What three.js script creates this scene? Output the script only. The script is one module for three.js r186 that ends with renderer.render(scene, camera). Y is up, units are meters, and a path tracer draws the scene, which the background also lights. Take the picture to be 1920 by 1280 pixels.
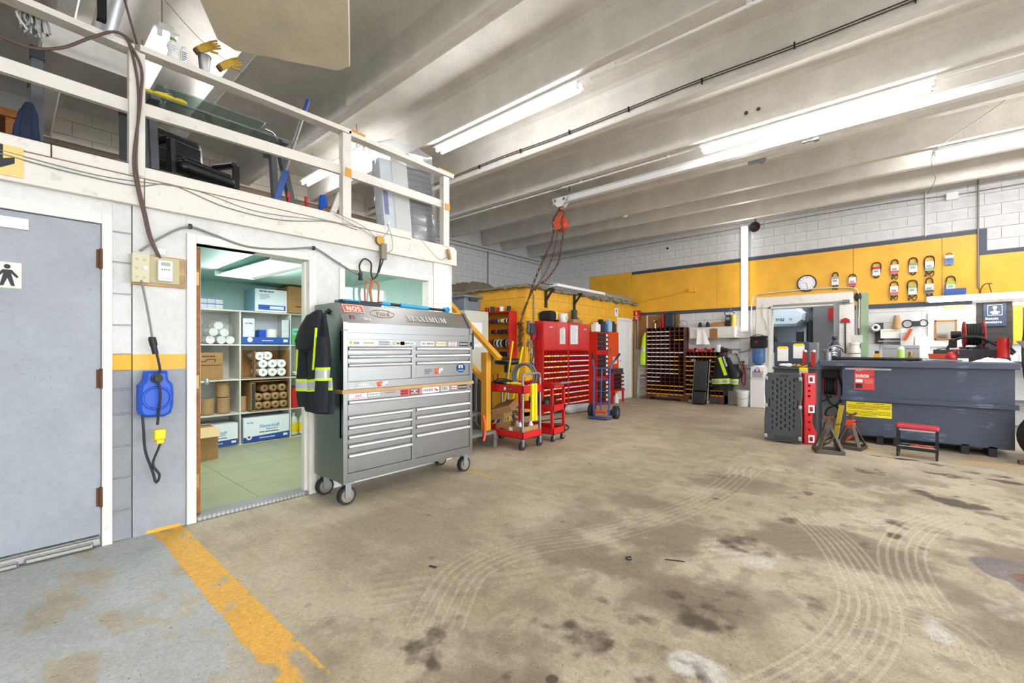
import * as THREE from 'three';
import { RoundedBoxGeometry } from 'three/addons/geometries/RoundedBoxGeometry.js';
import { mergeGeometries } from 'three/addons/utils/BufferGeometryUtils.js';
import { RectAreaLightUniformsLib } from 'three/addons/lights/RectAreaLightUniformsLib.js';

// ---------- camera, sky, exposure ----------
const scene = new THREE.Scene();
const camera = new THREE.PerspectiveCamera(2 * Math.atan(640 / 824) * 180 / Math.PI, 1.5, 0.05, 80);
camera.position.set(0, 1.28, 0);
camera.rotation.y = 40.949 * Math.PI / 180;
camera.setViewOffset(1920, 1280, 0, -15, 1920, 1280);
const renderer = new THREE.WebGLRenderer();
renderer.toneMapping = THREE.LinearToneMapping;
renderer.toneMappingExposure = 1.06;
renderer.shadowMap.enabled = true;
RectAreaLightUniformsLib.init();
scene.background = new THREE.Color().setRGB(0.86, 0.93, 1.0);   // overcast daylight outside the bay doors
scene.backgroundIntensity = 10;

// ---------- helpers ----------
let seed = 20240611;
const rnd = () => { seed = (seed + 0x6D2B79F5) | 0; let t = Math.imul(seed ^ (seed >>> 15), 1 | seed); t = (t + Math.imul(t ^ (t >>> 7), 61 | t)) ^ t; return ((t ^ (t >>> 14)) >>> 0) / 4294967296; };
const rr = (a, b) => a + (b - a) * rnd();
const pick = (a) => a[Math.floor(rnd() * a.length)];
const V = (x, y, z) => new THREE.Vector3(x, y, z);
const PI = Math.PI;
function fin(g) { const n = g.index ? g.toNonIndexed() : g; for (const k of Object.keys(n.attributes)) if (!['position', 'normal', 'uv'].includes(k)) n.deleteAttribute(k); return n; }
function put(g, x, y, z, r) { if (r) { g.rotateX(r[0]); g.rotateY(r[1]); g.rotateZ(r[2] || 0); } g.translate(x, y, z); return fin(g); }
const B = (w, h, d, x = 0, y = 0, z = 0, r = null, bev = 0) => put(bev ? new RoundedBoxGeometry(w, h, d, 1, Math.min(bev, w / 2.01, h / 2.01, d / 2.01)) : new THREE.BoxGeometry(w, h, d), x, y, z, r);
const BM = (x0, x1, y0, y1, z0, z1, bev = 0) => B(Math.abs(x1 - x0), Math.abs(y1 - y0), Math.abs(z1 - z0), (x0 + x1) / 2, (y0 + y1) / 2, (z0 + z1) / 2, null, bev);
const AX = { y: null, x: [0, 0, PI / 2], z: [PI / 2, 0, 0] };
const C = (r, h, x = 0, y = 0, z = 0, ax = 'y', r2 = r, seg = 16) => put(new THREE.CylinderGeometry(r2, r, h, seg), x, y, z, typeof ax === 'string' ? AX[ax] : ax);
const S = (rx, ry, rz, x = 0, y = 0, z = 0, sg = 14) => { const g = new THREE.SphereGeometry(1, sg, Math.max(6, sg - 4)); g.scale(rx, ry, rz); return put(g, x, y, z); };
const TOR = (R, r, x = 0, y = 0, z = 0, rot = null, seg = 24, rs = 8, arc = 2 * PI) => put(new THREE.TorusGeometry(R, r, rs, seg, arc), x, y, z, rot);
const L = (prof, x = 0, y = 0, z = 0, seg = 20, rot = null) => put(new THREE.LatheGeometry(prof.map(p => new THREE.Vector2(p[0], p[1])), seg), x, y, z, rot);
function T(pts, r, seg = 24, rs = 6, closed = false) { return fin(new THREE.TubeGeometry(new THREE.CatmullRomCurve3(pts.map(p => V(...p)), closed, 'centripetal'), seg, r, rs, closed)); }
const shp = (pts) => new THREE.Shape(pts.map(p => new THREE.Vector2(p[0], p[1])));
const E = (pts, d, x = 0, y = 0, z = 0, r = null, bev = 0, holes = []) => { const s = pts instanceof THREE.Shape ? pts : shp(pts); for (const h of holes) s.holes.push(new THREE.Path(h.map(p => new THREE.Vector2(p[0], p[1])))); return put(new THREE.ExtrudeGeometry(s, { depth: d, bevelEnabled: bev > 0, bevelSize: bev, bevelThickness: bev, bevelSegments: 1, curveSegments: 8 }), x, y, z, r); };
const EX = (zy, x0, x1) => { const g = new THREE.ExtrudeGeometry(shp(zy.map(p => [-p[0], p[1]])), { depth: x1 - x0, bevelEnabled: false }); g.rotateY(PI / 2); g.translate(x0, 0, 0); return fin(g); };   // profile in (z, y) swept along x
function ROD(a, b, r, seg = 8, r2 = r) { const p = V(...a), q = V(...b), d = q.clone().sub(p), g = new THREE.CylinderGeometry(r2, r, d.length(), seg); g.applyQuaternion(new THREE.Quaternion().setFromUnitVectors(V(0, 1, 0), d.clone().normalize())); g.translate(...p.add(q).multiplyScalar(0.5).toArray()); return fin(g); }
function BAR(a, b, w, h, up = [0, 1, 0]) { const p = V(...a), q = V(...b), d = q.clone().sub(p), z = d.clone().normalize(), x = V(...up).cross(z); if (x.lengthSq() < 1e-6) x.set(1, 0, 0); x.normalize(); const y = z.clone().cross(x), g = new THREE.BoxGeometry(w, h, d.length()); g.applyMatrix4(new THREE.Matrix4().makeBasis(x, y, z)); g.translate(...p.add(q).multiplyScalar(0.5).toArray()); return fin(g); }
function grid(nu, nv, f, wrapU = false) { const pos = [], idx = []; for (let j = 0; j <= nv; j++) for (let i = 0; i <= nu; i++) pos.push(...f(i / nu, j / nv)); for (let j = 0; j < nv; j++) for (let i = 0; i < nu; i++) { const a = j * (nu + 1) + i, b = a + 1, c = a + nu + 1, d = c + 1; idx.push(a, b, d, a, d, c); } const g = new THREE.BufferGeometry(); g.setAttribute('position', new THREE.Float32BufferAttribute(pos, 3)); g.setIndex(idx); g.computeVertexNormals(); const uv = new Float32Array(pos.length / 3 * 2); g.setAttribute('uv', new THREE.BufferAttribute(uv, 2)); return fin(g); }
function boxUV(g) { const p = g.attributes.position, n = g.attributes.normal, uv = new Float32Array(p.count * 2); for (let i = 0; i < p.count; i++) { const ax = Math.abs(n.getX(i)), ay = Math.abs(n.getY(i)), az = Math.abs(n.getZ(i)); if (ay >= ax && ay >= az) { uv[2 * i] = p.getX(i); uv[2 * i + 1] = p.getZ(i); } else if (ax >= az) { uv[2 * i] = p.getZ(i); uv[2 * i + 1] = p.getY(i); } else { uv[2 * i] = p.getX(i); uv[2 * i + 1] = p.getY(i); } } g.setAttribute('uv', new THREE.BufferAttribute(uv, 2)); return g; }
const used = new Map();
const numbered = (n) => { const k = used.get(n) || 0; used.set(n, k + 1); return k ? `${n}_${String(k).padStart(3, '0')}` : n; };
function mesh(name, geos, mat, parent, keepUV = false) {
  let g = Array.isArray(geos) ? (geos.length > 1 ? mergeGeometries(geos.map(fin)) : fin(geos[0])) : fin(geos);
  if (!keepUV) boxUV(g);
  const m = new THREE.Mesh(g, mat); m.castShadow = m.receiveShadow = true; m.name = parent ? name : numbered(name); (parent || scene).add(m); return m;
}
function inst(name, geo, mat, parent, x = 0, y = 0, z = 0, ry = 0) { const m = new THREE.Mesh(geo, mat); m.name = parent ? name : numbered(name); m.castShadow = m.receiveShadow = true; m.position.set(x, y, z); m.rotation.y = ry; (parent || scene).add(m); return m; }
function thing(name, label, category, pos = [0, 0, 0], ry = 0, group) { const o = new THREE.Group(); o.name = numbered(name); o.position.set(...pos); o.rotation.y = ry; o.userData = { label, category }; if (group) o.userData.group = group; scene.add(o); return o; }
function one(name, label, category, geos, mat, pos = [0, 0, 0], ry = 0, group) { const m = mesh(name, geos, mat, null); m.position.set(...pos); m.rotation.y = ry; m.userData = { label, category }; if (group) m.userData.group = group; return m; }
function struct(name, label, geos, mat) { let m; if (geos) m = mesh(name, geos, mat, null); else { m = new THREE.Group(); m.name = numbered(name); scene.add(m); } m.userData = { kind: 'structure', label, category: name.split('_')[0] }; return m; }
function copyOf(o, pos, ry = 0, label, group) { const c = o.clone(); c.name = numbered(o.name.replace(/_\d\d\d$/, '')); c.userData = { ...o.userData }; if (label) c.userData.label = label; if (group) c.userData.group = group; c.position.set(...pos); c.rotation.y = ry; scene.add(c); return c; }

// ---------- procedural textures ----------
const hash = (x, y) => { let h = Math.imul(x, 374761393) + Math.imul(y, 668265263); h = Math.imul(h ^ (h >>> 13), 1274126177); return ((h ^ (h >>> 16)) >>> 0) / 4294967296; };
function vn(x, y, p = 0) { const xi = Math.floor(x), yi = Math.floor(y), fx = x - xi, fy = y - yi, u = fx * fx * (3 - 2 * fx), v = fy * fy * (3 - 2 * fy), w = (a) => p ? ((a % p) + p) % p : a; const a = hash(w(xi), w(yi)), b = hash(w(xi + 1), w(yi)), c = hash(w(xi), w(yi + 1)), d = hash(w(xi + 1), w(yi + 1)); return a + (b - a) * u + (c - a) * v + (a - b - c + d) * u * v; }
function fbm(x, y, o = 4, p = 0) { let s = 0, a = 0.5, t = 0; for (let i = 0; i < o; i++) { s += a * vn(x, y, p); t += a; a *= 0.5; x *= 2; y *= 2; p *= 2; } return s / t; }
function tex(n, f, size = 1, srgb = true, m = n) {   // f(u,v) -> [r,g,b] 0..255; size = metres per repeat
  const d = new Uint8Array(n * m * 4); for (let j = 0; j < m; j++) for (let i = 0; i < n; i++) { const c = f(i / n, j / m), k = (j * n + i) * 4; d[k] = c[0]; d[k + 1] = c[1]; d[k + 2] = c[2]; d[k + 3] = 255; }
  const t = new THREE.DataTexture(d, n, m); t.wrapS = t.wrapT = THREE.RepeatWrapping; t.magFilter = THREE.LinearFilter; t.minFilter = THREE.LinearMipmapLinearFilter; t.generateMipmaps = true; if (srgb) t.colorSpace = THREE.SRGBColorSpace; t.repeat.set(1 / size, 1 / size); t.needsUpdate = true; return t;
}
const cl = (v) => v < 0 ? 0 : v > 255 ? 255 : v;
const sm = (a, b, x) => { const t = Math.min(1, Math.max(0, (x - a) / (b - a))); return t * t * (3 - 2 * t); };
const mottle = tex(512, (u, v) => { const a = fbm(u * 8, v * 8, 5, 8), b = vn(u * 64, v * 64, 64); let k = 228 + 26 * a + 6 * (b - 0.5); if (vn(u * 96 + 7, v * 96, 96) > 0.955) k -= 22; return [cl(k), cl(k - 1), cl(k - 3)]; }, 1.6);
const grime = tex(512, (u, v) => { const a = fbm(u * 6, v * 6, 5, 6), b = fbm(u * 24 + 3, v * 24, 3, 24); let k = 250 - 12 * sm(0.5, 0.85, a) - 18 * sm(0.7, 0.88, b); return [cl(k), cl(k - 3), cl(k - 8)]; }, 1.3);
const fineBump = tex(256, (u, v) => { const k = 255 * (0.6 * vn(u * 64, v * 64, 64) + 0.4 * vn(u * 128, v * 128, 128)); return [k, k, k]; }, 0.35, false);
const coarseBump = tex(256, (u, v) => { const k = 255 * fbm(u * 16, v * 16, 4, 16); return [k, k, k]; }, 0.5, false);
const woodGrain = tex(512, (u, v) => { const w = fbm(u * 3, v * 40, 4, 0), k = 205 + 50 * Math.sin((v * 34 + w * 5) * 2) * 0.25 + 40 * (w - 0.5); return [cl(k), cl(k - 2), cl(k - 8)]; }, 0.9);
const brushed = tex(512, (u, v) => { const k = 236 + 16 * (vn(u * 6, v * 512, 0) - 0.5) + 10 * (vn(u * 20, v * 256 + 9, 0) - 0.5); return [cl(k), cl(k), cl(k)]; }, 0.7);
const cardTex = tex(256, (u, v) => { const k = 236 + 20 * (vn(u * 4, v * 96, 0) - 0.5) + 24 * (fbm(u * 10, v * 10, 3, 10) - 0.5); return [cl(k), cl(k - 2), cl(k - 4)]; }, 0.4);
const clothBump = tex(256, (u, v) => { const k = 128 + 60 * Math.sin(u * 2 * PI * 64) * Math.sin(v * 2 * PI * 64) + 60 * (fbm(u * 12, v * 12, 3, 12) - 0.5); return [cl(k), cl(k), cl(k)]; }, 0.25, false);
const M = {};
function mat(key, color, rough = 0.6, o = {}) { const { bump, bs, map, ...rest } = o; const m = new (rest.transmission || rest.clearcoat || rest.anisotropy || rest.sheen ? THREE.MeshPhysicalMaterial : THREE.MeshStandardMaterial)({ color, roughness: rough, ...rest }); if (map) m.map = map; if (bump) { m.bumpMap = bump; m.bumpScale = bs || 0.002; } m.name = key; if (key) M[key] = m; return m; }
mat('white', 0xe9e8e5, 0.6, { map: mottle, bump: coarseBump, bs: 0.003 });
mat('whiteTrim', 0xefede8, 0.45, { map: grime });
mat('whiteBlock', 0xe6e6e6, 0.62, { map: mottle, bump: fineBump, bs: 0.003 });
mat('greyBlock', 0x9a9da3, 0.6, { map: mottle, bump: fineBump, bs: 0.003 });
mat('yellowBlock', 0xfcbd30, 0.5, { map: mottle, bump: fineBump, bs: 0.003 });
mat('yellow', 0xfcbd30, 0.42, { map: mottle, bump: coarseBump, bs: 0.002 });
mat('navyBand', 0x454c5c, 0.5, { map: mottle });
mat('greyPaint', 0xa4a9b0, 0.5, { map: mottle, bump: fineBump, bs: 0.0015 });
mat('ceil', 0xe9e6df, 0.5, { map: mottle, bump: coarseBump, bs: 0.003 });
mat('mortar', 0x8a8884, 0.9);
mat('mortarWhite', 0xd6d5d2, 0.85);
mat('teal', 0xb9dfd9, 0.55, { map: mottle });
mat('lino', 0xa9ae8c, 0.4, { map: mottle });
mat('black', 0x1a1a1b, 0.5);
mat('blackMatte', 0x1c1c1e, 0.85, { bump: clothBump, bs: 0.001 });
mat('rubber', 0x222223, 0.8);
mat('darkGrey', 0x3d3e41, 0.6, { map: mottle });
mat('midGrey', 0x77797c, 0.55, { map: mottle });
mat('lightGrey', 0xb4b6b8, 0.5, { map: mottle });
mat('steel', 0xa09f9d, 0.36, { metalness: 1, map: brushed });
mat('steelDark', 0x8b8984, 0.34, { metalness: 1, map: brushed });
mat('chrome', 0xdcdcdc, 0.14, { metalness: 1 });
mat('alu', 0xd8d9da, 0.3, { metalness: 0.9 });
mat('galv', 0x9ea1a3, 0.5, { metalness: 0.7, map: mottle });
mat('red', 0xd3201f, 0.35, { map: mottle });
mat('redDark', 0xb0201c, 0.45, { map: mottle });
mat('orange', 0xe8501a, 0.4, { map: mottle });
mat('blue', 0x1c54c4, 0.4);
mat('blueTruck', 0x3c5c96, 0.45, { map: grime });
mat('brownBin', 0x6a3c30, 0.55, { map: mottle });
mat('cardboard', 0xb58a58, 0.8, { map: cardTex });
mat('woodYellow', 0xe6a22c, 0.45, { map: mottle });
mat('woodPale', 0xdcb27c, 0.5, { map: woodGrain });
mat('woodOrange', 0xc47a2c, 0.5, { map: woodGrain });
mat('woodWhite', 0xe8e5df, 0.6, { map: grime, bump: coarseBump, bs: 0.002 });
mat('woodGrey', 0x8d8b86, 0.8, { map: woodGrain });
mat('paper', 0xf0efeb, 0.8);
mat('offwhite', 0xe4e2dc, 0.5, { map: mottle });
mat('plasticWhite', 0xeeeeec, 0.35);
mat('yellowPlastic', 0xf4d40e, 0.4);
mat('lime', 0xc8f01a, 0.55);
mat('silverTape', 0xbfc3c6, 0.4, { metalness: 0.4 });
mat('navyCloth', 0x1d2126, 0.9, { bump: clothBump, bs: 0.002 });
mat('denim', 0x25304a, 0.9, { bump: clothBump, bs: 0.002 });
mat('leather', 0x17181a, 0.35, { bump: coarseBump, bs: 0.001 });
const scuff = tex(512, (u, v) => { const a = fbm(u * 5, v * 5, 5, 5), s = vn(u * 10, v * 220, 0) * sm(.5, .7, fbm(u * 7 + 3, v * 7, 4, 7)); let k = 168 + 26 * (a - .5) + 70 * sm(.55, .8, s); if (vn(u * 150, v * 60 + 4, 0) > .97) k += 50; return [cl(k), cl(k), cl(k - 2)]; }, 1.2);
mat('dumpBlue', 0x6a7690, 0.5, { map: scuff, bump: coarseBump, bs: 0.003 });
mat('brownPipe', 0x7d6d5c, 0.7, { map: grime });
mat('cable', 0x2a2a2a, 0.6);
mat('cableBrown', 0x5f4a44, 0.6);
mat('cableGrey', 0x84847c, 0.6);
mat('rust', 0x6d4a34, 0.75, { map: grime, metalness: 0.3 });
mat('glass', 0xffffff, 0.02, { transmission: 1, thickness: 0, ior: 1.5 });
mat('plastic', 0xf4f6f8, 0.12, { transmission: 0.85, thickness: 0, ior: 1.45 });
mat('tubeGlow', 0xffffff, 0.3, { emissive: 0xffffff, emissiveIntensity: 9 });

// lettering, labels and print: one shared sheet
const ATL = 2048, atlas = document.createElement('canvas'); atlas.width = atlas.height = ATL;
const actx = atlas.getContext('2d'); let ax0 = 0, ay0 = 0, ah = 0;
const atlasTex = new THREE.CanvasTexture(atlas); atlasTex.colorSpace = THREE.SRGBColorSpace; atlasTex.magFilter = THREE.LinearFilter;
mat('print', 0xffffff, 0.5, { map: atlasTex, transparent: true, alphaTest: 0.35 });
function decal(name, w, h, draw, parent, pos, rot = [0, 0, 0], pxm = 700) {   // flat print w x h metres; draw(ctx, W, H) in pixels
  const W = Math.max(24, Math.min(420, Math.round(w * pxm))), H = Math.max(12, Math.min(420, Math.round(h * pxm)));
  if (ax0 + W + 4 > ATL) { ax0 = 0; ay0 += ah + 4; ah = 0; } if (ay0 + H > ATL) throw new Error('sheet full'); ah = Math.max(ah, H);
  actx.save(); actx.translate(ax0, ay0); actx.beginPath(); actx.rect(0, 0, W, H); actx.clip(); actx.textBaseline = 'middle'; actx.textAlign = 'center'; draw(actx, W, H); actx.restore();
  const g = new THREE.PlaneGeometry(w, h), uv = g.attributes.uv; for (let i = 0; i < uv.count; i++) uv.setXY(i, (ax0 + 0.5 + uv.getX(i) * (W - 1)) / ATL, 1 - (ay0 + 0.5 + (1 - uv.getY(i)) * (H - 1)) / ATL);
  ax0 += W + 4;
  g.rotateX(rot[0]); g.rotateY(rot[1]); g.rotateZ(rot[2]); g.translate(...pos); const m = mesh(name, g, M.print, parent, true); return m;
}
const fillT = (bg, fg, txt, f = 0.6, font = 'bold', face = 'sans-serif') => (c, W, H) => { if (bg) { c.fillStyle = bg; c.fillRect(0, 0, W, H); } c.fillStyle = fg; const ls = [].concat(txt); ls.forEach((t, i) => { let s = H / ls.length * f; c.font = `${font} ${s}px ${face}`; const w = c.measureText(t).width; if (w > W * 0.94) { s *= W * 0.94 / w; c.font = `${font} ${s}px ${face}`; } c.fillText(t, W / 2, H * (i + 0.5) / ls.length); }); };
const barsT = (bg, fg, rows = 1, f = 0.5) => (c, W, H) => { if (bg) { c.fillStyle = bg; c.fillRect(0, 0, W, H); } barRows(c, fg, W * .06, H * .08, W * .88, H * .84, rows, f); };   // small print too fine to read in the photograph: broken strokes
function barRows(c, fg, x, y, w, h, rows, f = .5) { c.fillStyle = fg; const rh = h / rows; for (let r = 0; r < rows; r++) { let u = 0, k = 0; const end = r === rows - 1 && rows > 2 ? w * .7 : w; while (u < end - 2) { const l = Math.min(end - u, rh * f * (.5 + 1.6 * hash(k * 7 + r * 31, Math.floor(w)))); c.fillRect(x + u, y + (r + .5 - f / 2) * rh, l, rh * f); u += l + rh * f * .35; k++; } } }
const PX = [0, PI / 2, 0], NZ = [0, 0, 0];   // print facing +x, facing +z
// ---------- concrete floor ----------
const NX0 = -3.95, NXW = 5.65, NZ0 = -7.6, NZW = 8.0, MK = 1024;
const mk = document.createElement('canvas'); mk.width = mk.height = MK; const mc = mk.getContext('2d');
mc.fillStyle = '#000'; mc.fillRect(0, 0, MK, MK); mc.globalCompositeOperation = 'lighter'; mc.lineCap = 'round'; mc.lineJoin = 'round';
mc.setTransform(MK / NXW, 0, 0, MK / NZW, -NX0 * MK / NXW, -NZ0 * MK / NZW);   // draw in metres (x, z)
const blob = (x, z, rx, rz, a, col, rot = 0) => { mc.save(); mc.translate(x, z); mc.rotate(rot); mc.scale(rx, rz); const g = mc.createRadialGradient(0, 0, 0, 0, 0, 1); g.addColorStop(0, `rgba(${col},${a})`); g.addColorStop(0.55, `rgba(${col},${a * 0.75})`); g.addColorStop(1, `rgba(${col},0)`); mc.fillStyle = g; mc.beginPath(); mc.arc(0, 0, 1, 0, 7); mc.fill(); mc.restore(); };
const OIL = '255,0,0', DUST = '0,255,0', TRK = '0,0,255';
[[-0.75, -3.2, .28, .22, .5], [-0.6, -3.95, .16, .3, .45], [-1.1, -1.8, .34, .3, .3], [-0.85, -1.75, .26, .32, .28], [-1.05, -1.4, .34, .3, .3], [-0.7, -2.3, .3, .4, .38], [-0.35, -2.8, .2, .5, .3], [-.1, -3.9, .3, .5, .3], [-1.3, -4.3, .4, .7, .22], [-.5, -4.6, .6, .4, .25], [.2, -4.2, .3, .5, .28], [-.05, -6.88, .3, .1, .62], [.2, -6.84, .3, .12, .62], [.45, -6.74, .3, .11, .6], [.68, -6.58, .3, .12, .6], [.92, -6.36, .32, .12, .6], [1.2, -6.1, .3, .14, .5], [.5, -6.3, .5, .2, .35], [.26, -5.32, .24, .2, .68], [.42, -5.18, .22, .16, .68], [.6, -4.98, .26, .13, .66], [.85, -4.8, .25, .1, .5], [-.1, -5.9, .5, .3, .3], [-1.5, -1.1, .5, .35, .3], [-.4, -1.5, .5, .4, .3], [.6, -2.6, .4, .5, .2], [-1.0, -1.39, .03, .03, .9], [-2.3, -.25, .4, .18, .28], [-2.9, -.35, .3, .1, .2]].forEach(a => blob(...a, OIL));
[[-0.65, -1.82, .09, .12, .8], [-.55, -1.84, .14, .1, .7], [-.68, -2.98, .3, .14, .55], [-.46, -3.2, .3, .16, .55], [-.1, -4.2, .35, .2, .5], [.46, -3.3, .3, .25, .5], [.05, -2.7, .25, .3, .35], [-1.1, -2.7, .5, .35, .4], [-.2, -5.4, .6, .3, .4], [.3, -2.9, .3, .3, .4], [-.9, -4.9, .3, .3, .4], [-.35, -2.0, .2, .3, .3]].forEach(a => blob(...a, DUST));
function track(pts, w, n, a) { const c = new THREE.CatmullRomCurve3(pts.map(p => V(p[0], 0, p[1]))), N = 60; for (let k = 0; k < n; k++) { const off = (k / (n - 1) - 0.5) * w; mc.strokeStyle = `rgba(${TRK},${a})`; mc.lineWidth = w / n * 0.5; mc.beginPath(); for (let i = 0; i <= N; i++) { const p = c.getPoint(i / N), t = c.getTangent(i / N), x = p.x - t.z * off, z = p.z + t.x * off; i ? mc.lineTo(x, z) : mc.moveTo(x, z); } mc.stroke(); } }
track([[-.515, -4.06], [-.278, -3.585], [-.148, -3.157], [-.09, -2.8], [-.115, -2.46], [-.187, -2.18], [-.3, -1.9], [-.5, -1.5]], .24, 7, .62);
track([[-1.6, -1.3], [-1.736, -1.5], [-1.853, -1.72], [-1.872, -1.96], [-1.788, -2.27], [-1.588, -2.61], [-1.413, -3.07], [-1.2, -4.03], [-1.18, -5.2]], .26, 6, .4);
track([[.12, -3.0], [.057, -3.335], [.039, -3.757], [.13, -4.28], [.292, -4.69]], .22, 6, .6);
track([[.24, -2.595], [.208, -2.79], [.124, -2.87], [.0, -2.86]], .2, 5, .4);
track([[-1.16, -4.8], [-1.24, -5.2], [-1.2, -5.45], [-1.05, -5.4]], .2, 4, .45);
track([[-2.1, -1.3], [-1.5, -2.2], [-1.3, -2.5], [-.9, -3.0], [-.3, -3.7]], .3, 5, .22);
const mdat = mc.getImageData(0, 0, MK, MK).data;
const WATER = [[.52, -3.82, .17, .2], [.6, -3.6, .12, .14]];
const wet = (x, z) => { let w = 0; for (const [a, b, c, d] of WATER) { const q = ((x - a) / c) ** 2 + ((z - b) / d) ** 2; w = Math.max(w, 1 - sm(.75, 1.05, q + .5 * (vn(x * 9, z * 9) - .5))); } return w; };
function marksAt(x, z) { const i = Math.floor((x - NX0) / NXW * MK), j = Math.floor((z - NZ0) / NZW * MK); if (i < 0 || j < 0 || i >= MK || j >= MK) return [0, 0, 0]; const k = (j * MK + i) * 4; return [mdat[k] / 255, mdat[k + 1] / 255, mdat[k + 2] / 255]; }
const mixc = (a, b, t) => [a[0] + (b[0] - a[0]) * t, a[1] + (b[1] - a[1]) * t, a[2] + (b[2] - a[2]) * t];
function floorColor(x, z, hi) {
  const n1 = fbm(x * 1.1 + 40, z * 1.1 + 9, 4), n2 = fbm(x * 5 + 3, z * 5 + 70, 4), st = fbm(x * 3 + 11, z * 22, 3), n3 = hi ? vn(x * 170, z * 170) : .5, n4 = hi ? vn(x * 60 + 5, z * 60) : .5;
  let c = mixc([186, 173, 150], [158, 144, 120], sm(.3, .72, n1 * .55 + n2 * .3 + st * .15));
  const patch = sm(.52, .7, fbm(x * 1.7 + 90, z * 1.7 + 31, 5)) * sm(-2.6, -1.2, x) * sm(.3, -1, z) * sm(-7, -5, z); c = mixc(c, [116, 101, 82], patch * .72); const md = sm(.5, .78, fbm(x * 11 + 3, z * 11 + 8, 4)) * sm(-3.2, -1.2, x) * sm(-7.4, -5.5, z); c = mixc(c, [112, 99, 82], md * .34);
  const [o, d, t] = marksAt(x, z), nn = fbm(x * 7 + 17, z * 7 + 5, 5);
  c = mixc(c, [206, 203, 196], sm(.35, .75, d * .9 + (nn - .5) * .9) * .85);
  c = mixc(c, [66, 56, 45], Math.min(1, sm(.34, .7, o + (nn - .5) * 1.25)) * .8);
  if (t > .02) { c = mixc(c, [212, 202, 180], Math.min(.36, t * .5 * (.4 + n2))); if (t < .3) c = mixc(c, [110, 92, 70], .18); }
  const pz = z + .012 * (n4 - .5) + .03 * (n2 - .5);
  if (pz > -.69) { const worn = sm(.54, .66, fbm(x * 3.2 + 77, z * 6 + 12, 5) + .1 * sm(-2.2, -1.4, x) + .1 * (n4 - .5)); c = mixc(mixc([184, 188, 187], [168, 171, 168], n2), c, worn * .8); }
  if (z > -.845 + .01 * (n4 - .5) && pz < -.68 && x < -1.2) { const worn = sm(.5, .62, fbm(x * 9 + 7, z * 15, 4) * .75 + .28 * sm(-2.3, -1.5, x) + .06 * n3); c = mixc(mixc([230, 178, 78], [220, 166, 76], n2), c, worn); }
  if (Math.abs(z + 3.22) < .05 && x > -3.6 && x < -3.0) c = mixc(c, [214, 170, 92], .55 * sm(.4, .5, nn));
  if (Math.abs(z + 7.22 + .03 * x) < .05 && x > -.5) c = mixc(c, [205, 150, 60], .75 * sm(.35, .5, nn));
  const w = wet(x, z); if (w) { c = mixc(c, [96, 92, 96], w * .75); if (Math.hypot(x - .58, z + 3.72) < .07 + .03 * n4) c = mixc(c, [110, 60, 40], w * .6); }
  if (hi) { const k = 1 + .13 * (n3 - .5) + .08 * (n4 - .5); c = [c[0] * k, c[1] * k, c[2] * k]; if (n4 > .93 && n3 > .6) c = mixc(c, [60, 50, 40], .5); }
  return [cl(c[0]), cl(c[1]), cl(c[2])];
}
const nearTex = tex(2048, (u, v) => floorColor(NX0 + u * NXW, NZ0 + v * NZW, true), 1);
nearTex.repeat.set(1 / NXW, 1 / NZW); nearTex.offset.set(-NX0 / NXW, -NZ0 / NZW);
const FX0 = -8.7, FXW = 15.4, FZ0 = -11.5, FZW = 16.8;
const farTex = tex(1024, (u, v) => floorColor(FX0 + u * FXW, FZ0 + v * FZW, false), 1);
farTex.repeat.set(1 / FXW, 1 / FZW); farTex.offset.set(-FX0 / FXW, -FZ0 / FZW);
const nearRough = tex(512, (u, v) => { const x = NX0 + u * NXW, z = NZ0 + v * NZW, o = marksAt(x, z)[0], k = 255 * (.78 - .55 * wet(x, z) - .3 * sm(.5, .9, o) + .12 * (fbm(x * 5, z * 5, 3) - .5)); return [cl(k), cl(k), cl(k)]; }, 1, false);
nearRough.repeat.copy(nearTex.repeat); nearRough.offset.copy(nearTex.offset);
const floorM = new THREE.MeshStandardMaterial({ map: nearTex, roughness: 1, roughnessMap: nearRough, bumpMap: fineBump, bumpScale: .0015 });
const floorFarM = new THREE.MeshStandardMaterial({ map: farTex, roughness: .72, bumpMap: fineBump, bumpScale: .0015 });
{
  const f = struct('floor', 'worn beige concrete workshop floor with tyre marks and oil stains');
  const x1 = NX0 + NXW, z1 = NZ0 + NZW;
  mesh('slab', BM(NX0, x1, -.15, 0, NZ0, z1), floorM, f);
  mesh('slab', [BM(FX0, NX0, -.15, 0, FZ0, FZ0 + FZW), BM(x1, FX0 + FXW, -.15, 0, FZ0, FZ0 + FZW), BM(NX0, x1, -.15, 0, FZ0, NZ0), BM(NX0, x1, -.15, 0, z1, FZ0 + FZW)], floorFarM, f);
}
// ---------- block work ----------
const BLK = {};
function block(len, h, ax) { const k = len.toFixed(2) + h.toFixed(2) + ax; if (!BLK[k]) BLK[k] = boxUV(fin(ax === 'z' ? new THREE.BoxGeometry(len, h, .03) : new THREE.BoxGeometry(.03, h, len))); return BLK[k]; }
function blocks(parent, ax, plane, u0, u1, y0, y1, mf, skip, w = .4, h = .2) {   // running bond of painted concrete blocks, each its own mesh
  const rows = Math.round((y1 - y0) / h);
  for (let r = 0; r < rows; r++) {
    let u = u0, first = r % 2;
    while (u < u1 - .02) { let len = Math.min(first ? w / 2 : w, u1 - u); first = 0; const y = y0 + (r + .5) * h, c = u + len / 2; if (!skip || !skip(c, y)) { const p = plane + rr(-.0015, .0015); inst('block', block(len - .005, h - .005, ax), mf(c, y), parent, ax === 'z' ? c : p, y, ax === 'z' ? p : c); } u += len; }
  }
}
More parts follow.
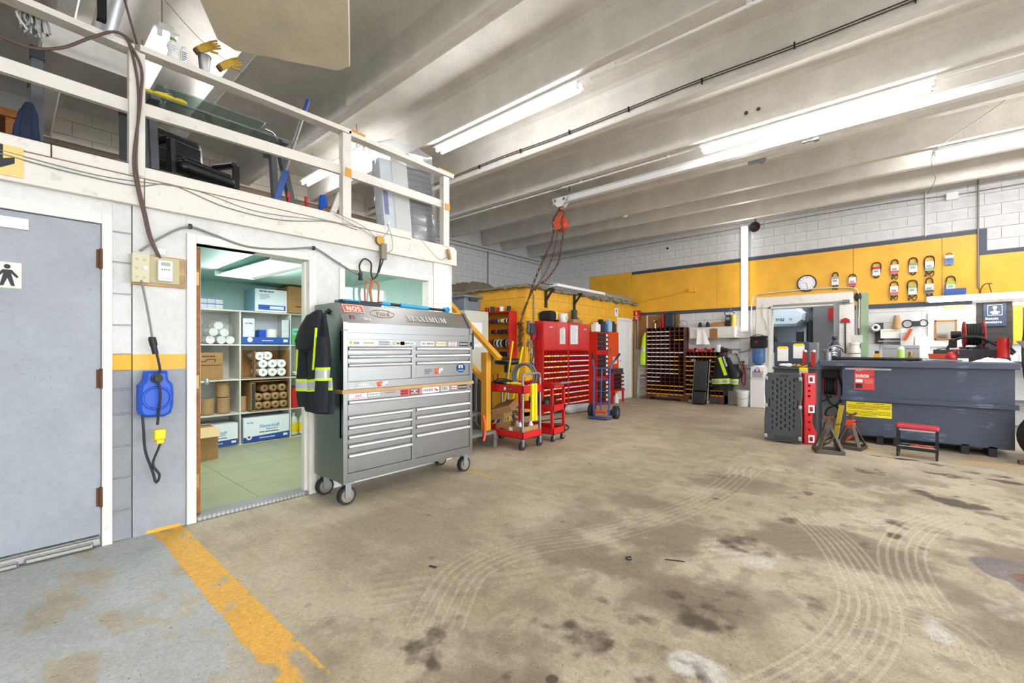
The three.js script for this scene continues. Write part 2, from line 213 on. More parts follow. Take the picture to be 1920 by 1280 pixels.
// ---------- back wall ----------
const wb = struct('wall_back', 'white painted block wall with a broad yellow band between navy stripes');
mesh('backing', [BM(-8.6, -2.06, 0, 4.6, -11.4, -11.225), BM(-.85, 6.6, 0, 4.6, -11.4, -11.225), BM(-2.06, -.85, 2.2, 4.6, -11.4, -11.225)], M.mortarWhite, wb);
blocks(wb, 'z', -11.215, -8.4, 3.2, 3.4, 4.6, () => M.whiteBlock, (u, y) => y > 4.35);
blocks(wb, 'z', -11.215, -5.3, -2.36, 0, 2.2, () => M.whiteBlock);
blocks(wb, 'z', -11.215, 1.2, 3.2, 2.99, 3.4, () => M.whiteBlock);
blocks(wb, 'z', -11.215, -.6, 3.2, .8, 2.1, () => M.whiteBlock);
mesh('paint_field', [BM(-.6, 3.2, 0, .8, -11.23, -11.205), BM(-8.5, -6.69, 2.2, 3.4, -11.23, -11.205)], M.white, wb);
for (const [a, b, top] of [[-6.69, -5.38, 3.38], [-5.375, -3.2, 3.31], [-3.195, -2.62, 3.31], [-2.615, -.612, 3.31], [-.607, .667, 3.31], [.671, 1.128, 3.31], [1.14, 3.2, 2.93]]) mesh('panel', BM(a, b, a < -2.4 ? 2.2 : (a < -.7 ? 2.3 : 2.16), top, -11.23, -11.18, .004), M.yellow, wb);
for (const [a, b, y0, y1] of [[-5.375, -2.62, 3.31, 3.385], [-2.615, -.612, 3.31, 3.385], [-.607, .667, 3.31, 3.385], [.671, 1.128, 3.31, 3.385], [1.14, 1.23, 2.93, 3.385], [1.23, 3.2, 2.93, 3.0], [-5.15, -2.36, 2.18, 2.265], [-.6, 1.05, 2.08, 2.165]]) mesh('paint_stripe', BM(a, b, y0, y1, -11.225, -11.176), M.navyBand, wb);
// ---------- the building's far side wall and the wall behind the camera ----------
const wl = struct('wall_left', 'white painted block side wall under the ends of the ceiling ribs');
mesh('backing', BM(-8.7, -8.525, 0, 4.6, -11.4, 5.2), M.mortarWhite, wl);
blocks(wl, 'x', -8.515, -11.2, -6.6, 2.4, 4.2, () => M.whiteBlock);
mat('whiteBrick', 0xd8d3c8, .75, { map: grime, bump: coarseBump, bs: .006 });
blocks(wl, 'x', -8.515, -6.6, -.4, 3.4, 4.6, () => M.whiteBrick);
const wf = struct('wall_front', 'plain white workshop wall behind the viewer', [BM(-8.7, 6.8, 0, 4.6, 5.0, 5.2)], M.white);
const wr = struct('wall_right', 'white workshop wall with three open bay doorways', [BM(6.5, 6.7, 0, 4.6, -11.4, -9.4), BM(6.5, 6.7, 0, 4.6, -5.4, -4.4), BM(6.5, 6.7, 0, 4.6, -.4, .6), BM(6.5, 6.7, 0, 4.6, 4.4, 5.0), BM(6.5, 6.7, 3.5, 4.6, -9.4, 4.4)], M.white);
struct('ground_outside', 'grey asphalt yard outside the bay doorways', [BM(6.7, 30, -.2, -.02, -22, 20)], mat('asphalt', 0x77767a, .9));
// ---------- ceiling: concrete slab with deep tapered ribs ----------
const ceil = struct('ceiling', 'off-white ribbed concrete ceiling of double tees');
mesh('slab', BM(-8.7, 6.7, 4.56, 4.75, -11.4, 5.2), M.ceil, ceil);
for (const z of [-10.69, -9.46, -8.68, -7.5, -6.36, -5.15, -3.95, -2.785, -1.6, -.4, .8, 2, 3.2, 4.4])
  mesh('rib', EX([[z + .012, 4.13], [z, 4.145], [z - .03, 4.47], [z - .055, 4.53], [z - .12, 4.565], [z + .25, 4.565], [z + .185, 4.53], [z + .16, 4.47], [z + .13, 4.145], [z + .118, 4.13]], -8.5, 6.5), M.ceil, ceil);
mesh('rib_end', [EX([[-2.68, 4.12], [-2.7, 4.14], [-2.7, 4.56], [-2.5, 4.56], [-2.58, 4.44], [-2.6, 4.14], [-2.62, 4.12]], -4.82, 6.5)], M.ceil, ceil);
// ---------- storage block front wall, with mezzanine on top ----------
const wi = struct('wall_inner', 'white inner wall of the storage rooms with a grey and yellow painted base by the doors');
const WX = -3.91;
mesh('wall_panel', [BM(-4.01, WX, 0, 2.27, .6, 5), BM(-4.01, WX, 2.165, 2.27, -.462, .6), BM(-4.01, WX, 2.067, 2.27, -1.82, -.867), BM(-4.01, WX, 0, 2.27, -2.05, -1.82), BM(-4.01, WX, 0, 1.0, -3.43, -2.05), BM(-4.01, WX, 2.06, 2.27, -3.43, -2.05), BM(-4.01, WX, 1.0, 2.06, -3.43, -3.08), BM(-8.5, -4.01, 0, 2.27, -3.43, -3.36)], M.white, wi);
mesh('wall_panel', BM(-4.01, WX, 1.247, 2.27, -.866, -.567), M.white, wi);
mesh('paint_stripe', BM(-4.01, WX + .0005, 1.14, 1.247, -.865, -.567), M.yellow, wi);
mesh('painted_base', BM(-4.01, WX, .0, 1.14, -.865, -.567), M.greyPaint, wi);
mesh('backing', BM(-4.01, -3.918, 0, 2.27, -.563, -.40), M.lightGrey, wi); mesh('paint_stripe', BM(-3.95, WX + .001, .0, .022, -.83, -.64), M.yellow, wi);
for (const [y0, y1, m] of [[0, .2, 'greyBlock'], [.205, .42, 'greyBlock'], [.425, .63, 'greyBlock'], [.635, .845, 'greyBlock'], [.85, 1.01, 'greyBlock'], [1.015, 1.138, 'greyBlock'], [1.14, 1.247, 'yellowBlock'], [1.25, 1.44, 'whiteBlock'], [1.445, 1.65, 'whiteBlock'], [1.655, 1.86, 'whiteBlock'], [1.865, 2.06, 'whiteBlock'], [2.065, 2.26, 'whiteBlock']]) mesh('block', BM(-3.96, -3.912 + rr(-.003, .002), y0, y1, -.561, -.462, .004), M[m], wi);
mesh('corner_board', BM(-3.93, WX + .012, 0, 2.26, -3.37, -3.15), M.whiteTrim, wi);
// ---------- doors in that wall ----------
const d1 = struct('door_1', 'grey steel door with white frame, washroom sign and rusty hinges');
mesh('leaf', BM(-3.95, WX + .004, .075, 2.095, -.408, .5, .003), mat('doorGrey', 0xa3a8b0, .42, { map: mottle, bump: fineBump, bs: .0012 }), d1);
mesh('frame', [BM(-3.99, WX + .022, 0, 2.165, -.462, -.411, .003), BM(-3.99, WX + .022, 2.099, 2.165, -.411, .6, .003)], M.whiteTrim, d1);
mesh('sill', [B(.1, .06, .95, -3.94, .035, .07, [0, 0, 0], .01), B(.06, .035, .5, -3.885, .02, .2, [0, .02, 0], .01), B(.05, .04, .3, -3.89, .025, -.22, [0, -.03, 0], .012)], mat('sillStone', 0xb2b3b2, .85, { map: grime, bump: coarseBump, bs: .01 }), d1);
for (const y of [.32, 1.09, 1.87]) { const h = mesh('hinge', [C(.011, .13, WX + .014, y, -.409, 'y', .011, 10), BM(WX + .002, WX + .008, y - .06, y + .06, -.435, -.385)], M.rust, d1); }
mesh('closer_plate', BM(WX, WX + .02, 1.99, 2.055, -.09, .1, .002), M.plasticWhite, d1); mesh('bolt', [C(.008, .006, WX + .022, 2.025, .0, 'x'), C(.008, .006, WX + .022, 2.025, .03, 'x')], M.alu, d1);
const sg = mesh('sign', BM(WX + .004, WX + .008, 1.64, 1.79, -.062, .14), mat('signCream', 0xf1ebd0, .5), d1);
decal('figure_print', .2, .148, (c, W, H) => { c.fillStyle = '#f3eed6'; c.fillRect(0, 0, W, H); c.fillStyle = '#101010'; const fig = (x) => { c.beginPath(); c.arc(x, H * .17, H * .09, 0, 7); c.fill(); c.beginPath(); c.moveTo(x - H * .12, H * .29); c.lineTo(x + H * .12, H * .29); c.lineTo(x + H * .3, H * .55); c.lineTo(x + H * .24, H * .6); c.lineTo(x + H * .1, H * .42); c.lineTo(x + H * .2, H * .92); c.lineTo(x + H * .1, H * .92); c.lineTo(x, H * .62); c.lineTo(x - H * .1, H * .92); c.lineTo(x - H * .2, H * .92); c.lineTo(x - H * .1, H * .42); c.lineTo(x - H * .24, H * .6); c.lineTo(x - H * .3, H * .55); c.fill(); }; fig(W * .72); fig(W * .24); }, d1, [WX + .0095, 1.715, .038], PX);
const d2 = struct('door_2', 'white door frame of the storage room with a worn inner edge and a chequered sill plate');
mesh('frame', [BM(-4.02, WX + .02, 0, 2.13, -.925, -.867, .003), BM(-4.02, WX + .02, 2.067, 2.13, -1.755, -.925, .003), BM(-4.02, WX + .02, 0, 2.13, -1.82, -1.757, .003), BM(-4.0, -3.94, 0, 2.06, -1.757, -1.735, .003)], M.whiteTrim, d2);
mesh('sill_plate', [BM(-4.05, WX + .004, .0, .032, -1.757, -.927, .004)], M.galv, d2);
for (let k = 0; k < 26; k++) mesh('tread_ridge', B(.004, .02, .022, WX + .005, .016, -.95 - k * .0305, [k % 2 ? .7 : -.7, 0, 0]), M.alu, d2);
{ const leaf = thing('storage_door', 'open storage room door with brown edge and a poster, swung inward', 'door', [-3.985, .035, -.968], 0); leaf.rotation.y = -.225; leaf.userData.kind = 'structure';
  mesh('core', BM(-.84, 0, 0, 2.02, -.005, .04, .002), mat('doorBlue', 0x8fa4ad, .35, { map: mottle }), leaf);
  mesh('edge', BM(-.0, .006, 0, 2.02, -.005, .04), M.woodOrange, leaf);
  mesh('poster', BM(-.62, -.06, .75, 1.95, -.008, -.0055), M.paper, leaf); mesh('poster', BM(-.5, -.1, .75, .82, -.0095, -.0075), M.blue, leaf);
  for (const y of [.25, 1.0, 1.78]) mesh('hinge', BM(.004, .009, y - .05, y + .05, .005, .035), mat('', 0xb29a5a, .4, { metalness: .8 }), leaf);
  const k = mesh('door_knob', [C(.012, .05, -.78, .95, -.03, 'z'), S(.028, .028, .022, -.78, .95, -.062)], M.chrome, leaf); }
const w1 = struct('window_1', 'interior window beside the tool chest, white casing and clear pane');
mesh('frame', [BM(-4.0, WX + .016, 2.04, 2.1, -3.14, -2.05, .003), BM(-4.005, WX + .016, 1.021, 2.039, -3.14, -3.074, .003), BM(-4.005, WX + .016, 1.021, 2.039, -2.092, -2.04, .003), BM(-4.005, WX + .016, .96, 1.02, -3.14, -2.04, .003)], M.whiteTrim, w1);
mesh('pane', BM(-3.965, -3.96, 1.02, 2.04, -3.08, -2.09), M.glass, w1);
// ---------- mezzanine deck, fascia and railing ----------
const mz = struct('floor_mezzanine', 'mezzanine deck with white painted fascia boards');
mesh('deck', BM(-8.5, -3.94, 2.27, 2.44, -3.43, 5), M.woodGrey, mz);
for (const [a, b] of [[5, -.62], [-.625, -3.47]]) mesh('fascia_board', BM(-3.94, -3.868, 2.258, 2.445, b, a, .003), M.woodWhite, mz);
for (const [a, b] of [[5, -.18], [-.186, -2.83]]) mesh('sill_board', BM(-3.96, -3.875, 2.452, 2.53, b, a, .004), M.woodWhite, mz);
mesh('ply_edge', BM(-3.95, -3.885, 2.442, 2.455, -3.3, 5), M.woodOrange, mz);
mesh('fascia_cap', BM(-3.95, -3.88, 2.44, 2.47, -3.45, -2.83), M.woodWhite, mz);
const rail = thing('mezzanine_railing', 'white painted timber railing along the mezzanine edge', 'railing');
for (const [z, y1] of [[-.585, 3.3], [-2.1, 3.31], [-3.315, 3.26]]) mesh('post', BM(-3.945, -3.869, 2.46, y1, z - .043, z + .043, .004), M.woodWhite, rail);
mesh('post', BAR([-3.95, 2.5, -1.98], [-3.95, 2.75, -2.07], .03, .05), M.woodWhite, rail);
for (const [a, ya, b, yb] of [[2.0, 3.42, -.57, 3.318], [-.6, 3.332, -2.14, 3.335], [-2.12, 3.32, -3.42, 3.29]]) mesh('top_rail', BAR([-3.915, ya, a], [-3.915, yb, b], .1, .04), M.woodWhite, rail);
for (const [a, ya, b, yb] of [[2.0, 2.96, -.58, 2.93], [-.6, 2.94, -2.1, 2.97], [-2.1, 2.965, -3.32, 2.95]]) mesh('mid_rail', BAR([-3.93, ya, a], [-3.93, yb, b], .04, .085), M.woodWhite, rail);
for (const g of [BAR([-3.92, 3.362, -1.93], [-3.92, 3.362, -2.3], .06, .018), BAR([-3.92, 3.325, -3.2], [-3.92, 3.318, -3.44], .09, .02), BM(-3.869, -3.862, 2.9, 2.98, -2.14, -2.08), BM(-3.869, -3.862, 2.88, 2.95, -3.36, -3.29)]) mesh('patch_block', g, M.woodYellow, rail);
// ---------- storage room interior ----------
const sr = struct('wall_storage', 'pale teal walls of the lit storage room');
mesh('wall_panel', [BM(-6.98, -6.9, 0, 2.27, -3.4, -.1), BM(-6.9, -4.02, 0, 2.27, -.2, -.1)], M.teal, sr);
mesh('wall_panel', BM(-6.9, -4.02, 0, 2.27, -3.36, -3.34), M.teal, sr);
struct('ceiling_storage', 'pale teal ceiling of the storage room', [BM(-6.9, -4.02, 2.2, 2.265, -3.34, -.2)], M.teal);
{ const sf = struct('floor_storage', 'green vinyl tile floor of the storage room'); const tg = boxUV(fin(new THREE.BoxGeometry(.604, .02, .604))); for (let i = 0; i < 5; i++) for (let j = 0; j < 5; j++) inst('tile', tg, M.lino, sf, -4.34 - i * .607, .02 + rr(-.0006, .0006), -.5 - j * .607); mesh('tile_bed', BM(-6.9, -4.02, .0, .026, -3.34, -.2), mat('', 0x6c705c, .9), sf); }
// ---------- yellow office block at the rear ----------
const yw = struct('wall_yellow', 'yellow painted block walls of the small rear room');
mesh('backing', [BM(-8.5, -5.32, 0, 2.48, -6.66, -6.52), BM(-5.46, -5.32, 0, 2.48, -10.2, -6.52), BM(-5.46, -5.32, 2.07, 2.48, -11.2, -10.2), BM(-5.46, -5.32, 0, 2.1, -11.2, -11.0)], mat('mortarY', 0xd08f18, .8), yw);
blocks(yw, 'x', -5.31, -10.2, -6.52, .08, 2.48, () => M.yellowBlock);
blocks(yw, 'x', -5.31, -11.2, -10.2, 2.08, 2.48, () => M.yellowBlock);
blocks(yw, 'z', -6.51, -8.1, -5.3, .08, 2.48, () => M.yellowBlock);
const roofY = struct('roof_yellow_room', 'flat roof deck of the yellow rear room with ragged grey edge', [BM(-8.5, -5.25, 2.48, 2.53, -11.2, -6.45)], M.woodGrey);
{ const g = [], h = []; for (let z = -11.15; z < -6.5; z += .16) g.push(B(rr(.08, .16), rr(.03, .07), rr(.14, .22), -5.24 + rr(-.02, .02), 2.49 + rr(-.02, .02), z, [rr(-.3, .3), rr(-.3, .3), rr(-.3, .3)], .012)); for (let x = -8.2; x < -5.3; x += .17) g.push(B(rr(.15, .25), rr(.03, .06), rr(.06, .12), x, 2.49 + rr(-.02, .02), -6.44, [rr(-.3, .3), rr(-.3, .3), rr(-.2, .2)], .012));
  const e = mesh('ragged_edge', g, mat('insul', 0x8c8978, .95, { map: grime }), roofY); e.userData.kind = 'stuff'; }
const d3 = struct('door_3', 'white six panel door of the yellow room');
mesh('leaf', BM(-5.36, -5.32, 0, 2.05, -10.95, -10.24), M.plasticWhite, d3);
mesh('frame', [BM(-5.38, -5.285, 0, 2.1, -10.24, -10.17), BM(-5.38, -5.285, 0, 2.1, -11.03, -10.95), BM(-5.38, -5.285, 2.03, 2.1, -10.95, -10.24)], M.whiteTrim, d3);
for (const [y0, y1] of [[.2, .75], [.85, 1.45], [1.55, 1.9]]) for (const [a, b] of [[-10.56, -10.32], [-10.88, -10.64]]) mesh('door_panel', [BM(-5.325, -5.312, y0, y1, a, b, .005), BM(-5.315, -5.309, y0 + .04, y1 - .04, a + .035, b - .035, .003)], M.plasticWhite, d3);
mesh('door_knob', [C(.01, .04, -5.3, 1.0, -10.31, 'x'), S(.02, .027, .027, -5.27, 1.0, -10.31)], M.chrome, d3);
// ---------- doorway in the back wall and the bay beyond ----------
const d4 = struct('door_4', 'wide doorway in the back wall with deep white rounded casing');
mesh('frame', [BM(-2.36, -2.06, 0, 2.2, -11.24, -11.12, .02), BM(-.85, -.6, 0, 2.2, -11.24, -11.12, .02), BM(-2.36, -.6, 2.2, 2.45, -11.24, -11.12, .03), BM(-2.09, -2.05, 0, 2.22, -11.4, -11.1), BM(-.87, -.84, 0, 2.22, -11.4, -11.1), BM(-2.09, -.84, 2.18, 2.22, -11.4, -11.1)], M.whiteTrim, d4);
mesh('track', [BM(-2.0, -.75, 2.225, 2.26, -11.1, -11.07), C(.035, .12, -.72, 2.245, -11.07, 'x')], M.galv, d4);
const br = struct('wall_bay', 'grey corrugated walls of the bay beyond the doorway'); mesh('shell', [BM(-7, 3, 0, 4.2, -17.2, -17), BM(-7.2, -7, 0, 4.2, -17, -11.4), BM(3, 3.2, 0, 4.2, -17, -11.4), BM(-7, 3, 4.2, 4.4, -17, -11.4), BM(-7, 3, -.1, 0, -17, -11.4)], M.midGrey, br);
for (let x = -6.8; x < 3; x += .2) mesh('rib', BM(x, x + .09, 0, 4.2, -17, -16.97), M.darkGrey, br);
// ---------- fluorescent fixtures ----------
function lamp(w, h, p, target, color, power) { const l = new THREE.RectAreaLight(color, power, w, h); l.position.set(...p); l.lookAt(...target); scene.add(l); return l; }
function tubeLight(x0, x1, y, z, label, o = {}) {
  const t = thing('fluorescent_light', label, 'light', [(x0 + x1) / 2, y, z], o.turn || 0, o.group || 'ceiling strip lights'), l = x1 - x0;
  mesh('housing', [BM(-l / 2, l / 2, .035, .08, -.055, .055, .004), BM(-l / 2, l / 2, .025, .036, -.09, .09)], M.plasticWhite, t);
  for (const s of [-1, 1]) { mesh('tube', C(.018, l - .1, 0, -.008, s * .045, 'x', .018, 12), M.tubeGlow, t); for (const e of [-1, 1]) mesh('socket', [B(.018, .06, .04, e * (l / 2 - .03), 0, s * .045, null, .004)], M.plasticWhite, t); }
  const cx = (x0 + x1) / 2, P = o.power || 10, K = o.color || 0xfdfcff;
  if (!o.vertical) { lamp(l, .14, [cx, y - .04, z], [cx, 0, z], K, P); for (const s of [-1, 1]) lamp(l, .07, [cx, y - .008, z + s * .095], [cx, y + .02, z + s * 3], K, P * (o.side || 2.6)); }
  if (o.hang) for (const e of [-1, 1]) mesh('hanger', C(.006, o.hang, e * l * .35, .08 + o.hang / 2, 0), M.galv, t);
  return t;
}
tubeLight(-4.84, -2.48, 4.06, -3.99, 'twin tube strip light under the rib nearest the mezzanine railing');
tubeLight(-2.04, .34, 4.05, -6.39, 'twin tube strip light just in front of the hoist beam', { power: 15 });
tubeLight(.42, 2.8, 4.05, -8.68, 'strip light with a thin cord at its end, above the yellow wall', { power: 24 });
for (const [x, z] of [[.8, -3.99], [3.4, -6.39], [-.5, -.3], [2.8, -.3], [-2, 2.4], [2, 2.4]]) tubeLight(x, x + 2.38, 4.05, z, 'twin tube strip light over the open bays out of view', { power: z < -6 ? 20 : 9 });
// ---------- cloth helper: a hanging garment as one draped tube ----------
function drape(levels, o = {}) {   // levels: [y, half width, half depth, x shift, z shift] from top to bottom
  const { folds = 7, amp = .12, n = 48, open = 0, ph = 0 } = o, m = levels.length - 1, sub = 5;
  return grid(n, m * sub, (u, v) => { const f = v * m, i = Math.min(m - 1, Math.floor(f)), t = f - i, s = t * t * (3 - 2 * t), a = levels[i], b = levels[i + 1], q = (k) => (a[k] || 0) + ((b[k] || 0) - (a[k] || 0)) * s, th = u * 2 * PI; const w = 1 + amp * Math.min(1, v * 3) * (Math.sin(th * folds + ph + 2 * v) * .6 + Math.sin(th * (folds * 2 - 3) + 5 * v) * .4); return [q(3) + Math.cos(th) * q(1) * w, q(0), q(4) + Math.sin(th) * q(2) * w]; });
}
function band(levels, y0, y1, k, o = {}) {   // a strip of tape lying on the same draped surface between two heights
  const { folds = 7, amp = .12, ph = 0, a0 = 0, a1 = 2 * PI, tilt = 0 } = o, m = levels.length - 1, top = levels[0][0], bot = levels[m][0];
  return grid(40, 4, (u, v) => { const th = a0 + u * (a1 - a0), y = y0 + (y1 - y0) * v + tilt * Math.cos(th); let i = 0; while (i < m - 1 && levels[i + 1][0] > y) i++; const a = levels[i], b = levels[i + 1], t = Math.min(1, Math.max(0, (a[0] - y) / (a[0] - b[0]))), s = t * t * (3 - 2 * t), q = (c) => (a[c] || 0) + ((b[c] || 0) - (a[c] || 0)) * s, vv = (i + t) / m, w = 1 + amp * Math.min(1, vv * 3) * (Math.sin(th * folds + ph + 2 * vv) * .6 + Math.sin(th * (folds * 2 - 3) + 5 * vv) * .4); return [q(3) + Math.cos(th) * (q(1) * w + k), y, q(4) + Math.sin(th) * (q(2) * w + k)]; });
}
// ---------- stainless roller tool chest ----------
{
  const t = thing('tool_chest', 'tall stainless steel roller tool chest with stickered drawers and a wooden belt', 'tool chest', [-3.625, 0, -2.512]);
  const F = .265, K = -.235, H = .7225;   // front x, back x, half length (z)
  const P = (a) => a;
  mesh('cabinet', [BM(K, F - .03, .19, .925, -H, H), BM(K, F - .03, .945, 1.44, -H, H)], M.steel, t);
  for (const s of [-1, 1]) mesh('corner_post', [BM(F - .06, F, .19, .925, s * H - s * .04, s * H, .003), BM(F - .06, F, .945, 1.438, s * H - s * .04, s * H, .003)], M.steel, t);
  mesh('bottom_rail', BM(F - .04, F - .002, .19, .262, -H + .04, H - .04, .002), M.steel, t);
  mesh('wood_belt', [BM(K, F + .008, .918, .95, -H - .012, H + .012, .004)], M.woodPale, t);
  mesh('strip', BM(F - .03, F - .004, .952, 1.012, -H + .04, H - .04), M.steel, t);
  mesh('strip', BM(F - .03, F - .004, .862, .917, -H + .04, H - .04), M.steel, t);
  mesh('strip', BM(F - .03, F - .004, 1.307, 1.365, -H + .04, H - .04), M.steel, t);
  mesh('strip', BM(F - .03, F - .008, 1.367, 1.418, -H + .04, H - .04), M.steel, t);
  const ZM = .03;
  mesh('divider', [BM(F - .03, F - .002, .264, .735, ZM - .022, ZM + .022), BM(F - .03, F - .002, 1.014, 1.305, ZM - .022, ZM + .022)], M.steel, t);
  const drawer = (y0, y1, z0, z1) => { const d = mesh('drawer', BM(F - .028, F - .006, y0 + .003, y1 - .003, z0 + .004, z1 - .004, .002), M.steel, t); const hh = new THREE.ExtrudeGeometry(shp([[0, 0], [.02, .003], [.024, .012], [.02, .024], [.006, .03], [0, .03]]), { depth: z1 - z0 - .012, bevelEnabled: false }); hh.translate(F - .006, y1 - .035, z0 + .006); mesh('handle', fin(hh), M.alu, d); };
  const zl = [ZM + .022, H - .04], zr = [-H + .04, ZM - .022];
  drawer(.737, .862, -H + .04, H - .04);
  let ys = [.737, .655, .578, .503, .425, .264]; for (let i = 0; i < 5; i++) drawer(ys[i + 1], ys[i], ...zl);
  ys = [.737, .66, .578, .492, .264]; for (let i = 0; i < 4; i++) drawer(ys[i + 1], ys[i], ...zr);
  ys = [1.306, 1.238, 1.168, 1.014]; for (let i = 0; i < 3; i++) { drawer(ys[i + 1], ys[i], ...zl); drawer(ys[i + 1], ys[i], ...zr); }
  mesh('lid', E([[K, 1.44], [F - .012, 1.44], [F - .012, 1.5], [F - .125, 1.662], [K, 1.662]], 2 * H - .07, 0, 0, -H + .035), M.steel, t);
  for (const s of [-1, 1]) mesh('lid_edge', E([[K, 1.44], [F, 1.44], [F, 1.505], [F - .118, 1.67], [K, 1.67]], .035, 0, 0, s > 0 ? H - .035 : -H), M.steel, t);
  mesh('lid_lip', BM(F - .014, F - .004, 1.42, 1.445, -H + .04, H - .04), M.steel, t);
  mesh('latch', [BM(F - .002, F + .02, 1.315, 1.36, -H - .006, -H + .03, .004), BM(F - .1, F + .01, 1.28, 1.46, -H - .014, -H, .004)], M.black, t);
  for (const z of [.015, -.7]) for (const y of [.89, 1.335]) mesh('lock', C(.012, .012, F, y, z + .01, 'x'), M.chrome, t);
  for (const [x, z] of [[F - .06, H - .06], [K + .06, H - .06], [F - .06, -H + .07], [K + .06, -H + .07]]) {
    const c = mesh('caster', [C(.075, .045, x, .075, z - .0, 'x', .075, 24)], M.rubber, t);
    mesh('hub', [C(.056, .05, x, .075, z, 'x', .056, 20), C(.02, .062, x, .075, z, 'x')], M.chrome, c); mesh('fork', [BM(x - .035, x - .027, .06, .18, z - .025, z + .025), BM(x + .027, x + .035, .06, .18, z - .025, z + .025), BM(x - .04, x + .04, .178, .192, z - .05, z + .05)], M.galv, c);
  }
  const hk = mesh('side_hook', [C(.025, .01, .02, 1.6, H + .004, 'z'), BM(-.02, .06, 1.595, 1.61, H, H + .02, .003), BAR([.02, 1.6, H], [.02, 1.57, H + .05], .02, .012)], M.black, t);
  const st = (w, h, y, z, d, x = F - .003) => decal('sticker', w, h, d, t, [x, y, z], PX, 900);
  // upper strip
  const yS = 1.336; let z = H - .1;
  st(.1, .042, yS, .62, (c, W, H2) => { c.fillStyle = '#b9b53a'; c.beginPath(); c.arc(H2 * .4, H2 * .5, H2 * .28, 0, 7); c.fill(); c.font = `bold ${H2 * .8}px sans-serif`; c.fillStyle = '#6d7030'; c.fillText('xm', W * .66, H2 * .48); });
  st(.11, .025, yS, .49, barsT(null, '#a9a73a', 1)); st(.12, .04, yS, .34, barsT(null, '#6b6b6b', 2));
  st(.12, .048, yS, .19, (c, W, H2) => { c.fillStyle = '#e9e4d4'; c.fillRect(0, 0, W, H2); barRows(c, '#7c5c48', W * .3, H2 * .25, W * .64, H2 * .5, 1, .8); c.strokeStyle = '#8c7c3c'; c.lineWidth = H2 * .14; c.beginPath(); c.arc(W * .14, H2 / 2, H2 * .26, 0, 7); c.stroke(); });
  st(.15, .034, yS, .04 + .06, fillT('#d8d8d6', '#3a3a3a', 'POWERFLEX', .8)); st(.16, .042, yS, -.13, (c, W, H2) => { c.fillStyle = '#dcdcdc'; c.fillRect(0, 0, W, H2); c.font = `bold ${H2 * .7}px sans-serif`; c.fillStyle = '#4a3c5a'; c.fillText('MS', W * .24, H2 / 2); barRows(c, '#c02828', W * .46, H2 * .25, W * .5, H2 * .5, 1, .7); });
  st(.12, .04, yS, -.3, barsT('#d9d2b6', '#c8aa48', 1)); st(.11, .045, yS, -.45, fillT('#d6d4d0', '#a82038', ['ODYSSEY', 'BATTERY'], .85)); st(.12, .042, yS, -.6, fillT('#161616', '#e8e8e8', 'MAXIMUM', .6));
  // lid
  const sl = Math.atan2(.113, .162), lid = (w, h, q, zz, d) => { const m = decal('sticker', w, h, d, t, [0, 0, 0], NZ, 800); m.geometry.rotateX(-sl); m.geometry.rotateY(PI / 2); m.geometry.translate(F - .012 - .113 * q + .003, 1.5 + .162 * q + .002, zz); };
  lid(.19, .085, .78, .58, (c, W, H2) => { c.fillStyle = '#f3ede6'; c.fillRect(0, 0, W, H2); c.fillStyle = '#e0552c'; c.fillRect(W * .03, H2 * .07, W * .94, H2 * .86); c.fillStyle = '#f6efe6'; c.font = `bold ${H2 * .78}px sans-serif`; c.fillText('NOS', W * .5, H2 * .55); });
  lid(.07, .045, .3, .62, (c, W, H2) => { c.font = `bold ${H2}px sans-serif`; c.fillStyle = '#4a2a4a'; c.fillText('T', W * .3, H2 / 2); c.fillStyle = '#b04048'; c.fillText('3', W * .68, H2 / 2); });
  lid(.12, .04, .22, .49, fillT(null, '#dedad4', 'dba', 1));
  lid(.26, .1, .6, .31, (c, W, H2) => { c.strokeStyle = '#a98f62'; c.lineWidth = H2 * .05; c.beginPath(); c.ellipse(W / 2, H2 / 2, W * .46, H2 * .42, 0, 0, 7); c.stroke(); c.fillStyle = '#a58b5e'; c.font = `italic ${H2 * .6}px serif`; c.fillText('Ford', W / 2, H2 * .52); });
  lid(.5, .1, .42, -.17, (c, W, H2) => { c.font = `bold ${H2 * .86}px serif`; c.fillStyle = '#d8d4cc'; c.fillText('MAXIMUM', W / 2, H2 / 2); c.lineWidth = 2; c.strokeStyle = '#8d857a'; c.strokeText('MAXIMUM', W / 2 + 2, H2 / 2 + 2); });
  lid(.13, .02, .96, -.6, barsT(null, '#c7ab2c', 1, .8)); lid(.06, .06, .6, -.63, (c, W, H2) => { c.strokeStyle = '#d06a50'; c.lineWidth = 3; c.beginPath(); c.arc(W / 2, H2 / 2, W * .42, 0, 7); c.stroke(); c.fillStyle = '#d06a50'; c.fillRect(W * .36, H2 * .4, W * .28, H2 * .22); });
  // middle and lower strips
  st(.23, .045, .982, .56, (c, W, H2) => { c.fillStyle = '#e6e6e6'; c.font = `bold ${H2 * .7}px sans-serif`; c.fillText('VERUS', W * .6, H2 * .45); barRows(c, '#e6e6e6', W * .32, H2 * .8, W * .6, H2 * .18, 1, .7); c.strokeStyle = '#e0e0e0'; c.lineWidth = 3; c.beginPath(); c.arc(W * .13, H2 / 2, H2 * .36, 0, 7); c.stroke(); });
  const kn = (c, W, H2) => { c.fillStyle = '#e8581c'; c.fillRect(W * .05, H2 * .12, W * .24, H2 * .5); c.fillRect(W * .3, H2 * .05, W * .2, H2 * .4); c.fillStyle = '#c8281c'; c.fillRect(W * .1, H2 * .62, W * .3, H2 * .3); c.fillStyle = '#ececec'; c.fillRect(W * .52, H2 * .18, W * .18, H2 * .6); c.fillRect(W * .74, H2 * .1, W * .2, H2 * .4); };
  st(.12, .05, .982, .36, kn); st(.11, .07, 1.07, -.27, kn, F - .004);
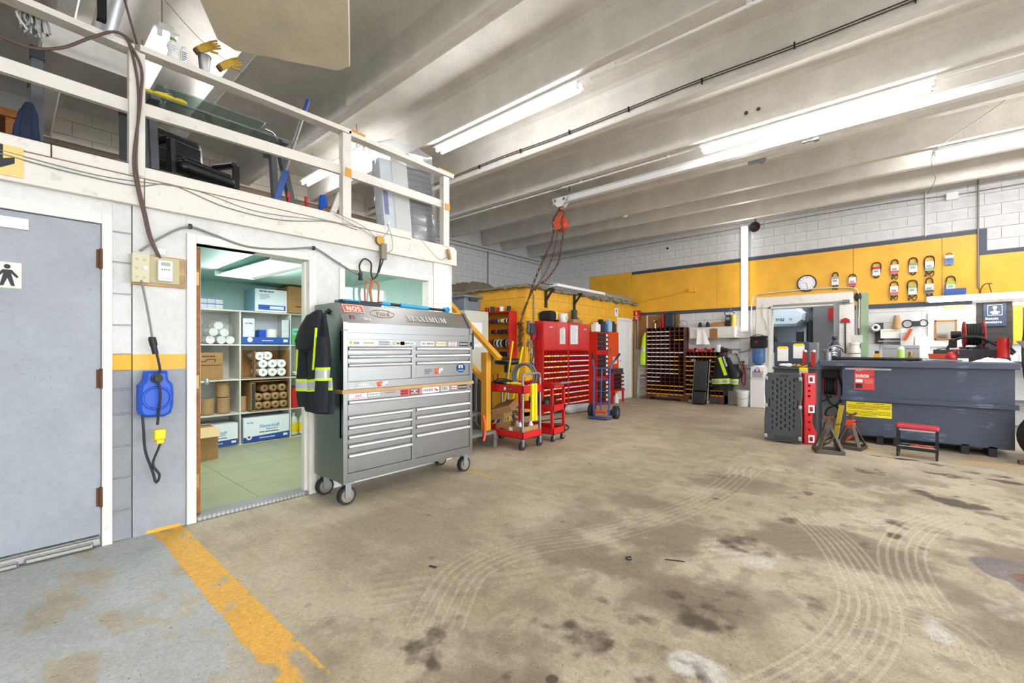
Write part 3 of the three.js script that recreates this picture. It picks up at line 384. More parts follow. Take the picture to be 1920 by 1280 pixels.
  st(.09, .06, 1.07, -.14, barsT(null, '#6a6a6a', 3), F - .004);
  st(.14, .105, 1.09, -.56, (c, W, H2) => { c.fillStyle = '#16305e'; c.beginPath(); c.ellipse(W / 2, H2 / 2, W * .48, H2 * .48, 0, 0, 7); c.fill(); c.strokeStyle = '#a8c4e4'; c.lineWidth = 3; c.stroke(); c.fillStyle = '#dce8f6'; c.fillRect(W * .3, H2 * .2, W * .4, H2 * .3); c.fillStyle = '#7aa4d8'; c.fillRect(W * .22, H2 * .68, W * .56, H2 * .12); c.fillStyle = '#16305e'; c.fillRect(W * .44, H2 * .26, W * .1, H2 * .24); }, F - .004);
  const yL = .89; st(.16, .048, yL, .59, (c, W, H2) => { c.fillStyle = '#eeeeec'; c.fillRect(0, 0, W, H2); c.fillStyle = '#c41824'; c.font = `italic bold ${H2 * .7}px sans-serif`; c.fillText('ARP', W / 2, H2 * .45); c.fillRect(W * .08, H2 * .78, W * .84, H2 * .08); });
  st(.11, .03, yL + .008, .44, barsT('#dcdcdc', '#8c8c8c', 1)); st(.13, .02, yL + .01, .28, barsT(null, '#c07060', 1));
  st(.085, .05, yL, .13, barsT('#c8242a', '#301010', 2)); st(.12, .05, yL, .02, (c, W, H2) => { c.fillStyle = '#b8242a'; c.fillRect(0, 0, W, H2); c.fillStyle = '#181818'; c.fillRect(W * .15, H2 * .1, W * .7, H2 * .8); fillT(null, '#e4e0dc', ['FERODO', 'RACING'], .8)(c, W, H2); });
  st(.2, .055, yL + .002, -.17, (c, W, H2) => { c.fillStyle = '#f0f0ee'; c.fillRect(0, 0, W, H2); c.fillStyle = '#141414'; c.font = `bold ${H2 * .72}px sans-serif`; c.fillText('HAWK', W * .36, H2 / 2); c.fillStyle = '#c42a2a'; c.beginPath(); c.moveTo(W * .68, H2 * .2); c.lineTo(W * .95, H2 * .5); c.lineTo(W * .95, H2 * .8); c.lineTo(W * .78, H2 * .7); c.fill(); });
  st(.1, .045, yL + .004, -.35, fillT('#d8d8d6', '#141414', 'EBC', .95)); st(.07, .03, yL + .006, -.47, barsT('#e6e2e0', '#b83038', 1)); st(.12, .042, yL + .004, -.585, fillT('#161616', '#dcdcdc', 'MAXIMUM', .6));
  st(.1, .045, .226, H - .1, fillT('#ece8e6', '#b8283a', 'Summit', .7, 'italic bold')); st(.14, .045, .226, -H + .12, barsT('#e6e4e8', '#3a3a6a', 1));
}
// jacket hanging on the chest's side hook
{
  const t = thing('work_jacket', 'black hooded work jacket with lime and silver tape hung on the chest side', 'jacket', [-3.48, 0, -1.66]); t.scale.set(1.2, 1.02, 1.15);
  const lv = [[1.55, .015, .012, 0, 0], [1.53, .05, .03, 0, .0], [1.44, .09, .045, -.03, .0], [1.3, .13, .055, -.04, 0], [1.1, .165, .062, -.03, 0], [.95, .175, .066, -.02, 0], [.84, .18, .062, -.02, 0], [.76, .165, .055, -.01, 0]];
  mesh('body', drape(lv, { folds: 5, amp: .13 }), M.navyCloth, t);
  const hd = [[1.565, .02, .02, .0, .01], [1.52, .075, .05, -.02, .03], [1.43, .115, .06, -.06, .04], [1.33, .13, .065, -.1, .045], [1.26, .1, .06, -.11, .045], [1.22, .02, .03, -.1, .04]];
  mesh('hood', drape(hd, { folds: 4, amp: .1 }), M.navyCloth, t);
  const sv = [[1.3, .03, .03, -.16, .04], [1.1, .055, .045, -.155, .045], [.9, .062, .05, -.14, .045], [.8, .05, .045, -.13, .045]];
  mesh('sleeve', drape(sv, { folds: 4, amp: .1 }), M.navyCloth, t);
  const sv2 = [[1.35, .03, .03, .1, .04], [1.1, .045, .04, .12, .045], [.9, .05, .045, .11, .045], [.78, .045, .04, .1, .04]];
  mesh('sleeve', drape(sv2, { folds: 4, amp: .1 }), M.navyCloth, t);
  for (const [y0, y1, m] of [[1.02, 1.0, 'lime'], [1.0, .945, 'silverTape'], [.945, .925, 'lime']]) { mesh('tape', band(lv, y0, y1, .004, { folds: 5, amp: .13, a0: 0, a1: PI, tilt: .02 }), M[m], t); mesh('tape', band(sv, y0, y1, .004, { folds: 4, amp: .1 }), M[m], t); }
  for (const [y0, y1, m] of [[1.12, 1.1, 'lime'], [1.1, 1.04, 'silverTape'], [1.04, 1.02, 'lime']]) mesh('tape', band(sv2, y0, y1, .004, { folds: 4, amp: .1 }), M[m], t);
  mesh('tape', T([[.06, 1.42, .06], [.07, 1.25, .075], [.07, 1.1, .085]], .009, 12, 5), M.lime, t); mesh('tape', T([[-.13, 1.27, .1], [-.15, 1.15, .095], [-.165, 1.05, .09]], .006, 10, 5), M.lime, t);
}
// long handled wash brush lying on the chest
{
  const t = thing('wash_brush', 'black and blue long handled wash brush lying on the tool chest', 'brush', [-3.66, 1.672, -2.0]);
  mat('brushBlue', 0x2fa4d4, .4);
  mesh('head', [E([[-.1, -.05], [-.1, .05], [-.07, .075], [.27, .075], [.31, .03], [.31, -.03], [.27, -.075], [-.07, -.075]], .035, 0, .04, 0, [PI / 2, PI / 2, 0], .004)], M.black, t);
  mesh('head_rim', [TOR(.1, .008, 0, .034, -.0, [PI / 2, 0, 0]), BM(-.075, .075, .028, .042, -.29, .09, .006)], M.brushBlue, t);
  { const g = []; for (let k = 0; k < 60; k++) g.push(C(.004, .02, rr(-.065, .065), .01, rr(-.27, .06), 'y', .004, 5)); const b = mesh('bristles', g, M.black, t); b.userData.kind = 'stuff'; }
  mesh('pole', [ROD([0, .045, -.3], [0, .03, -1.12], .014, 12)], M.black, t); mesh('grip', [ROD([0, .041, -.54], [0, .034, -.88], .021, 12)], M.brushBlue, t); mesh('grip', [ROD([0, .045, -.33], [0, .044, -.42], .02, 12)], M.brushBlue, t);
  mesh('end_cap', [C(.02, .06, 0, .03, -1.13, 'z', .034, 12), TOR(.03, .009, 0, .03, -1.15, null, 16, 6, 5)], M.brushBlue, t);
}
// ---------- things fixed on the wall beside the doors ----------
{
  const t = thing('control_box', 'beige thermostat and switch box on a plywood backing board', 'switch box', [WX, 0, 0]);
  mesh('backboard', BM(0, .02, 1.722, 1.935, -.857, -.56, .002), M.woodPale, t); mesh('metal_plate', BM(.02, .026, 1.745, 1.925, -.82, -.645), mat('olive', 0xbcb489, .45), t);
  const jb = mesh('junction_box', BM(.018, .06, 1.735, 1.93, -.648, -.555, .004), mat('beige', 0xcfc8a6, .45), t); for (let i = 0; i < 3; i++) for (let j = 0; j < 2; j++) mesh('knockout', C(.009, .004, .061, 1.77 + i * .06, -.58 - j * .04, 'x'), M.olive, jb); mesh('toggle', [C(.011, .01, .062, 1.835, -.625, 'x'), B(.02, .008, .008, .07, 1.84, -.625)], M.chrome, jb);
  const th = mesh('thermostat', BM(.026, .058, 1.757, 1.905, -.778, -.693, .01), M.plasticWhite, t); mesh('display', BM(.058, .0595, 1.865, 1.89, -.762, -.71), mat('lcd', 0x9aa58c, .3), th); for (const z of [-.755, -.742, -.729, -.716]) mesh('button', BM(.058, .061, 1.835, 1.843, z - .004, z + .004), M.midGrey, th); mesh('slot', BM(.058, .0592, 1.775, 1.779, -.765, -.706), M.lightGrey, th);
  mesh('tag', BM(.006, .01, 1.95, 1.99, -.745, -.67), M.paper, t);
}
one('conduit_cable', 'brown cable running down from the railing post to the switch box', 'cable', [T([[-3.85, 3.36, -.52], [-3.85, 3.2, -.6], [-3.855, 3.0, -.602], [-3.855, 2.53, -.565], [-3.845, 2.38, -.58], [-3.855, 2.22, -.613], [-3.87, 2.05, -.65], [-3.88, 1.93, -.7]], .009, 60), T([[-3.85, 3.36, -.53], [-3.86, 3.2, -.57], [-3.858, 3.0, -.59], [-3.856, 2.53, -.578], [-3.85, 2.38, -.592], [-3.858, 2.22, -.625], [-3.875, 2.05, -.662], [-3.885, 1.92, -.712]], .008, 60)], M.cableBrown);
one('brown_cable', 'brown cable swooping across the front of the top rail', 'cable', [T([[-3.84, 3.2, .3], [-3.84, 3.07, .05], [-3.84, 3.06, -.1], [-3.84, 3.12, -.22], [-3.84, 3.26, -.36], [-3.845, 3.36, -.48], [-3.85, 3.34, -.56]], .009, 50)], M.cableBrown);
one('ceiling_cable', 'thin brown cable rising from the rail post to the ceiling', 'cable', [T([[-3.85, 3.34, -.58], [-3.87, 3.7, -.5], [-3.9, 4.2, -.42], [-3.9, 4.6, -.4]], .007, 30)], M.cableBrown);
one('grey_cable', 'grey cable draped over the storage door frame between clips', 'cable', [T([[-3.875, 1.95, -.6], [-3.88, 2.07, -.72], [-3.88, 2.16, -.84], [-3.88, 2.175, -.9], [-3.88, 2.15, -1.02], [-3.88, 2.1, -1.25], [-3.88, 2.12, -1.5], [-3.88, 2.175, -1.75], [-3.88, 2.18, -1.8], [-3.88, 2.09, -2.0], [-3.88, 2.01, -2.18], [-3.875, 1.99, -2.23]], .008, 80)], M.cableGrey);
for (const [i, z] of [[0, -.885], [1, -1.79]]) one('cable_clip', i ? 'black and silver clip holding the grey cable near the chest' : 'black and silver clip holding the grey cable above the door hinge side', 'clip', [B(.02, .035, .022, 0, 0, 0, null, .003), C(.012, .02, .01, 0, 0, 'x')], M.black, [-3.885, 2.18, z]);
{
  const t = thing('cord_reel', 'blue retractable cord reel with yellow plug on the grey wall', 'cord reel', [WX, 0, 0]);
  const g = E([[-.05, -.135], [.04, -.14], [.066, -.125], [.076, -.09], [.08, .0], [.074, .06], [.05, .09], [.046, .14], [-.04, .14], [-.046, .09], [-.066, .06], [-.074, 0], [-.074, -.1], [-.066, -.125]], .08, .03, .975, -.672, [0, PI / 2, 0], .018); mesh('case', g, M.blue, t);
  mesh('bracket', BM(0, .03, .9, 1.04, -.62, -.585, .006), M.blue, t); mesh('case_rim', [TOR(.075, .008, .13, .95, -.675, [0, PI / 2, 0])], M.blue, t);
  mesh('cord_outlet', [C(.032, .03, .14, 1.085, -.672, 'x'), C(.02, .05, .15, 1.085, -.672, 'x')], M.black, t);
  mesh('cord', [T([[.1, 1.33, -.664], [.1, 1.2, -.688], [.13, 1.14, -.69], [.16, 1.085, -.672]], .008, 24), T([[.165, 1.08, -.672], [.17, .98, -.685], [.15, .85, -.68], [.14, .77, -.675]], .008, 24), T([[.11, .86, -.6], [.12, .75, -.605], [.12, .6, -.615], [.11, .45, -.655], [.11, .37, -.675], [.12, .42, -.69], [.12, .5, -.655], [.13, .6, -.68], [.135, .66, -.7]], .008, 60)], M.cable, t);
  mesh('connector', [C(.022, .05, .09, 1.33, -.66, [.2, 0, 0]), C(.018, .06, .09, 1.28, -.668, [.2, 0, 0]), C(.02, .02, .095, 1.355, -.655, 'y')], M.black, t);
  mesh('supply_cable', T([[.06, 1.75, -.603], [.06, 1.6, -.628], [.085, 1.4, -.652], [.09, 1.35, -.656]], .007, 20), M.cableGrey, t);
  mesh('yellow_plug', [BM(.11, .165, .668, .74, -.72, -.655, .012), BM(.115, .16, .64, .67, -.71, -.665, .008)], M.yellowPlastic, t);
}
one('exit_sign', 'gold paper sign with a black downward arrow on the fascia', 'sign', [BM(0, .006, 0, .175, -.105, .105)], mat('gold', 0xe2c878, .6), [-3.868, 2.284, .035]);
decal('arrow_print', .21, .175, (c, W, H) => { c.fillStyle = '#e3c97c'; c.fillRect(0, 0, W, H); c.fillStyle = '#151515'; c.beginPath(); c.moveTo(W * .38, 0); c.lineTo(W * .62, 0); c.lineTo(W * .62, H * .46); c.lineTo(W * .83, H * .36); c.lineTo(W * .83, H * .56); c.lineTo(W * .5, H * .84); c.lineTo(W * .17, H * .56); c.lineTo(W * .17, H * .36); c.lineTo(W * .38, H * .46); c.fill(); }, scene.children[scene.children.length - 1], [.0075, .0875, 0], PX);
// pulley weights and hooks above the window
{
  const t = thing('cord_counterweight', 'brass pulley with a grey counterweight hanging by the window', 'pulley', [-3.84, 2.24, -2.45]);
  mesh('pulley', [C(.04, .02, 0, .12, .02, 'x', .04, 20), C(.045, .006, .012, .12, .02, 'x', .045, 20), C(.045, .006, -.012, .12, .02, 'x', .045, 20)], mat('brass', 0xa88648, .35, { metalness: .9 }), t); mesh('weight', BM(-.02, .025, -.065, .095, -.045, .015, .004), mat('leadGrey', 0x8b8576, .6, { map: grime }), t);
  mesh('hook', T([[0, -.06, -.015], [0, -.1, -.005], [0, -.16, .02], [0, -.2, .03]], .007, 20), M.cable, t);
  mesh('string', [T([[0, .14, .06], [0, .22, .2], [0, .3, .55]], .003, 16, 4), T([[0, .13, .06], [0, .18, .2], [0, .27, .5]], .003, 16, 4), T([[0, .16, -.02], [0, .25, -.08], [0, .3, -.07]], .003, 12, 4), T([[0, 0, -.045], [0, .05, -.12], [0, .2, -.11], [0, .3, -.06]], .003, 16, 4)], M.cableGrey, t);
}
one('wood_cleat', 'short round wooden cleat at the end of the fascia with a string', 'cleat', [C(.02, .12, 0, 0, 0, [.25, 0, 0]), T([[0, -.03, .02], [0, -.08, .12], [0, .02, .3], [0, .12, .42], [0, .2, .52]], .003, 20, 4)], M.woodPale, [-3.845, 2.37, -3.33]);
{ const t = thing('extension_lead', 'orange and black extension cords hooked on the wall above the chest', 'cord', [-3.86, 0, -2.3]);
  mesh('black_cord', [T([[0, 2.0, .06], [0, 2.08, .08], [0, 2.155, .03], [0, 2.13, -.04], [0, 2.03, -.045], [0, 1.96, -.06]], .008, 40), T([[0, 2.18, -.15], [0, 2.08, -.13], [0, 2.0, -.1], [0, 1.96, -.05]], .008, 24)], M.cable, t); mesh('plug', [C(.025, .05, 0, 1.97, .07, 'y', .012), C(.02, .03, 0, 2.0, .07, 'y')], M.black, t);
  mesh('orange_cord', [T([[0, 1.72, .02], [0, 1.9, .02], [0, 1.97, -.02], [0, 1.94, -.06], [0, 1.86, -.04], [0, 1.72, -.06]], .009, 40), T([[0, 1.72, -.05], [0, 1.88, -.03], [0, 1.95, -.07], [0, 1.93, -.12], [0, 1.72, -.12]], .009, 40)], mat('cordOrange', 0xc0683a, .55), t); }
// ---------- storage room contents ----------
{
  const t = thing('storage_shelf', 'white melamine storage shelving behind the open door', 'shelf', [-6.9, .03, 0]);
  for (const z of [-1.3, -2.017, -2.653, -3.3]) mesh('upright', BM(0, .43, 0, 1.76, z - .009, z + .009), M.offwhite, t);
  for (const y of [.0, .41, .855, 1.31, 1.755]) mesh('shelf_board', BM(0, .432, y - .009, y + .009, -3.3, -1.3), M.offwhite, t);
  mesh('back_panel', BM(0, .01, 0, 1.755, -3.3, -1.3), M.offwhite, t);
}
const carton = (name, label, x0, x1, y0, y1, z0, z1, m, deco, group) => { const t = thing(name, label, 'box', [(x0 + x1) / 2, y0, (z0 + z1) / 2], 0, group), w = x1 - x0, h = y1 - y0, d = z1 - z0; mesh('carton', BM(-w / 2, w / 2, 0, h, -d / 2, d / 2, .004), m, t); mesh('flap', BM(-w / 2, w / 2, h, h + .003, -.0, d / 2 - .003), m, t); mesh('flap', BM(-w / 2, w / 2, h, h + .0025, -d / 2 + .003, -.004), m, t); if (deco) deco(t, w, h, d); return t; };
const tissue = (full) => (t, w, h, d) => { decal('label_print', d, h, (c, W, H) => { c.fillStyle = '#eef2f6'; c.fillRect(0, 0, W, H); c.fillStyle = '#2a4c9c'; c.beginPath(); c.moveTo(0, H * .8); c.lineTo(W, H * .72); c.lineTo(W, H); c.lineTo(0, H); c.fill(); c.fillStyle = '#3a78b4'; c.font = `italic bold ${H * .17}px serif`; c.fillText('SnowSoft', W * .55, H * .4); c.font = `italic bold ${H * .1}px serif`; c.fillText('Signature', W * .6, H * .52); barRows(c, '#333', W * .34, H * .61, W * .42, H * .06, 1, .7); c.fillStyle = '#2a4c9c'; c.font = `bold ${H * .08}px sans-serif`; c.fillText('ULTRA', W * .14, H * .22); c.fillStyle = '#f4f4f4'; c.beginPath(); c.arc(W * .12, H * .8, H * .11, 0, 7); c.fill(); c.fillStyle = '#b03838'; c.beginPath(); c.arc(W * .12, H * .8, H * .05, 0, 7); c.fill(); barRows(c, '#f4f4f4', W * .34, H * .84, W * .34, H * .06, 1, .7); c.fillStyle = '#f4f4f4'; c.fillRect(W * .86, H * .8, W * .1, H * .1); }, t, [w / 2 + .002, h / 2, 0], PX, 420); };
mat('boxWhite', 0xe4eaf0, .7, { map: cardTex });
carton('tissue_box', 'white and blue tissue carton on the lowest shelf, printed front in full view', -6.86, -6.46, .05, .37, -2.63, -2.05, M.boxWhite, tissue(true));
carton('tissue_box', 'white and blue tissue carton half hidden behind the tall cardboard box', -6.86, -6.44, .05, .33, -1.98, -1.45, M.boxWhite, tissue(true));
carton('cardboard_box', 'tall open cardboard box standing on the floor by the storage door', -6.1, -5.85, .03, .38, -1.6, -1.28, M.cardboard, (t, w, h, d) => { mat('cardPale', 0xd8bc8c, .8); mesh('flap', B(.12, .004, d, w / 2 + .045, h - .03, 0, [0, 0, -1.1]), M.cardPale, t); mesh('flap', B(.1, .004, d, -w / 2 - .04, h - .02, 0, [0, 0, 1.0]), M.cardPale, t); });
carton('cardboard_box', 'brown cardboard box with curled print on the second shelf up', -6.86, -6.5, .897, 1.24, -1.83, -1.45, M.cardboard, (t, w, h, d) => decal('label_print', d * .9, h * .9, (c, W, H) => { c.strokeStyle = '#4a3a28'; c.lineWidth = 3; c.beginPath(); c.moveTo(W * .2, H * .3); c.lineTo(W * .5, H * .3); c.lineTo(W * .55, H * .22); c.lineTo(W * .8, H * .22); c.lineTo(W * .8, H * .34); c.stroke(); barRows(c, '#4a3a28', W * .4, H * .06, W * .4, H * .08, 1, .6); c.fillRect(0, H * .45, W, 2); }, t, [w / 2 + .003, h / 2, 0], PX, 300));
carton('shipping_box', 'white and pale blue carton standing on top of the shelving', -6.84, -6.46, 1.797, 2.1, -2.6, -2.19, M.boxWhite, (t, w, h, d) => { decal('label_print', d, h, (c, W, H) => { c.fillStyle = '#e6eef4'; c.fillRect(0, 0, W, H); c.fillStyle = '#2a58b0'; c.fillRect(W * .1, H * .7, W * .85, H * .22); c.fillStyle = '#dfe8f0'; c.fillRect(W * .45, H * .74, W * .45, H * .14); c.fillStyle = '#2a4c7c'; c.font = `bold ${H * .09}px sans-serif`; c.textAlign = 'left'; barRows(c, '#2a4c7c', W * .14, H * .06, W * .44, H * .08, 1, .7); barRows(c, '#5a6c8c', W * .15, H * .22, W * .3, H * .24, 4, .35); }, t, [w / 2 + .002, h / 2, 0], PX, 350); mesh('side_panel', BM(-w / 2, w / 2, .0, h, d / 2, d / 2 + .002), mat('paleBlue', 0x9cc4dc, .7), t); });
carton('cardboard_box', 'large brown cardboard box on top of the shelving by the ceiling', -6.88, -6.42, 1.797, 2.17, -3.0, -2.605, M.cardboard, (t, w, h, d) => decal('label_print', d, h, (c, W, H) => { c.fillStyle = '#3a2c1c'; c.font = `bold ${H * .08}px sans-serif`; c.fillText('10', W * .85, H * .12); barRows(c, '#3a2c1c', W * .5, H * .17, W * .45, H * .15, 3, .3); barRows(c, '#3a2c1c', W * .25, H * .7, W * .3, H * .1, 1, .4); c.strokeStyle = '#3a2c1c'; c.lineWidth = 2; c.strokeRect(W * .7, H * .86, W * .25, H * .1); }, t, [w / 2 + .003, h / 2, 0], PX, 300));
for (let i = 0; i < 3; i++) for (let j = 0; j < 2; j++) carton('glove_box', 'small white glove box with blue edge on top of the shelving', -6.8, -6.5, 1.797 + j * .068, 1.862 + j * .068, -1.66 - i * .086, -1.576 - i * .086, M.boxWhite, (t, w, h, d) => mesh('blue_edge', BM(w / 2, w / 2 + .002, h - .012, h - .002, -d / 2, d / 2), M.blue, t), 'small glove boxes on the shelving');
{ const t = thing('cut_open_carton', 'white and blue carton with a torn front holding a paper roll', 'box', [-6.66, 1.352, -2.335]); const hw = .3, h = .34;
  mesh('carton', [BM(-.2, .2, 0, .006, -hw, hw), BM(-.2, -.19, 0, h, -hw, hw), BM(-.2, .2, 0, h, hw - .008, hw), BM(-.2, .2, 0, h, -hw, -hw + .008), BM(.19, .2, 0, .09, -hw, hw), BM(.19, .2, .09, h, .15, hw), BM(.19, .2, .09, h, -hw, -.2)], M.boxWhite, t); decal('label_print', .6, .09, (c, W, H) => { c.fillStyle = '#2a55ac'; c.fillRect(0, 0, W, H); c.fillStyle = '#f0f0f0'; c.beginPath(); c.arc(W * .16, H * .4, H * .36, 0, 7); c.fill(); c.fillRect(W * .86, H * .3, W * .1, H * .4); barRows(c, '#f0f0f0', W * .4, H * .4, W * .24, H * .2, 1, .7); }, t, [.202, .05, 0], PX, 400); decal('label_print', .14, .1, fillT(null, '#2a4c8c', ['ULTRA', ''], .6), t, [.202, .25, .22], PX, 300); mesh('inner_roll', [C(.075, .2, .05, .11, -.12, 'y')], M.paper, t); mesh('inner_box', BM(-.1, .06, .006, .2, -.05, .04), M.blue, t); }
{ const t = thing('plastic_bag', 'clear plastic bag of white paper rolls on the upper shelf', 'bag', [-6.66, 1.349, -1.8]); for (const [x, y, z] of [[.06, .055, .1], [.06, .055, -.02], [.06, .055, -.12], [.04, .155, .06], [.04, .15, -.06], [.02, .24, .0]]) mesh('roll', C(.05, .24, x - .05, y, z, 'x'), M.paper, t); const g = new THREE.SphereGeometry(1, 28, 20), p = g.attributes.position; for (let i = 0; i < p.count; i++) { const x = p.getX(i), y = p.getY(i), z = p.getZ(i), k = 1 + .16 * (fbm(x * 4 + 9, y * 4 + z * 3, 3) - .5) * 2; p.setXYZ(i, x * .19 * k, Math.max(0.004, .16 + y * .165 * k), z * .19 * k); } g.computeVertexNormals(); mesh('bag_film', g, M.plastic, t); }
{ const t = thing('towel_roll_carton', 'open cardboard carton with white paper towel rolls lying inside', 'box', [-6.66, .897, -2.335]); const hw = .305, h = .37; mesh('carton', [BM(-.2, .2, 0, .006, -hw, hw), BM(-.2, -.192, 0, h, -hw, hw), BM(-.2, .2, 0, h, hw - .006, hw), BM(-.2, .2, 0, h, -hw, -hw + .006), BM(.1, .2, 0, h, .14, .146)], M.cardboard, t); }
for (const [z, y] of [[-.08, .07], [-.2, .07], [.04, .07], [-.08, .185], [-.2, .185], [.04, .185], [-.02, .295], [.08, .29]]) { const r = thing('paper_towel_roll', 'white paper towel roll lying in the open cardboard carton', 'paper roll', [-6.62, .9 + y, -2.335 + z], 0, 'white rolls in the open carton'); mesh('paper', C(.056, .3, 0, 0, 0, 'x', .056, 20), M.paper, r); mesh('core', C(.018, .302, 0, 0, 0, 'x', .018, 12), M.lightGrey, r); }
{ const t = thing('brown_roll_carton', 'open carton on its side packed with brown paper towel rolls', 'box', [-6.66, .453, -2.39]); const hw = .25, h = .4; mesh('carton', [BM(-.2, .2, 0, .006, -hw, hw), BM(-.2, -.192, 0, h, -hw, hw), BM(-.2, .2, 0, h, hw - .006, hw), BM(-.2, .2, 0, h, -hw, -hw + .006), BM(-.2, .2, h - .006, h, -hw, hw), BM(.19, .2, .01, h - .02, .195, .244)], M.cardboard, t); mesh('dark_panel', BM(.2, .203, .02, h - .03, .2, .24), mat('darkGreen', 0x30362c, .7), t); }
mat('kraft', 0xbf9a6c, .75, { map: cardTex });
for (let j = 0; j < 3; j++) for (let i = 0; i < 4; i++) { if (j == 2 && i == 0) continue; const r = thing('brown_paper_roll', 'brown paper towel roll end-on in the packed carton', 'paper roll', [-6.62 + (j == 2 ? rr(-.05, .02) : 0), .518 + j * .115, -2.247 - i * .108 + (j == 2 ? .02 : 0)], 0, 'brown rolls in the packed carton'); mesh('paper', L([[.022, -.13], [.055, -.13], [.055, .13], [.022, .13], [.022, -.13]], 0, 0, 0, 20, [0, 0, PI / 2]), M.kraft, r); mesh('core', C(.021, .2, -.02, 0, 0, 'x', .021, 12), M.kraft, r); }
for (const [y, z, l] of [[.45, -1.68, 'brown paper roll standing alone beside the stacked pair'], [.45, -1.86, 'lower brown paper roll of the stacked pair on the shelf'], [.657, -1.855, 'upper brown paper roll of the stacked pair on the shelf'], [.45, -2.084, 'brown paper roll standing between the upright and the packed carton']]) one('kraft_roll', l, 'paper roll', [L([[.02, 0], [.075, 0], [.077, .01], [.077, .2], [.075, .21], [.02, .21], [.02, 0]].map(p => [p[0] * (z < -2 ? .64 : 1), p[1] * .95]), 0, 0, 0, 24)], M.kraft, [-6.6, y + .003, z]);
carton('red_box', 'red box with white arrow label on the shelf beside the jacket', -6.8, -6.46, .45, .73, -2.93, -2.675, M.red, (t, w, h, d) => decal('label_print', .12, .07, barsT('#f4f0ee', '#c03030', 2), t, [w / 2 + .002, .08, -.03], PX, 300));
carton('green_box', 'green and teal carton with bold lettering half hidden by the jacket', -6.8, -6.46, 1.352, 1.58, -2.95, -2.675, mat('tealBox', 0x7cc4ae, .6), (t, w, h, d) => decal('label_print', d, h, (c, W, H) => { c.fillStyle = '#7cc8b0'; c.fillRect(0, 0, W, H); c.fillStyle = '#4cb848'; c.fillRect(0, H * .4, W, H * .6); c.fillStyle = '#182818'; c.font = `bold ${H * .24}px serif`; c.fillText('Rep', W * .36, H * .55); barRows(c, '#182818', W * .06, H * .16, W * .44, H * .08, 1, .7); }, t, [w / 2 + .002, h / 2, 0], PX, 300));
one('folded_sheets', 'loose white folded sheets on the shelf under the green box', 'paper', [B(.3, .03, .22, 0, .02, 0, [0, .2, .05], .008), B(.26, .02, .2, .02, .045, 0, [0, -.2, .08], .006)], M.paper, [-6.64, .9, -2.82]);
for (const [z, i] of [[-2.73, 0], [-2.865, 1]]) { const t = thing('cleaner_jug', i ? 'clear jug with yellow label on the lowest shelf, farther along' : 'clear jug with yellow label on the lowest shelf beside the tissue carton', 'jug', [-6.56, .05, z]); mesh('bottle', L([[0, 0], [.06, 0], [.062, .02], [.062, .2], [.045, .25], [.02, .275], [.018, .295], [0, .295]], 0, 0, 0, 18), mat('jugPale', 0xd8dcc0, .25), t); mesh('label', L([[.0635, .05], [.0635, .17]], 0, 0, 0, 18), M.yellowPlastic, t); mesh('cap', C(.021, .03, 0, .305, 0), M.plasticWhite, t); }
{ const t = thing('ceiling_fixture', 'twin tube reflector light on the teal storage room ceiling', 'light', [-5.18, 2.16, -1.82], .05); mesh('reflector', [E([[-.21, -.02], [-.07, .035], [.07, .035], [.21, -.02], [.21, -.028], [.07, .02], [-.07, .02], [-.21, -.028]], 1.4, -.7, 0, 0, [0, PI / 2, 0])], M.plasticWhite, t); for (const e of [-.71, .71]) mesh('end_plate', BM(e - .01, e + .01, -.03, .03, -.21, .21), M.plasticWhite, t); for (const s of [-1, 1]) mesh('tube', C(.018, 1.34, 0, -.01, s * .1, 'x', .018, 12), M.tubeGlow, t); lamp(1.3, .35, [-5.18, 2.1, -1.82], [-5.18, 0, -1.82], 0xfdfffb, 20); for (const s of [-1, 1]) lamp(1.3, .06, [-5.18, 2.14, -1.82 + s * .24], [-5.18, 2.2, -1.82 + s * 3], 0xfdfffb, 30); }
// ---------- mezzanine contents ----------
const DK = 2.44;
mat('glassGreen', 0xcfdcd6, .04, { transmission: .78, thickness: 0, ior: 1.5 });
mat('postGrey', 0x60646a, .45, { map: mottle });
{ const t = thing('raised_cabinet', 'white open bottomed cabinet on grey posts behind the railing', 'cabinet', [-4.6, DK, -.43]);
  mesh('front_panel', BM(.28, .3, .86, 1.07, -.27, .27, .003), M.offwhite, t); mesh('side_panel', BM(-.3, .28, .86, 1.07, .25, .27, .003), M.offwhite, t); mesh('side_panel', BM(-.3, .28, .86, 1.07, -.27, -.25, .003), M.offwhite, t); mesh('top_panel', BM(-.3, .3, 1.07, 1.09, -.27, .27), M.offwhite, t); mesh('bottom_panel', BM(-.3, .28, .88, .9, -.25, .25), M.offwhite, t);
  for (const [x, z] of [[.24, .29], [-.26, .29], [-.26, -.22], [.24, -.22]]) { mesh('leg', BM(x - .02, x + .02, 0, .84, z - .03, z + .03, .003), M.postGrey, t); mesh('leg_bracket', BM(x - .025, x + .03, .79, .87, z - .035, z + .035, .003), M.darkGrey, t); } }
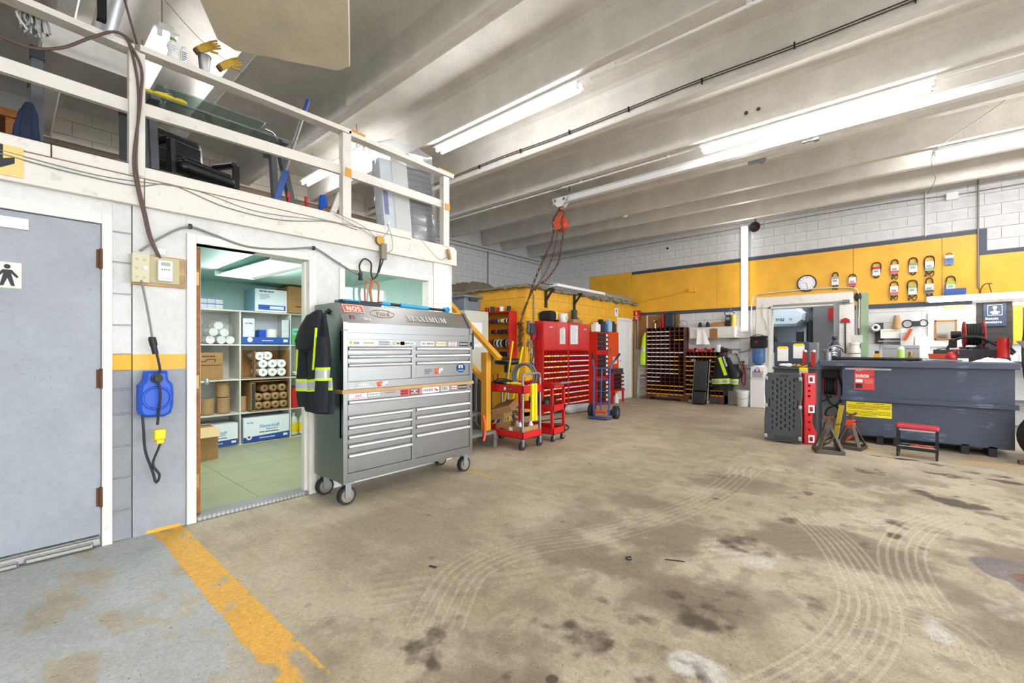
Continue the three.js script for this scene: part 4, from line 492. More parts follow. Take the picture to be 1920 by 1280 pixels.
{ const t = thing('glass_desk', 'glass computer desk with raised glass shelf and slanted grey legs', 'desk', [-4.5, DK, -1.22]);
  mesh('top', BM(-.28, .2, .795, .81, -.54, .52, .002), M.glassGreen, t); mesh('shelf', BM(-.25, -.0, .985, .998, -.4, .42, .002), M.glassGreen, t);
  for (const z of [.36, -.54]) mesh('shelf_post', T([[-.1, .81, z], [-.1, .9, z], [-.1, .96, z + (z > 0 ? -.02 : .03)], [-.12, .985, z + (z > 0 ? -.06 : .1)]], .018, 14, 10), M.chrome, t);
  for (const z of [.46, -.5]) { const q = z > 0 ? z : z - .1; mesh('leg', BAR([.2, 0, q], [.05, .79, z], .05, .07, [1, 0, 0]), M.postGrey, t); mesh('leg', BAR([-.25, 0, q], [-.12, .79, z], .05, .07, [1, 0, 0]), M.postGrey, t); mesh('cross_bar', BM(-.28, .2, .77, .795, z - .03, z + .03), M.postGrey, t); } }
one('baseball_hat', 'black cap lying on the glass desk', 'cap', [S(.09, .05, .08, 0, .02, 0), B(.06, .008, .1, .09, .005, 0, [0, 0, -.1])], M.blackMatte, [-4.55, DK + .842, -1.58]);
one('yellow_rag', 'crumpled yellow rag on the glass desk behind the rail post', 'rag', [S(.05, .022, .09, 0, .02, 0), S(.035, .018, .05, .02, .018, -.1), S(.03, .02, .04, 0, .02, .1)], M.yellowPlastic, [-4.35, DK + .812, -.82]);
{ const t = thing('office_chair', 'black leather office chair with padded armrests on the mezzanine', 'chair', [-4.84, DK, -1.12], .35);
  mesh('seat', [B(.5, .11, .5, 0, .4, 0, [0, 0, .03], .05), B(.44, .05, .44, .01, .46, 0, null, .025)], M.leather, t); mesh('backrest', [B(.11, .42, .5, -.25, .66, 0, [0, 0, .15], .05)], M.leather, t); for (const y of [.56, .68, .8]) mesh('back_cushion', B(.06, .1, .44, -.2 - (y - .56) * .15, y, 0, [0, 0, .15], .03), M.leather, t);
  for (const s of [-1, 1]) mesh('armrest', [B(.3, .05, .07, .02, .62, s * .29, [0, 0, -.06], .022), BAR([.17, .6, s * .29], [.2, .1, s * .28], .05, .04), BAR([-.13, .63, s * .29], [-.2, .42, s * .27], .045, .04)], M.black, t);
  mesh('column', C(.03, .3, 0, .2, 0), M.black, t); for (let k = 0; k < 5; k++) { const a = k * 1.257; const b = mesh('base_arm', BAR([0, .09, 0], [Math.cos(a) * .28, .06, Math.sin(a) * .28], .04, .03), M.black, t); mesh('caster', C(.028, .04, Math.cos(a) * .28, .03, Math.sin(a) * .28, [PI / 2, 0, a]), M.black, b); } }
{ const t = thing('squeeze_bottle', 'white squeeze bottle with green cap on the top rail', 'bottle', [-3.915, 3.355, -.79]); mesh('bottle', L([[0, 0], [.035, 0], [.038, .02], [.03, .06], [.038, .1], [.03, .125], [.02, .14], [0, .14]], 0, 0, 0, 18), M.plasticWhite, t); mesh('cap', C(.02, .018, 0, .148, 0), mat('capGreen', 0x7a9a4a, .4), t); decal('label_print', .04, .05, barsT('#e8ecf0', '#8a9cb0', 3, .4), t, [.039, .075, 0], PX, 500); }
{ const t = thing('spray_can', 'slim white bottle with dark print on the top rail', 'bottle', [-3.915, 3.354, -.853]); mesh('bottle', L([[0, 0], [.021, 0], [.022, .01], [.022, .1], [.014, .118], [.012, .13], [0, .13]], 0, 0, 0, 16), M.plasticWhite, t); decal('label_print', .03, .08, barsT('#eef0f0', '#43464c', 5, .5), t, [.0225, .055, 0], PX, 500); }
{ const t = thing('steel_tumbler', 'brushed steel tumbler cup standing on the top rail', 'cup', [-3.915, 3.353, -.98]); mesh('cup', L([[0, 0], [.03, 0], [.043, .13], [.041, .13], [.029, .006], [0, .006]], 0, 0, 0, 20), M.steel, t); mesh('rim', TOR(.042, .003, 0, .13, 0, [PI / 2, 0, 0]), M.black, t); }
for (const [i, y, z, l] of [[0, 3.62, -1.02, 'yellow and brown work glove pegged on the line, upper one'], [1, 3.565, -1.17, 'yellow and brown work glove pegged on the line, lower one']]) { const t = thing('work_glove', l, 'glove', [-4.02, y, z]); t.rotation.x = .75; mesh('palm', [B(.035, .06, .09, 0, 0, 0, null, .016), B(.04, .055, .05, 0, 0, .06, null, .016)], mat('gloveYellow', 0xc8a640, .8, { map: grime }), t); for (let k = 0; k < 4; k++) mesh('finger', ROD([0, -.022 + k * .015, -.04], [rr(-.01, .01), -.035 + k * .017, -.1 - .01 * (k % 2)], .0085, 6, .007), M.gloveYellow, t); mesh('thumb', ROD([.01, -.03, .0], [.02, -.065, -.04], .01, 6, .008), M.gloveYellow, t); mesh('cuff', B(.042, .05, .03, 0, -.004, .09, null, .012), mat('gloveBrown', 0x6a5238, .85), t); }
one('glove_line', 'thin string stretched above the railing for drying gloves', 'string', [T([[-3.95, 4.1, -.4], [-4.02, 3.66, -.98], [-4.03, 3.58, -1.18], [-4.1, 3.45, -1.6]], .0025, 30, 4)], M.cableGrey);
{ const t = thing('mop_head', 'grey string mop head hanging by the top rail', 'mop', [-4.02, 3.36, -.11]); mesh('clamp', B(.05, .03, .1, 0, 0, 0, null, .008), M.darkGrey, t); for (let k = 0; k < 26; k++) { const z = rr(-.05, .05), x = rr(-.03, .03); mesh('strand', T([[x, -.005, z], [x + rr(-.02, .02), -.05, z + rr(-.02, .02)], [x + rr(-.03, .03), -.1 - rr(0, .05), z + rr(-.03, .03)]], .007, 6, 5), pick([M.lightGrey, M.offwhite, M.midGrey]), t); } }
{ const t = thing('navy_coverall', 'navy work garment hanging below the mid rail', 'garment', [-4.2, 0, -.1]); mesh('cloth', drape([[2.86, .03, .02], [2.8, .05, .04], [2.68, .06, .055, 0, .01], [2.5, .065, .065, 0, .015]], { folds: 6, amp: .2 }), M.denim, t); }
one('wood_bench', 'varnished wooden bench end behind the rail', 'bench', [BM(-.2, .2, .46, .52, -.1, .9, .01), BM(-.18, .18, 0, .46, -.05, .02), BM(-.18, .18, 0, .46, .8, .87)], M.woodOrange, [-4.85, DK, -.02]);
{ const t = thing('leaf_roll', 'dark rolled tarpaulin lying along the mezzanine floor', 'tarpaulin', [-4.11, DK, -.5]); mesh('roll', grid(24, 20, (u, v) => { const a = u * 2 * PI, k = .085 * (1 + .18 * fbm(u * 9, v * 16, 3)); return [Math.cos(a) * k, .085 + Math.sin(a) * k * .9, .34 - v * .72]; }), mat('tarp', 0x4a3f3a, .4, { bump: coarseBump, bs: .004 }), t); }
{ const t = thing('telescopic_pole', 'blue and steel telescopic pole leaning behind the railing', 'pole', [0, 0, 0]); mesh('tube', ROD([-4.3, 2.75, -1.66], [-4.3, 3.6, -1.9], .017, 12), M.galv, t); mesh('handle', [ROD([-4.3, 3.55, -1.885], [-4.3, 3.7, -1.93], .021, 12)], mat('blueDull', 0x345496, .45), t); mesh('lower_grip', BAR([-4.3, 2.46, -1.58], [-4.3, 2.95, -1.72], .04, .05), mat('blueBright', 0x2c5cb0, .45, { map: grime }), t); }
{ const t = thing('tool_case', 'open black tool case with red tipped tools on the mezzanine floor', 'tool case', [-4.17, DK, -1.78]); mesh('case', [BM(-.12, .12, 0, .1, -.2, .16, .01), BM(-.12, -.1, .1, .22, -.2, .16, .01)], M.black, t); for (const z of [.1, -.06]) mesh('tool', [ROD([.05, .1, z], [.08, .2, z + .02], .012), C(.014, .05, .085, .22, z + .025)], M.red, t); }
one('plywood_offcut', 'triangular plywood offcut standing on the mezzanine edge', 'wood', [E([[-.1, 0], [.1, 0], [.1, .14]], .015, 0, 0, 0, [0, PI / 2, 0])], M.woodOrange, [-4.02, DK + .085, -1.95]);
one('timber_strip', 'pale timber strip lying behind the sill board', 'wood', [BM(-.03, .03, 0, .09, -.2, .2, .004)], M.woodPale, [-4.05, DK, -2.38]);
one('blue_rag', 'bright blue rag tucked behind the rail post', 'rag', [drape([[.2, .035, .03], [.1, .045, .035], [.0, .02, .02]], { folds: 5, amp: .25 })], mat('ragBlue', 0x1d5cc8, .7), [-4.1, DK + .1, -1.98]);
{ const t = thing('wrapped_parts', 'boxed car parts wrapped in clear plastic leaning on the railing', 'package', [-4.12, DK + .03, -3.0]); t.rotation.x = .1; t.scale.set(1, 1.1, 1);
  mesh('pale_carton', BM(-.08, .06, 0, .78, .05, .36, .004), M.boxWhite, t); mesh('blue_mark', BM(.06, .062, .25, .5, .29, .345), M.blueDull, t); mesh('white_card', BM(.062, .068, .02, .86, .02, .22, .002), M.offwhite, t); mesh('dark_radiator', BM(-.08, .055, 0, .82, -.33, .05, .01), mat('radiator', 0x4a4d52, .4, { map: mottle }), t);
  for (let k = 0; k < 14; k++) mesh('fin', BM(.055, .064, .03 + k * .055, .045 + k * .055, -.31, .03), M.darkGrey, t);
  decal('marker_print', .14, .1, (c, W, H) => { c.strokeStyle = '#1c1c20'; c.lineWidth = 4; c.beginPath(); c.ellipse(W / 2, H / 2, W * .44, H * .42, 0, 0, 7); c.lineWidth = 1.5; c.stroke(); c.font = `bold ${H * .6}px sans-serif`; c.fillStyle = '#1c1c20'; c.fillText('# 17', W / 2, H / 2); }, t, [.0695, .5, .12], PX, 500);
  decal('sticker', .06, .05, (c, W, H) => { c.fillStyle = '#a8d060'; c.beginPath(); c.arc(W / 2, H / 2, H * .46, 0, 7); c.fill(); }, t, [.0695, .06, .17], PX, 400);
  mesh('plastic_wrap', grid(40, 30, (u, v) => { const a = u * 2 * PI, c = Math.cos(a), s = Math.sin(a), q = Math.pow(Math.abs(c), .4) * Math.sign(c), r = Math.pow(Math.abs(s), .4) * Math.sign(s), k = 1 + .08 * (fbm(u * 30, v * 20, 3) - .5), top = v > .9 ? 1 - (v - .9) * 7 : 1; return [q * .095 * k * Math.max(.15, top), v * 1.02, .01 + r * .375 * k * Math.max(.12, top)]; }), M.plastic, t); }
// pipes and steel along the far wall of the mezzanine
for (const [i, y, r, l] of [[0, 3.98, .075, 'lagged brown pipe along the far wall under the ceiling ribs'], [1, 3.72, .05, 'dark steel pipe below the lagged pipe on the far wall']]) one('wall_pipe', l, 'pipe', [ROD([-8.35, y, 1], [-8.35, y, -5.6], r, 14)], i ? M.darkGrey : M.brownPipe);
one('hanging_post', 'black steel hanger post dropping from the ceiling over the mezzanine', 'post', [BM(-.03, .03, 0, .55, -.03, .03)], M.black, [-4.95, 4.0, -.52]);
one('vent_duct', 'round galvanised duct under the mezzanine ceiling', 'duct', [ROD([-6, 4.35, -.62], [-4.6, 4.75, -.7], .09, 16)], M.galv);
tubeLight(-6.2, -4.93, 4.12, -.95, 'strip light over the glass desk on the mezzanine', { power: 11, hang: .36 });
tubeLight(-7.6, -5.6, 4.1, -3.35, 'strip light deep over the mezzanine, half hidden by the ribs', { power: 11, hang: .38 });
// ---------- ceiling fittings ----------
{ const t = thing('unit_heater', 'beige sheet metal unit hanging under the ceiling with cut corners', 'heater', [-3.3, 3.6, -1.28], 0); t.rotation.y = -.513;
  const w = .46, d = .42, c = .09; mesh('casing', E([[-d, -w + c], [-d + c, -w], [d + .2, -w], [d + .2, w], [-d + c, w], [-d, w - c]], .34, 0, .34, 0, [PI / 2, 0, 0], .006), mat('heaterBeige', 0xe8dec2, .5, { map: mottle }), t); mesh('louver', BM(.63, .64, .05, .3, -.4, .4), M.black, t); for (const s of [-1, 1]) mesh('hanger', C(.006, .62, .1, .65, s * .3), M.galv, t); }
{ const t = thing('hoist_beam', 'white steel monorail beam carrying the chain hoist', 'beam', [0, 4.0, -6.8]); mesh('beam', [BM(-4.86, 6.3, 0, .012, -.05, .05), BM(-4.86, 6.3, .012, .1, -.006, .006), BM(-4.86, 6.3, .1, .112, -.05, .05)], M.plasticWhite, t); for (const x of [-4.5, -1.2, 2.2, 5.4]) mesh('hanger', [BM(x - .1, x + .1, .112, .125, -.16, .44), BM(x - .01, x + .01, .125, .3, -.01, .01), BM(x - .1, x + .1, .125, .14, -.3, -.16)], M.galv, t); mesh('end_clip', [BM(-.9, -.72, -.02, .0, -.06, -.02), BM(-.78, -.72, -.03, .01, -.08, .0)], M.galv, t); }
function chain(pts, r, link, name, parent, m) { const c = new THREE.CatmullRomCurve3(pts.map(p => V(...p)), false, 'centripetal'), n = Math.floor(c.getLength() / link), g = []; const base = new THREE.TorusGeometry(link * .52, r, 4, 8); base.scale(1, .62, 1); for (let i = 0; i <= n; i++) { const p = c.getPointAt(i / n), d = c.getTangentAt(i / n), k = base.clone(); k.rotateX(i % 2 ? PI / 2 : 0); k.applyQuaternion(new THREE.Quaternion().setFromUnitVectors(V(1, 0, 0), d)); k.translate(p.x, p.y, p.z); g.push(fin(k)); } const o = mesh(name, g, m, parent); o.userData.kind = 'stuff'; return o; }
{ const t = thing('chain_hoist', 'orange chain hoist hanging from the white monorail, chains pulled aside', 'hoist', [-4.68, 0, -6.8]);
  mesh('trolley', [E([[-.16, 4.1], [.16, 4.1], [.16, 4.06], [.05, 3.93], [-.05, 3.93], [-.16, 4.06]], .012, 0, 0, .055), E([[-.16, 4.1], [.16, 4.1], [.16, 4.06], [.05, 3.93], [-.05, 3.93], [-.16, 4.06]], .012, 0, 0, -.067)], M.plasticWhite, t); for (const x of [-.1, .1]) mesh('trolley_wheel', C(.03, .15, x, 4.055, 0, 'z'), M.galv, t);
  mat('hoistOrange', 0xd0502c, .45, { map: grime }); mesh('hook', [TOR(.045, .014, 0, 3.9, 0, null, 16, 8), ROD([0, 3.86, 0], [0, 3.76, 0], .022)], M.hoistOrange, t);
  mesh('body', [S(.13, .14, .1, 0, 3.62, 0, 18), B(.12, .12, .12, 0, 3.74, 0, null, .03), C(.12, .05, 0, 3.62, .07, 'z'), C(.1, .06, 0, 3.62, -.08, 'z')], M.hoistOrange, t);
  chain([[.0, 3.88, .07], [.1, 3.8, .07], [.08, 3.62, .12], [.08, 3.46, .06], [.03, 3.2, .05], [-.03, 2.9, .06], [-.2, 2.58, .2], [-.33, 2.44, .36], [-.46, 2.2, .42], [-.6, 1.95, .42]], .009, .055, 'load_chain', t, M.rust);
  chain([[-.02, 3.86, .06], [-.13, 3.7, .08], [-.14, 3.5, .05], [-.19, 3.3, .06], [-.26, 3.12, .1], [-.38, 2.66, .27], [-.5, 2.15, .4], [-.62, 1.84, .42], [-.65, 1.7, .42], [-.66, 1.45, .42]], .01, .058, 'hand_chain', t, M.rust);
  chain([[-.06, 3.5, .05], [-.1, 3.2, .06], [-.18, 2.8, .18], [-.26, 2.5, .36], [-.3, 2.4, .42]], .006, .04, 'light_chain', t, M.rust);
  const g = []; for (let k = 0; k < 70; k++) g.push(TOR(.024, .007, -.66 + rr(-.04, .04), rr(1.22, 1.8), .4 + rr(-.03, .04), [rr(0, 3), rr(0, 3), rr(0, 3)], 8, 4)); mesh('chain_bundle', g, M.rust, t).userData.kind = 'stuff';
  mesh('lower_hook', [TOR(.04, .012, -.33, 2.36, .42, [0, .5, 0], 14, 8, 4.4), ROD([-.4, 2.37, .42], [-.24, 2.4, .42], .014)], M.rust, t); }
one('ceiling_conduit', 'white conduit running along the rib beside the near strip light', 'conduit', [ROD([-2.4, 4.12, -4.02], [1.0, 4.12, -4.02], .013), ...[-2.1, -.9, .3].map(x => B(.03, .05, .035, x, 4.135, -4.02))], M.plasticWhite);
one('ceiling_conduit', 'white conduit under the rib that leads to the hoist beam light', 'conduit', [ROD([-8.2, 4.115, -6.4], [-2.1, 4.115, -6.4], .013), ROD([.4, 4.115, -6.4], [5, 4.115, -6.4], .013), ...[-6, -4, -2.5, 1, 2].map(x => B(.03, .04, .035, x, 4.12, -6.4))], M.plasticWhite);
{ const t = thing('rib_cables', 'pair of black cables strapped along the side of a ceiling rib', 'cable', [0, 0, 0]); for (const k of [0, 1]) mesh('cable', T([...Array(16)].map((_, i) => [-8.3 + i * .95, 4.2 + k * .024 + .012 * Math.sin(i * 2.1), -4.985 + .004 * k]), .0055, 120, 5), M.cable, t); for (let i = 0; i < 14; i++) mesh('strap', B(.012, .06, .03, -7.6 + i * .86, 4.21, -4.985), M.black, t); }
one('smoke_detector', 'round white smoke detector on the ceiling rib beyond the hoist', 'detector', [L([[0, -.04], [.04, -.04], [.06, -.02], [.065, 0], [0, 0]], 0, 0, 0, 20)], M.plasticWhite, [-4.3, 4.125, -8.61]);
one('junction_box', 'small open metal box fixed beside the hoist beam', 'electrical box', [BM(-.12, .12, 0, .02, -.05, .05), BM(-.12, .12, -.04, 0, .045, .05), C(.02, .06, .06, -.02, 0, 'x')], M.galv, [-1.55, 4.11, -7.44]);
for (const dx of [0, .14]) one('bolt_anchor', dx ? 'round anchor plug in the rib face, farther from the mezzanine' : 'round anchor plug in the rib face, nearer the mezzanine', 'anchor', [C(.022, .008, 0, 0, 0, 'z'), C(.012, .014, 0, 0, 0, 'z')], M.rust, [-1.42 + dx, 4.3, -6.195]);
{ const t = thing('light_drop_cord', 'thin grey cord hanging from the strip light to the wall box', 'cord', [0, 0, 0]); mesh('cord', T([[1.6, 4.5, -7.2], [1.0, 4.3, -8], [.42, 4.06, -8.66], [.42, 3.95, -8.75], [.5, 3.98, -9.6], [.48, 4.15, -11.1]], .005, 60, 5), M.cableGrey, t); }
// ---------- fittings high on the back wall ----------
{ const t = thing('wall_tube_light', 'vertical fluorescent tube on the back wall beside the doorway', 'light', [-2.585, 1.7, -11.14], 0); mesh('housing', BM(-.07, .07, 0, 2.42, -.035, 0), M.plasticWhite, t); for (const x of [-.03, .03]) mesh('tube', C(.018, 2.36, x, 1.21, .028, 'y', .018, 12), M.tubeGlow, t); mesh('end_cap', BM(-.072, .072, -.015, .03, -.035, .05), M.plasticWhite, t); mesh('end_cap', BM(-.072, .072, 2.39, 2.43, -.035, .05), M.plasticWhite, t); lamp(.12, 2.36, [-2.585, 2.91, -11.08], [-2.585, 2.91, 0], 0xfdfcff, 16); }
{ const t = thing('alarm_horn', 'round dark alarm horn on a bracket at the top of the wall', 'alarm', [-2.36, 4.04, -11.1]); mesh('horn', L([[.03, 0], [.06, .02], [.11, .08], [.115, .1], [.105, .1], [.05, .03], [0, .03]], 0, 0, -.06, 24, [PI / 2, 0, 0]), M.darkGrey, t); mesh('centre', S(.03, .03, .03, 0, 0, -.03), M.redDark, t); mesh('bracket', BM(-.015, .015, .08, .2, -.06, -.03), M.midGrey, t); }
{ const t = thing('security_camera', 'small white dome camera on the upper block wall', 'camera', [-4.37, 3.865, -11.17]); mesh('base', C(.055, .04, 0, 0, 0, 'z'), M.plasticWhite, t); mesh('lens', S(.032, .032, .03, -.01, .01, .03), M.black, t); }
{ const t = thing('wall_clock', 'round grey rimmed wall clock on the yellow band', 'clock', [-1.39, 2.685, -11.17]); mesh('rim', TOR(.165, .014, 0, 0, .02, null, 36, 8), M.darkGrey, t); mesh('face', C(.165, .02, 0, 0, .01, 'z', .165, 32), M.plasticWhite, t); decal('dial_print', .31, .31, (c, W, H) => { c.fillStyle = '#f0f0f0'; c.beginPath(); c.arc(W / 2, H / 2, W * .49, 0, 7); c.fill(); c.fillStyle = '#222'; c.font = `bold ${H * .11}px sans-serif`; for (let i = 1; i <= 12; i++) c.fillText(String(i), W / 2 + Math.sin(i * PI / 6) * W * .39, H / 2 - Math.cos(i * PI / 6) * H * .39); }, t, [0, 0, .0215], NZ, 700); mesh('hand', [BAR([0, 0, .026], [-.09, .02, .026], .004, .012, [0, 0, 1]), BAR([0, 0, .028], [.02, -.12, .028], .004, .009, [0, 0, 1])], M.black, t); }
{ const t = thing('wall_conduit', 'grey vertical conduit on the yellow wall with a junction box', 'conduit', [0, 0, 0]); mesh('pipe', C(.014, 2.1, 1.12, 3.4, -11.155), M.cableGrey, t); mesh('pipe', C(.012, .85, .45, 3.8, -11.17), M.offwhite, t); mesh('box', BM(.72, .88, 3.97, 4.1, -11.2, -11.12, .005), M.plasticWhite, t); mesh('pipe', T([[-8.2, 4.05, -11.16], [-4, 4.08, -11.165], [0, 4.1, -11.165], [.72, 4.06, -11.165]], .008, 40, 5), M.cableGrey, t); mesh('pipe', ROD([.88, 4.05, -11.165], [3.2, 4.08, -11.165], .008), M.cableGrey, t); }
one('door_conduit', 'white conduit looping around the doorway casing', 'conduit', [T([[-2.42, .95, -11.12], [-2.42, 2.35, -11.12], [-2.36, 2.5, -11.12], [-2.2, 2.53, -11.12], [-.7, 2.53, -11.12], [-.56, 2.48, -11.12], [-.52, 2.35, -11.12], [-.52, 1.7, -11.12]], .013, 90), T([[-2.2, 2.3, -11.1], [-2.2, 2.0, -11.1], [-2.14, 1.9, -11.1], [-2.12, 1.72, -11.1]], .01, 24)], M.offwhite);
{ const t = thing('yellow_conduit', 'yellow painted conduit and outlet box on the yellow wall', 'conduit', [0, 0, 0]); mesh('pipe', ROD([-5.2, 2.53, -11.16], [-3.82, 2.75, -11.16], .012), M.yellow, t); mesh('box', BM(-3.84, -3.68, 2.7, 2.82, -11.178, -11.12, .005), M.yellow, t); }
// drive belts hung on nails in two rows
{ const rows = [[-.9, 2.86, .30], [-.62, 2.79, .26], [-.25, 2.98, .3], [.02, 3.0, .32], [.28, 3.0, .32], [.5, 3.0, .32], [.76, 3.02, .22], [.01, 2.58, .3], [.27, 2.58, .32], [.5, 2.6, .34], [.78, 2.6, .32]];
  const NM = ['leftover', '']; const tag = ['white card with a lower loop', 'narrow white and red card', 'white card ending in red', 'white and red card tilted', 'white and green card', 'two green and white cards', 'blue card on a thin cord', 'tilted red and white card', 'white and green card above a wide loop', 'dark and white card with doubled belts', 'green card under a wide belt'];
  const cols = [['#e8e8e8', '#9aa4b0'], ['#ececec', '#c84848'], ['#efefef', '#b83038'], ['#e8e4e4', '#d05a5a'], ['#e6ece4', '#7c9c7c'], ['#e9efe8', '#8cb48c'], ['#5c82b4', '#e8eef4'], ['#ece6e4', '#c86868'], ['#e9f0e6', '#84b070'], ['#dfe6e2', '#4c5c58'], ['#e4efd8', '#86c440']];
  rows.forEach(([x, y, h], i) => { const t = thing('drive_belt', `packaged drive belt on the yellow wall, ${tag[i]}`, 'belt', [x, y, -11.16], 0, 'drive belts on the yellow wall'); const w = .046 + .01 * (i % 3);
    mesh('belt', T([[0, 0, .012], [w * .72, -.018, .012], [w, -.07, .012], [w * .92, -h * .55, .012], [w * .6, -h * .9, .014], [0, -h, .012], [-w * .6, -h * .9, .01], [-w * .92, -h * .55, .012], [-w, -.07, .012], [-w * .72, -.018, .012]], i === 6 ? .005 : .011, 40, 6, true), M.cable, t);
    if ([0, 3, 5, 7, 8, 9].includes(i)) mesh('belt_loop', T([[0, -h * .7, .02], [w * .9, -h * .95, .02], [w * .5, -h * 1.2, .02], [-w * .3, -h * 1.05, .02], [-w * .9, -h * 1.18, .02], [-w * .6, -h * .9, .02]], .007, 36, 5, true), M.cable, t);
    const q = mesh('card', B(.115, .17, .012, .0, -h * .58, .025), M.paper, t); decal('card_print', .115, .17, (c, W, H) => { c.fillStyle = cols[i][0]; c.fillRect(0, 0, W, H); c.fillStyle = cols[i][1]; c.fillRect(0, H * (i % 2 ? .66 : .0), W, H * .3); c.fillStyle = '#555'; for (let k = 0; k < 3; k++) c.fillRect(W * .15, H * (.4 + k * .08), W * .6, 2); }, t, [0, -h * .58, .0325], NZ, 260); mesh('nail', C(.004, .05, 0, -.012, .0, 'z'), M.galv, t); }); }
one('sill_wires', 'loose thin wires tacked along the mezzanine sill board', 'wire', [T([[-3.862, 2.44, .3], [-3.862, 2.4, 0], [-3.862, 2.38, -.3], [-3.862, 2.39, -.6], [-3.866, 2.445, -.75], [-3.862, 2.37, -1.1], [-3.862, 2.36, -1.5], [-3.866, 2.44, -1.95], [-3.862, 2.42, -2.2]], .004, 80, 5), T([[-3.865, 2.44, .3], [-3.862, 2.42, 0], [-3.862, 2.4, -.4], [-3.866, 2.446, -.9], [-3.862, 2.39, -1.3], [-3.866, 2.44, -1.9]], .003, 60, 5)], M.cableGrey);
one('left_wall_conduit', 'thin grey conduits running high along the far side wall', 'conduit', [ROD([-8.47, 4.06, -11.1], [-8.47, 4.06, -5.8], .014), ROD([-8.47, 3.96, -11.1], [-8.47, 3.96, -6.6], .009), C(.014, 1.6, -8.47, 3.2, -8.75)], M.cableGrey);
// ---------- stairs up to the mezzanine ----------
{ const t = thing('wood_stairs', 'grey wooden stairs with orange-yellow handrail rising behind the tool chest', 'stairs', [0, 0, 0]);
  for (let k = 0; k < 11; k++) mesh('tread', BM(-3.97 - k * .255 - .27, -3.95 - k * .255, .175 + k * .215, .215 + k * .215, -4.24, -3.52, .004), M.woodGrey, t);
  for (const z of [-4.22, -3.56]) mesh('stringer', E([[-3.98, 0], [-4.2, 0], [-6.95, 2.3], [-6.75, 2.4]], .035, 0, 0, z - .017), M.woodGrey, t);
  mesh('support_leg', BM(-4.0, -3.96, 0, .175, -4.26, -4.2), M.woodGrey, t);
  mesh('post', BM(-4.12, -4.02, .215, 1.24, -4.21, -4.12, .004), M.woodYellow, t); mesh('handrail', BAR([-3.86, 1.16, -4.2], [-6.1, 2.95, -4.2], .09, .05, [1, 1.2, 0]), M.woodYellow, t); mesh('mid_rail', BAR([-4.05, .82, -4.17], [-6.1, 2.45, -4.17], .08, .035, [1, 1.2, 0]), M.woodYellow, t);
  mesh('orange_strap', T([[-3.93, .12, -3.98], [-3.92, .2, -3.99], [-3.92, .34, -3.99], [-3.93, .45, -3.97]], .018, 16, 6), mat('strapOrange', 0xf05a28, .5), t); }
// ---------- tote, locker and rack on the yellow room's front wall ----------
{ const t = thing('metal_locker', 'pale beige metal locker with a paper sheet under the grey tote', 'locker', [-6.2, 0, -5.7]); mesh('body', BM(-.42, .4, 0, 1.99, -.3, .3, .006), mat('lockerBeige', 0xd6d6c6, .45, { map: mottle }), t); mesh('door', BM(-.41, .39, .03, 1.97, .3, .315, .004), M.lockerBeige, t); mesh('handle', BM(.3, .33, .95, 1.1, .315, .33), M.chrome, t); decal('paper_sheet', .3, .45, (c, W, H) => { c.fillStyle = '#f2f1ec'; c.fillRect(0, 0, W, H); c.fillStyle = '#e8c84c'; c.fillRect(W * .4, H * .25, W * .12, H * .03); c.fillStyle = '#9a9a9a'; for (let k = 0; k < 8; k++) c.fillRect(W * .15, H * (.4 + k * .06), W * rr(.4, .7), 1.5); }, t, [.4015, 1.55, .02], PX, 200); }
{ const t = thing('storage_tote', 'grey plastic storage tote with folded lid on the beige locker', 'tote', [-6.3, 1.99, -5.72]); mat('toteGrey', 0x77828c, .4, { map: mottle }); mesh('body', [B(.72, .26, .42, 0, .13, 0, null, .03)], M.toteGrey, t); mesh('rim', B(.8, .05, .5, 0, .275, 0, null, .012), M.toteGrey, t); for (const x of [-.28, -.1, .1, .28]) mesh('rib', BM(x - .02, x + .02, .02, .25, .205, .222), M.toteGrey, t); mesh('handle', BM(.36, .41, .19, .26, -.1, .1, .01), M.darkGrey, t); }
{ const t = thing('folded_tarp', 'heap of folded brown canvas on the roof of the yellow room', 'tarpaulin', [-7.5, 2.53, -7.0]); mesh('canvas', grid(30, 14, (u, v) => { const x = (u - .5) * 1.7, z = (v - .5) * .9, e = Math.max(0, 1 - (2 * u - 1) ** 4) * Math.max(0, 1 - (2 * v - 1) ** 4); return [x, e * (.2 + .1 * fbm(u * 7, v * 5, 3) + .05 * Math.sin(u * 22 + v * 4)), z]; }), mat('canvas', 0x7a6f5e, .9, { bump: clothBump, bs: .003 }), t); }
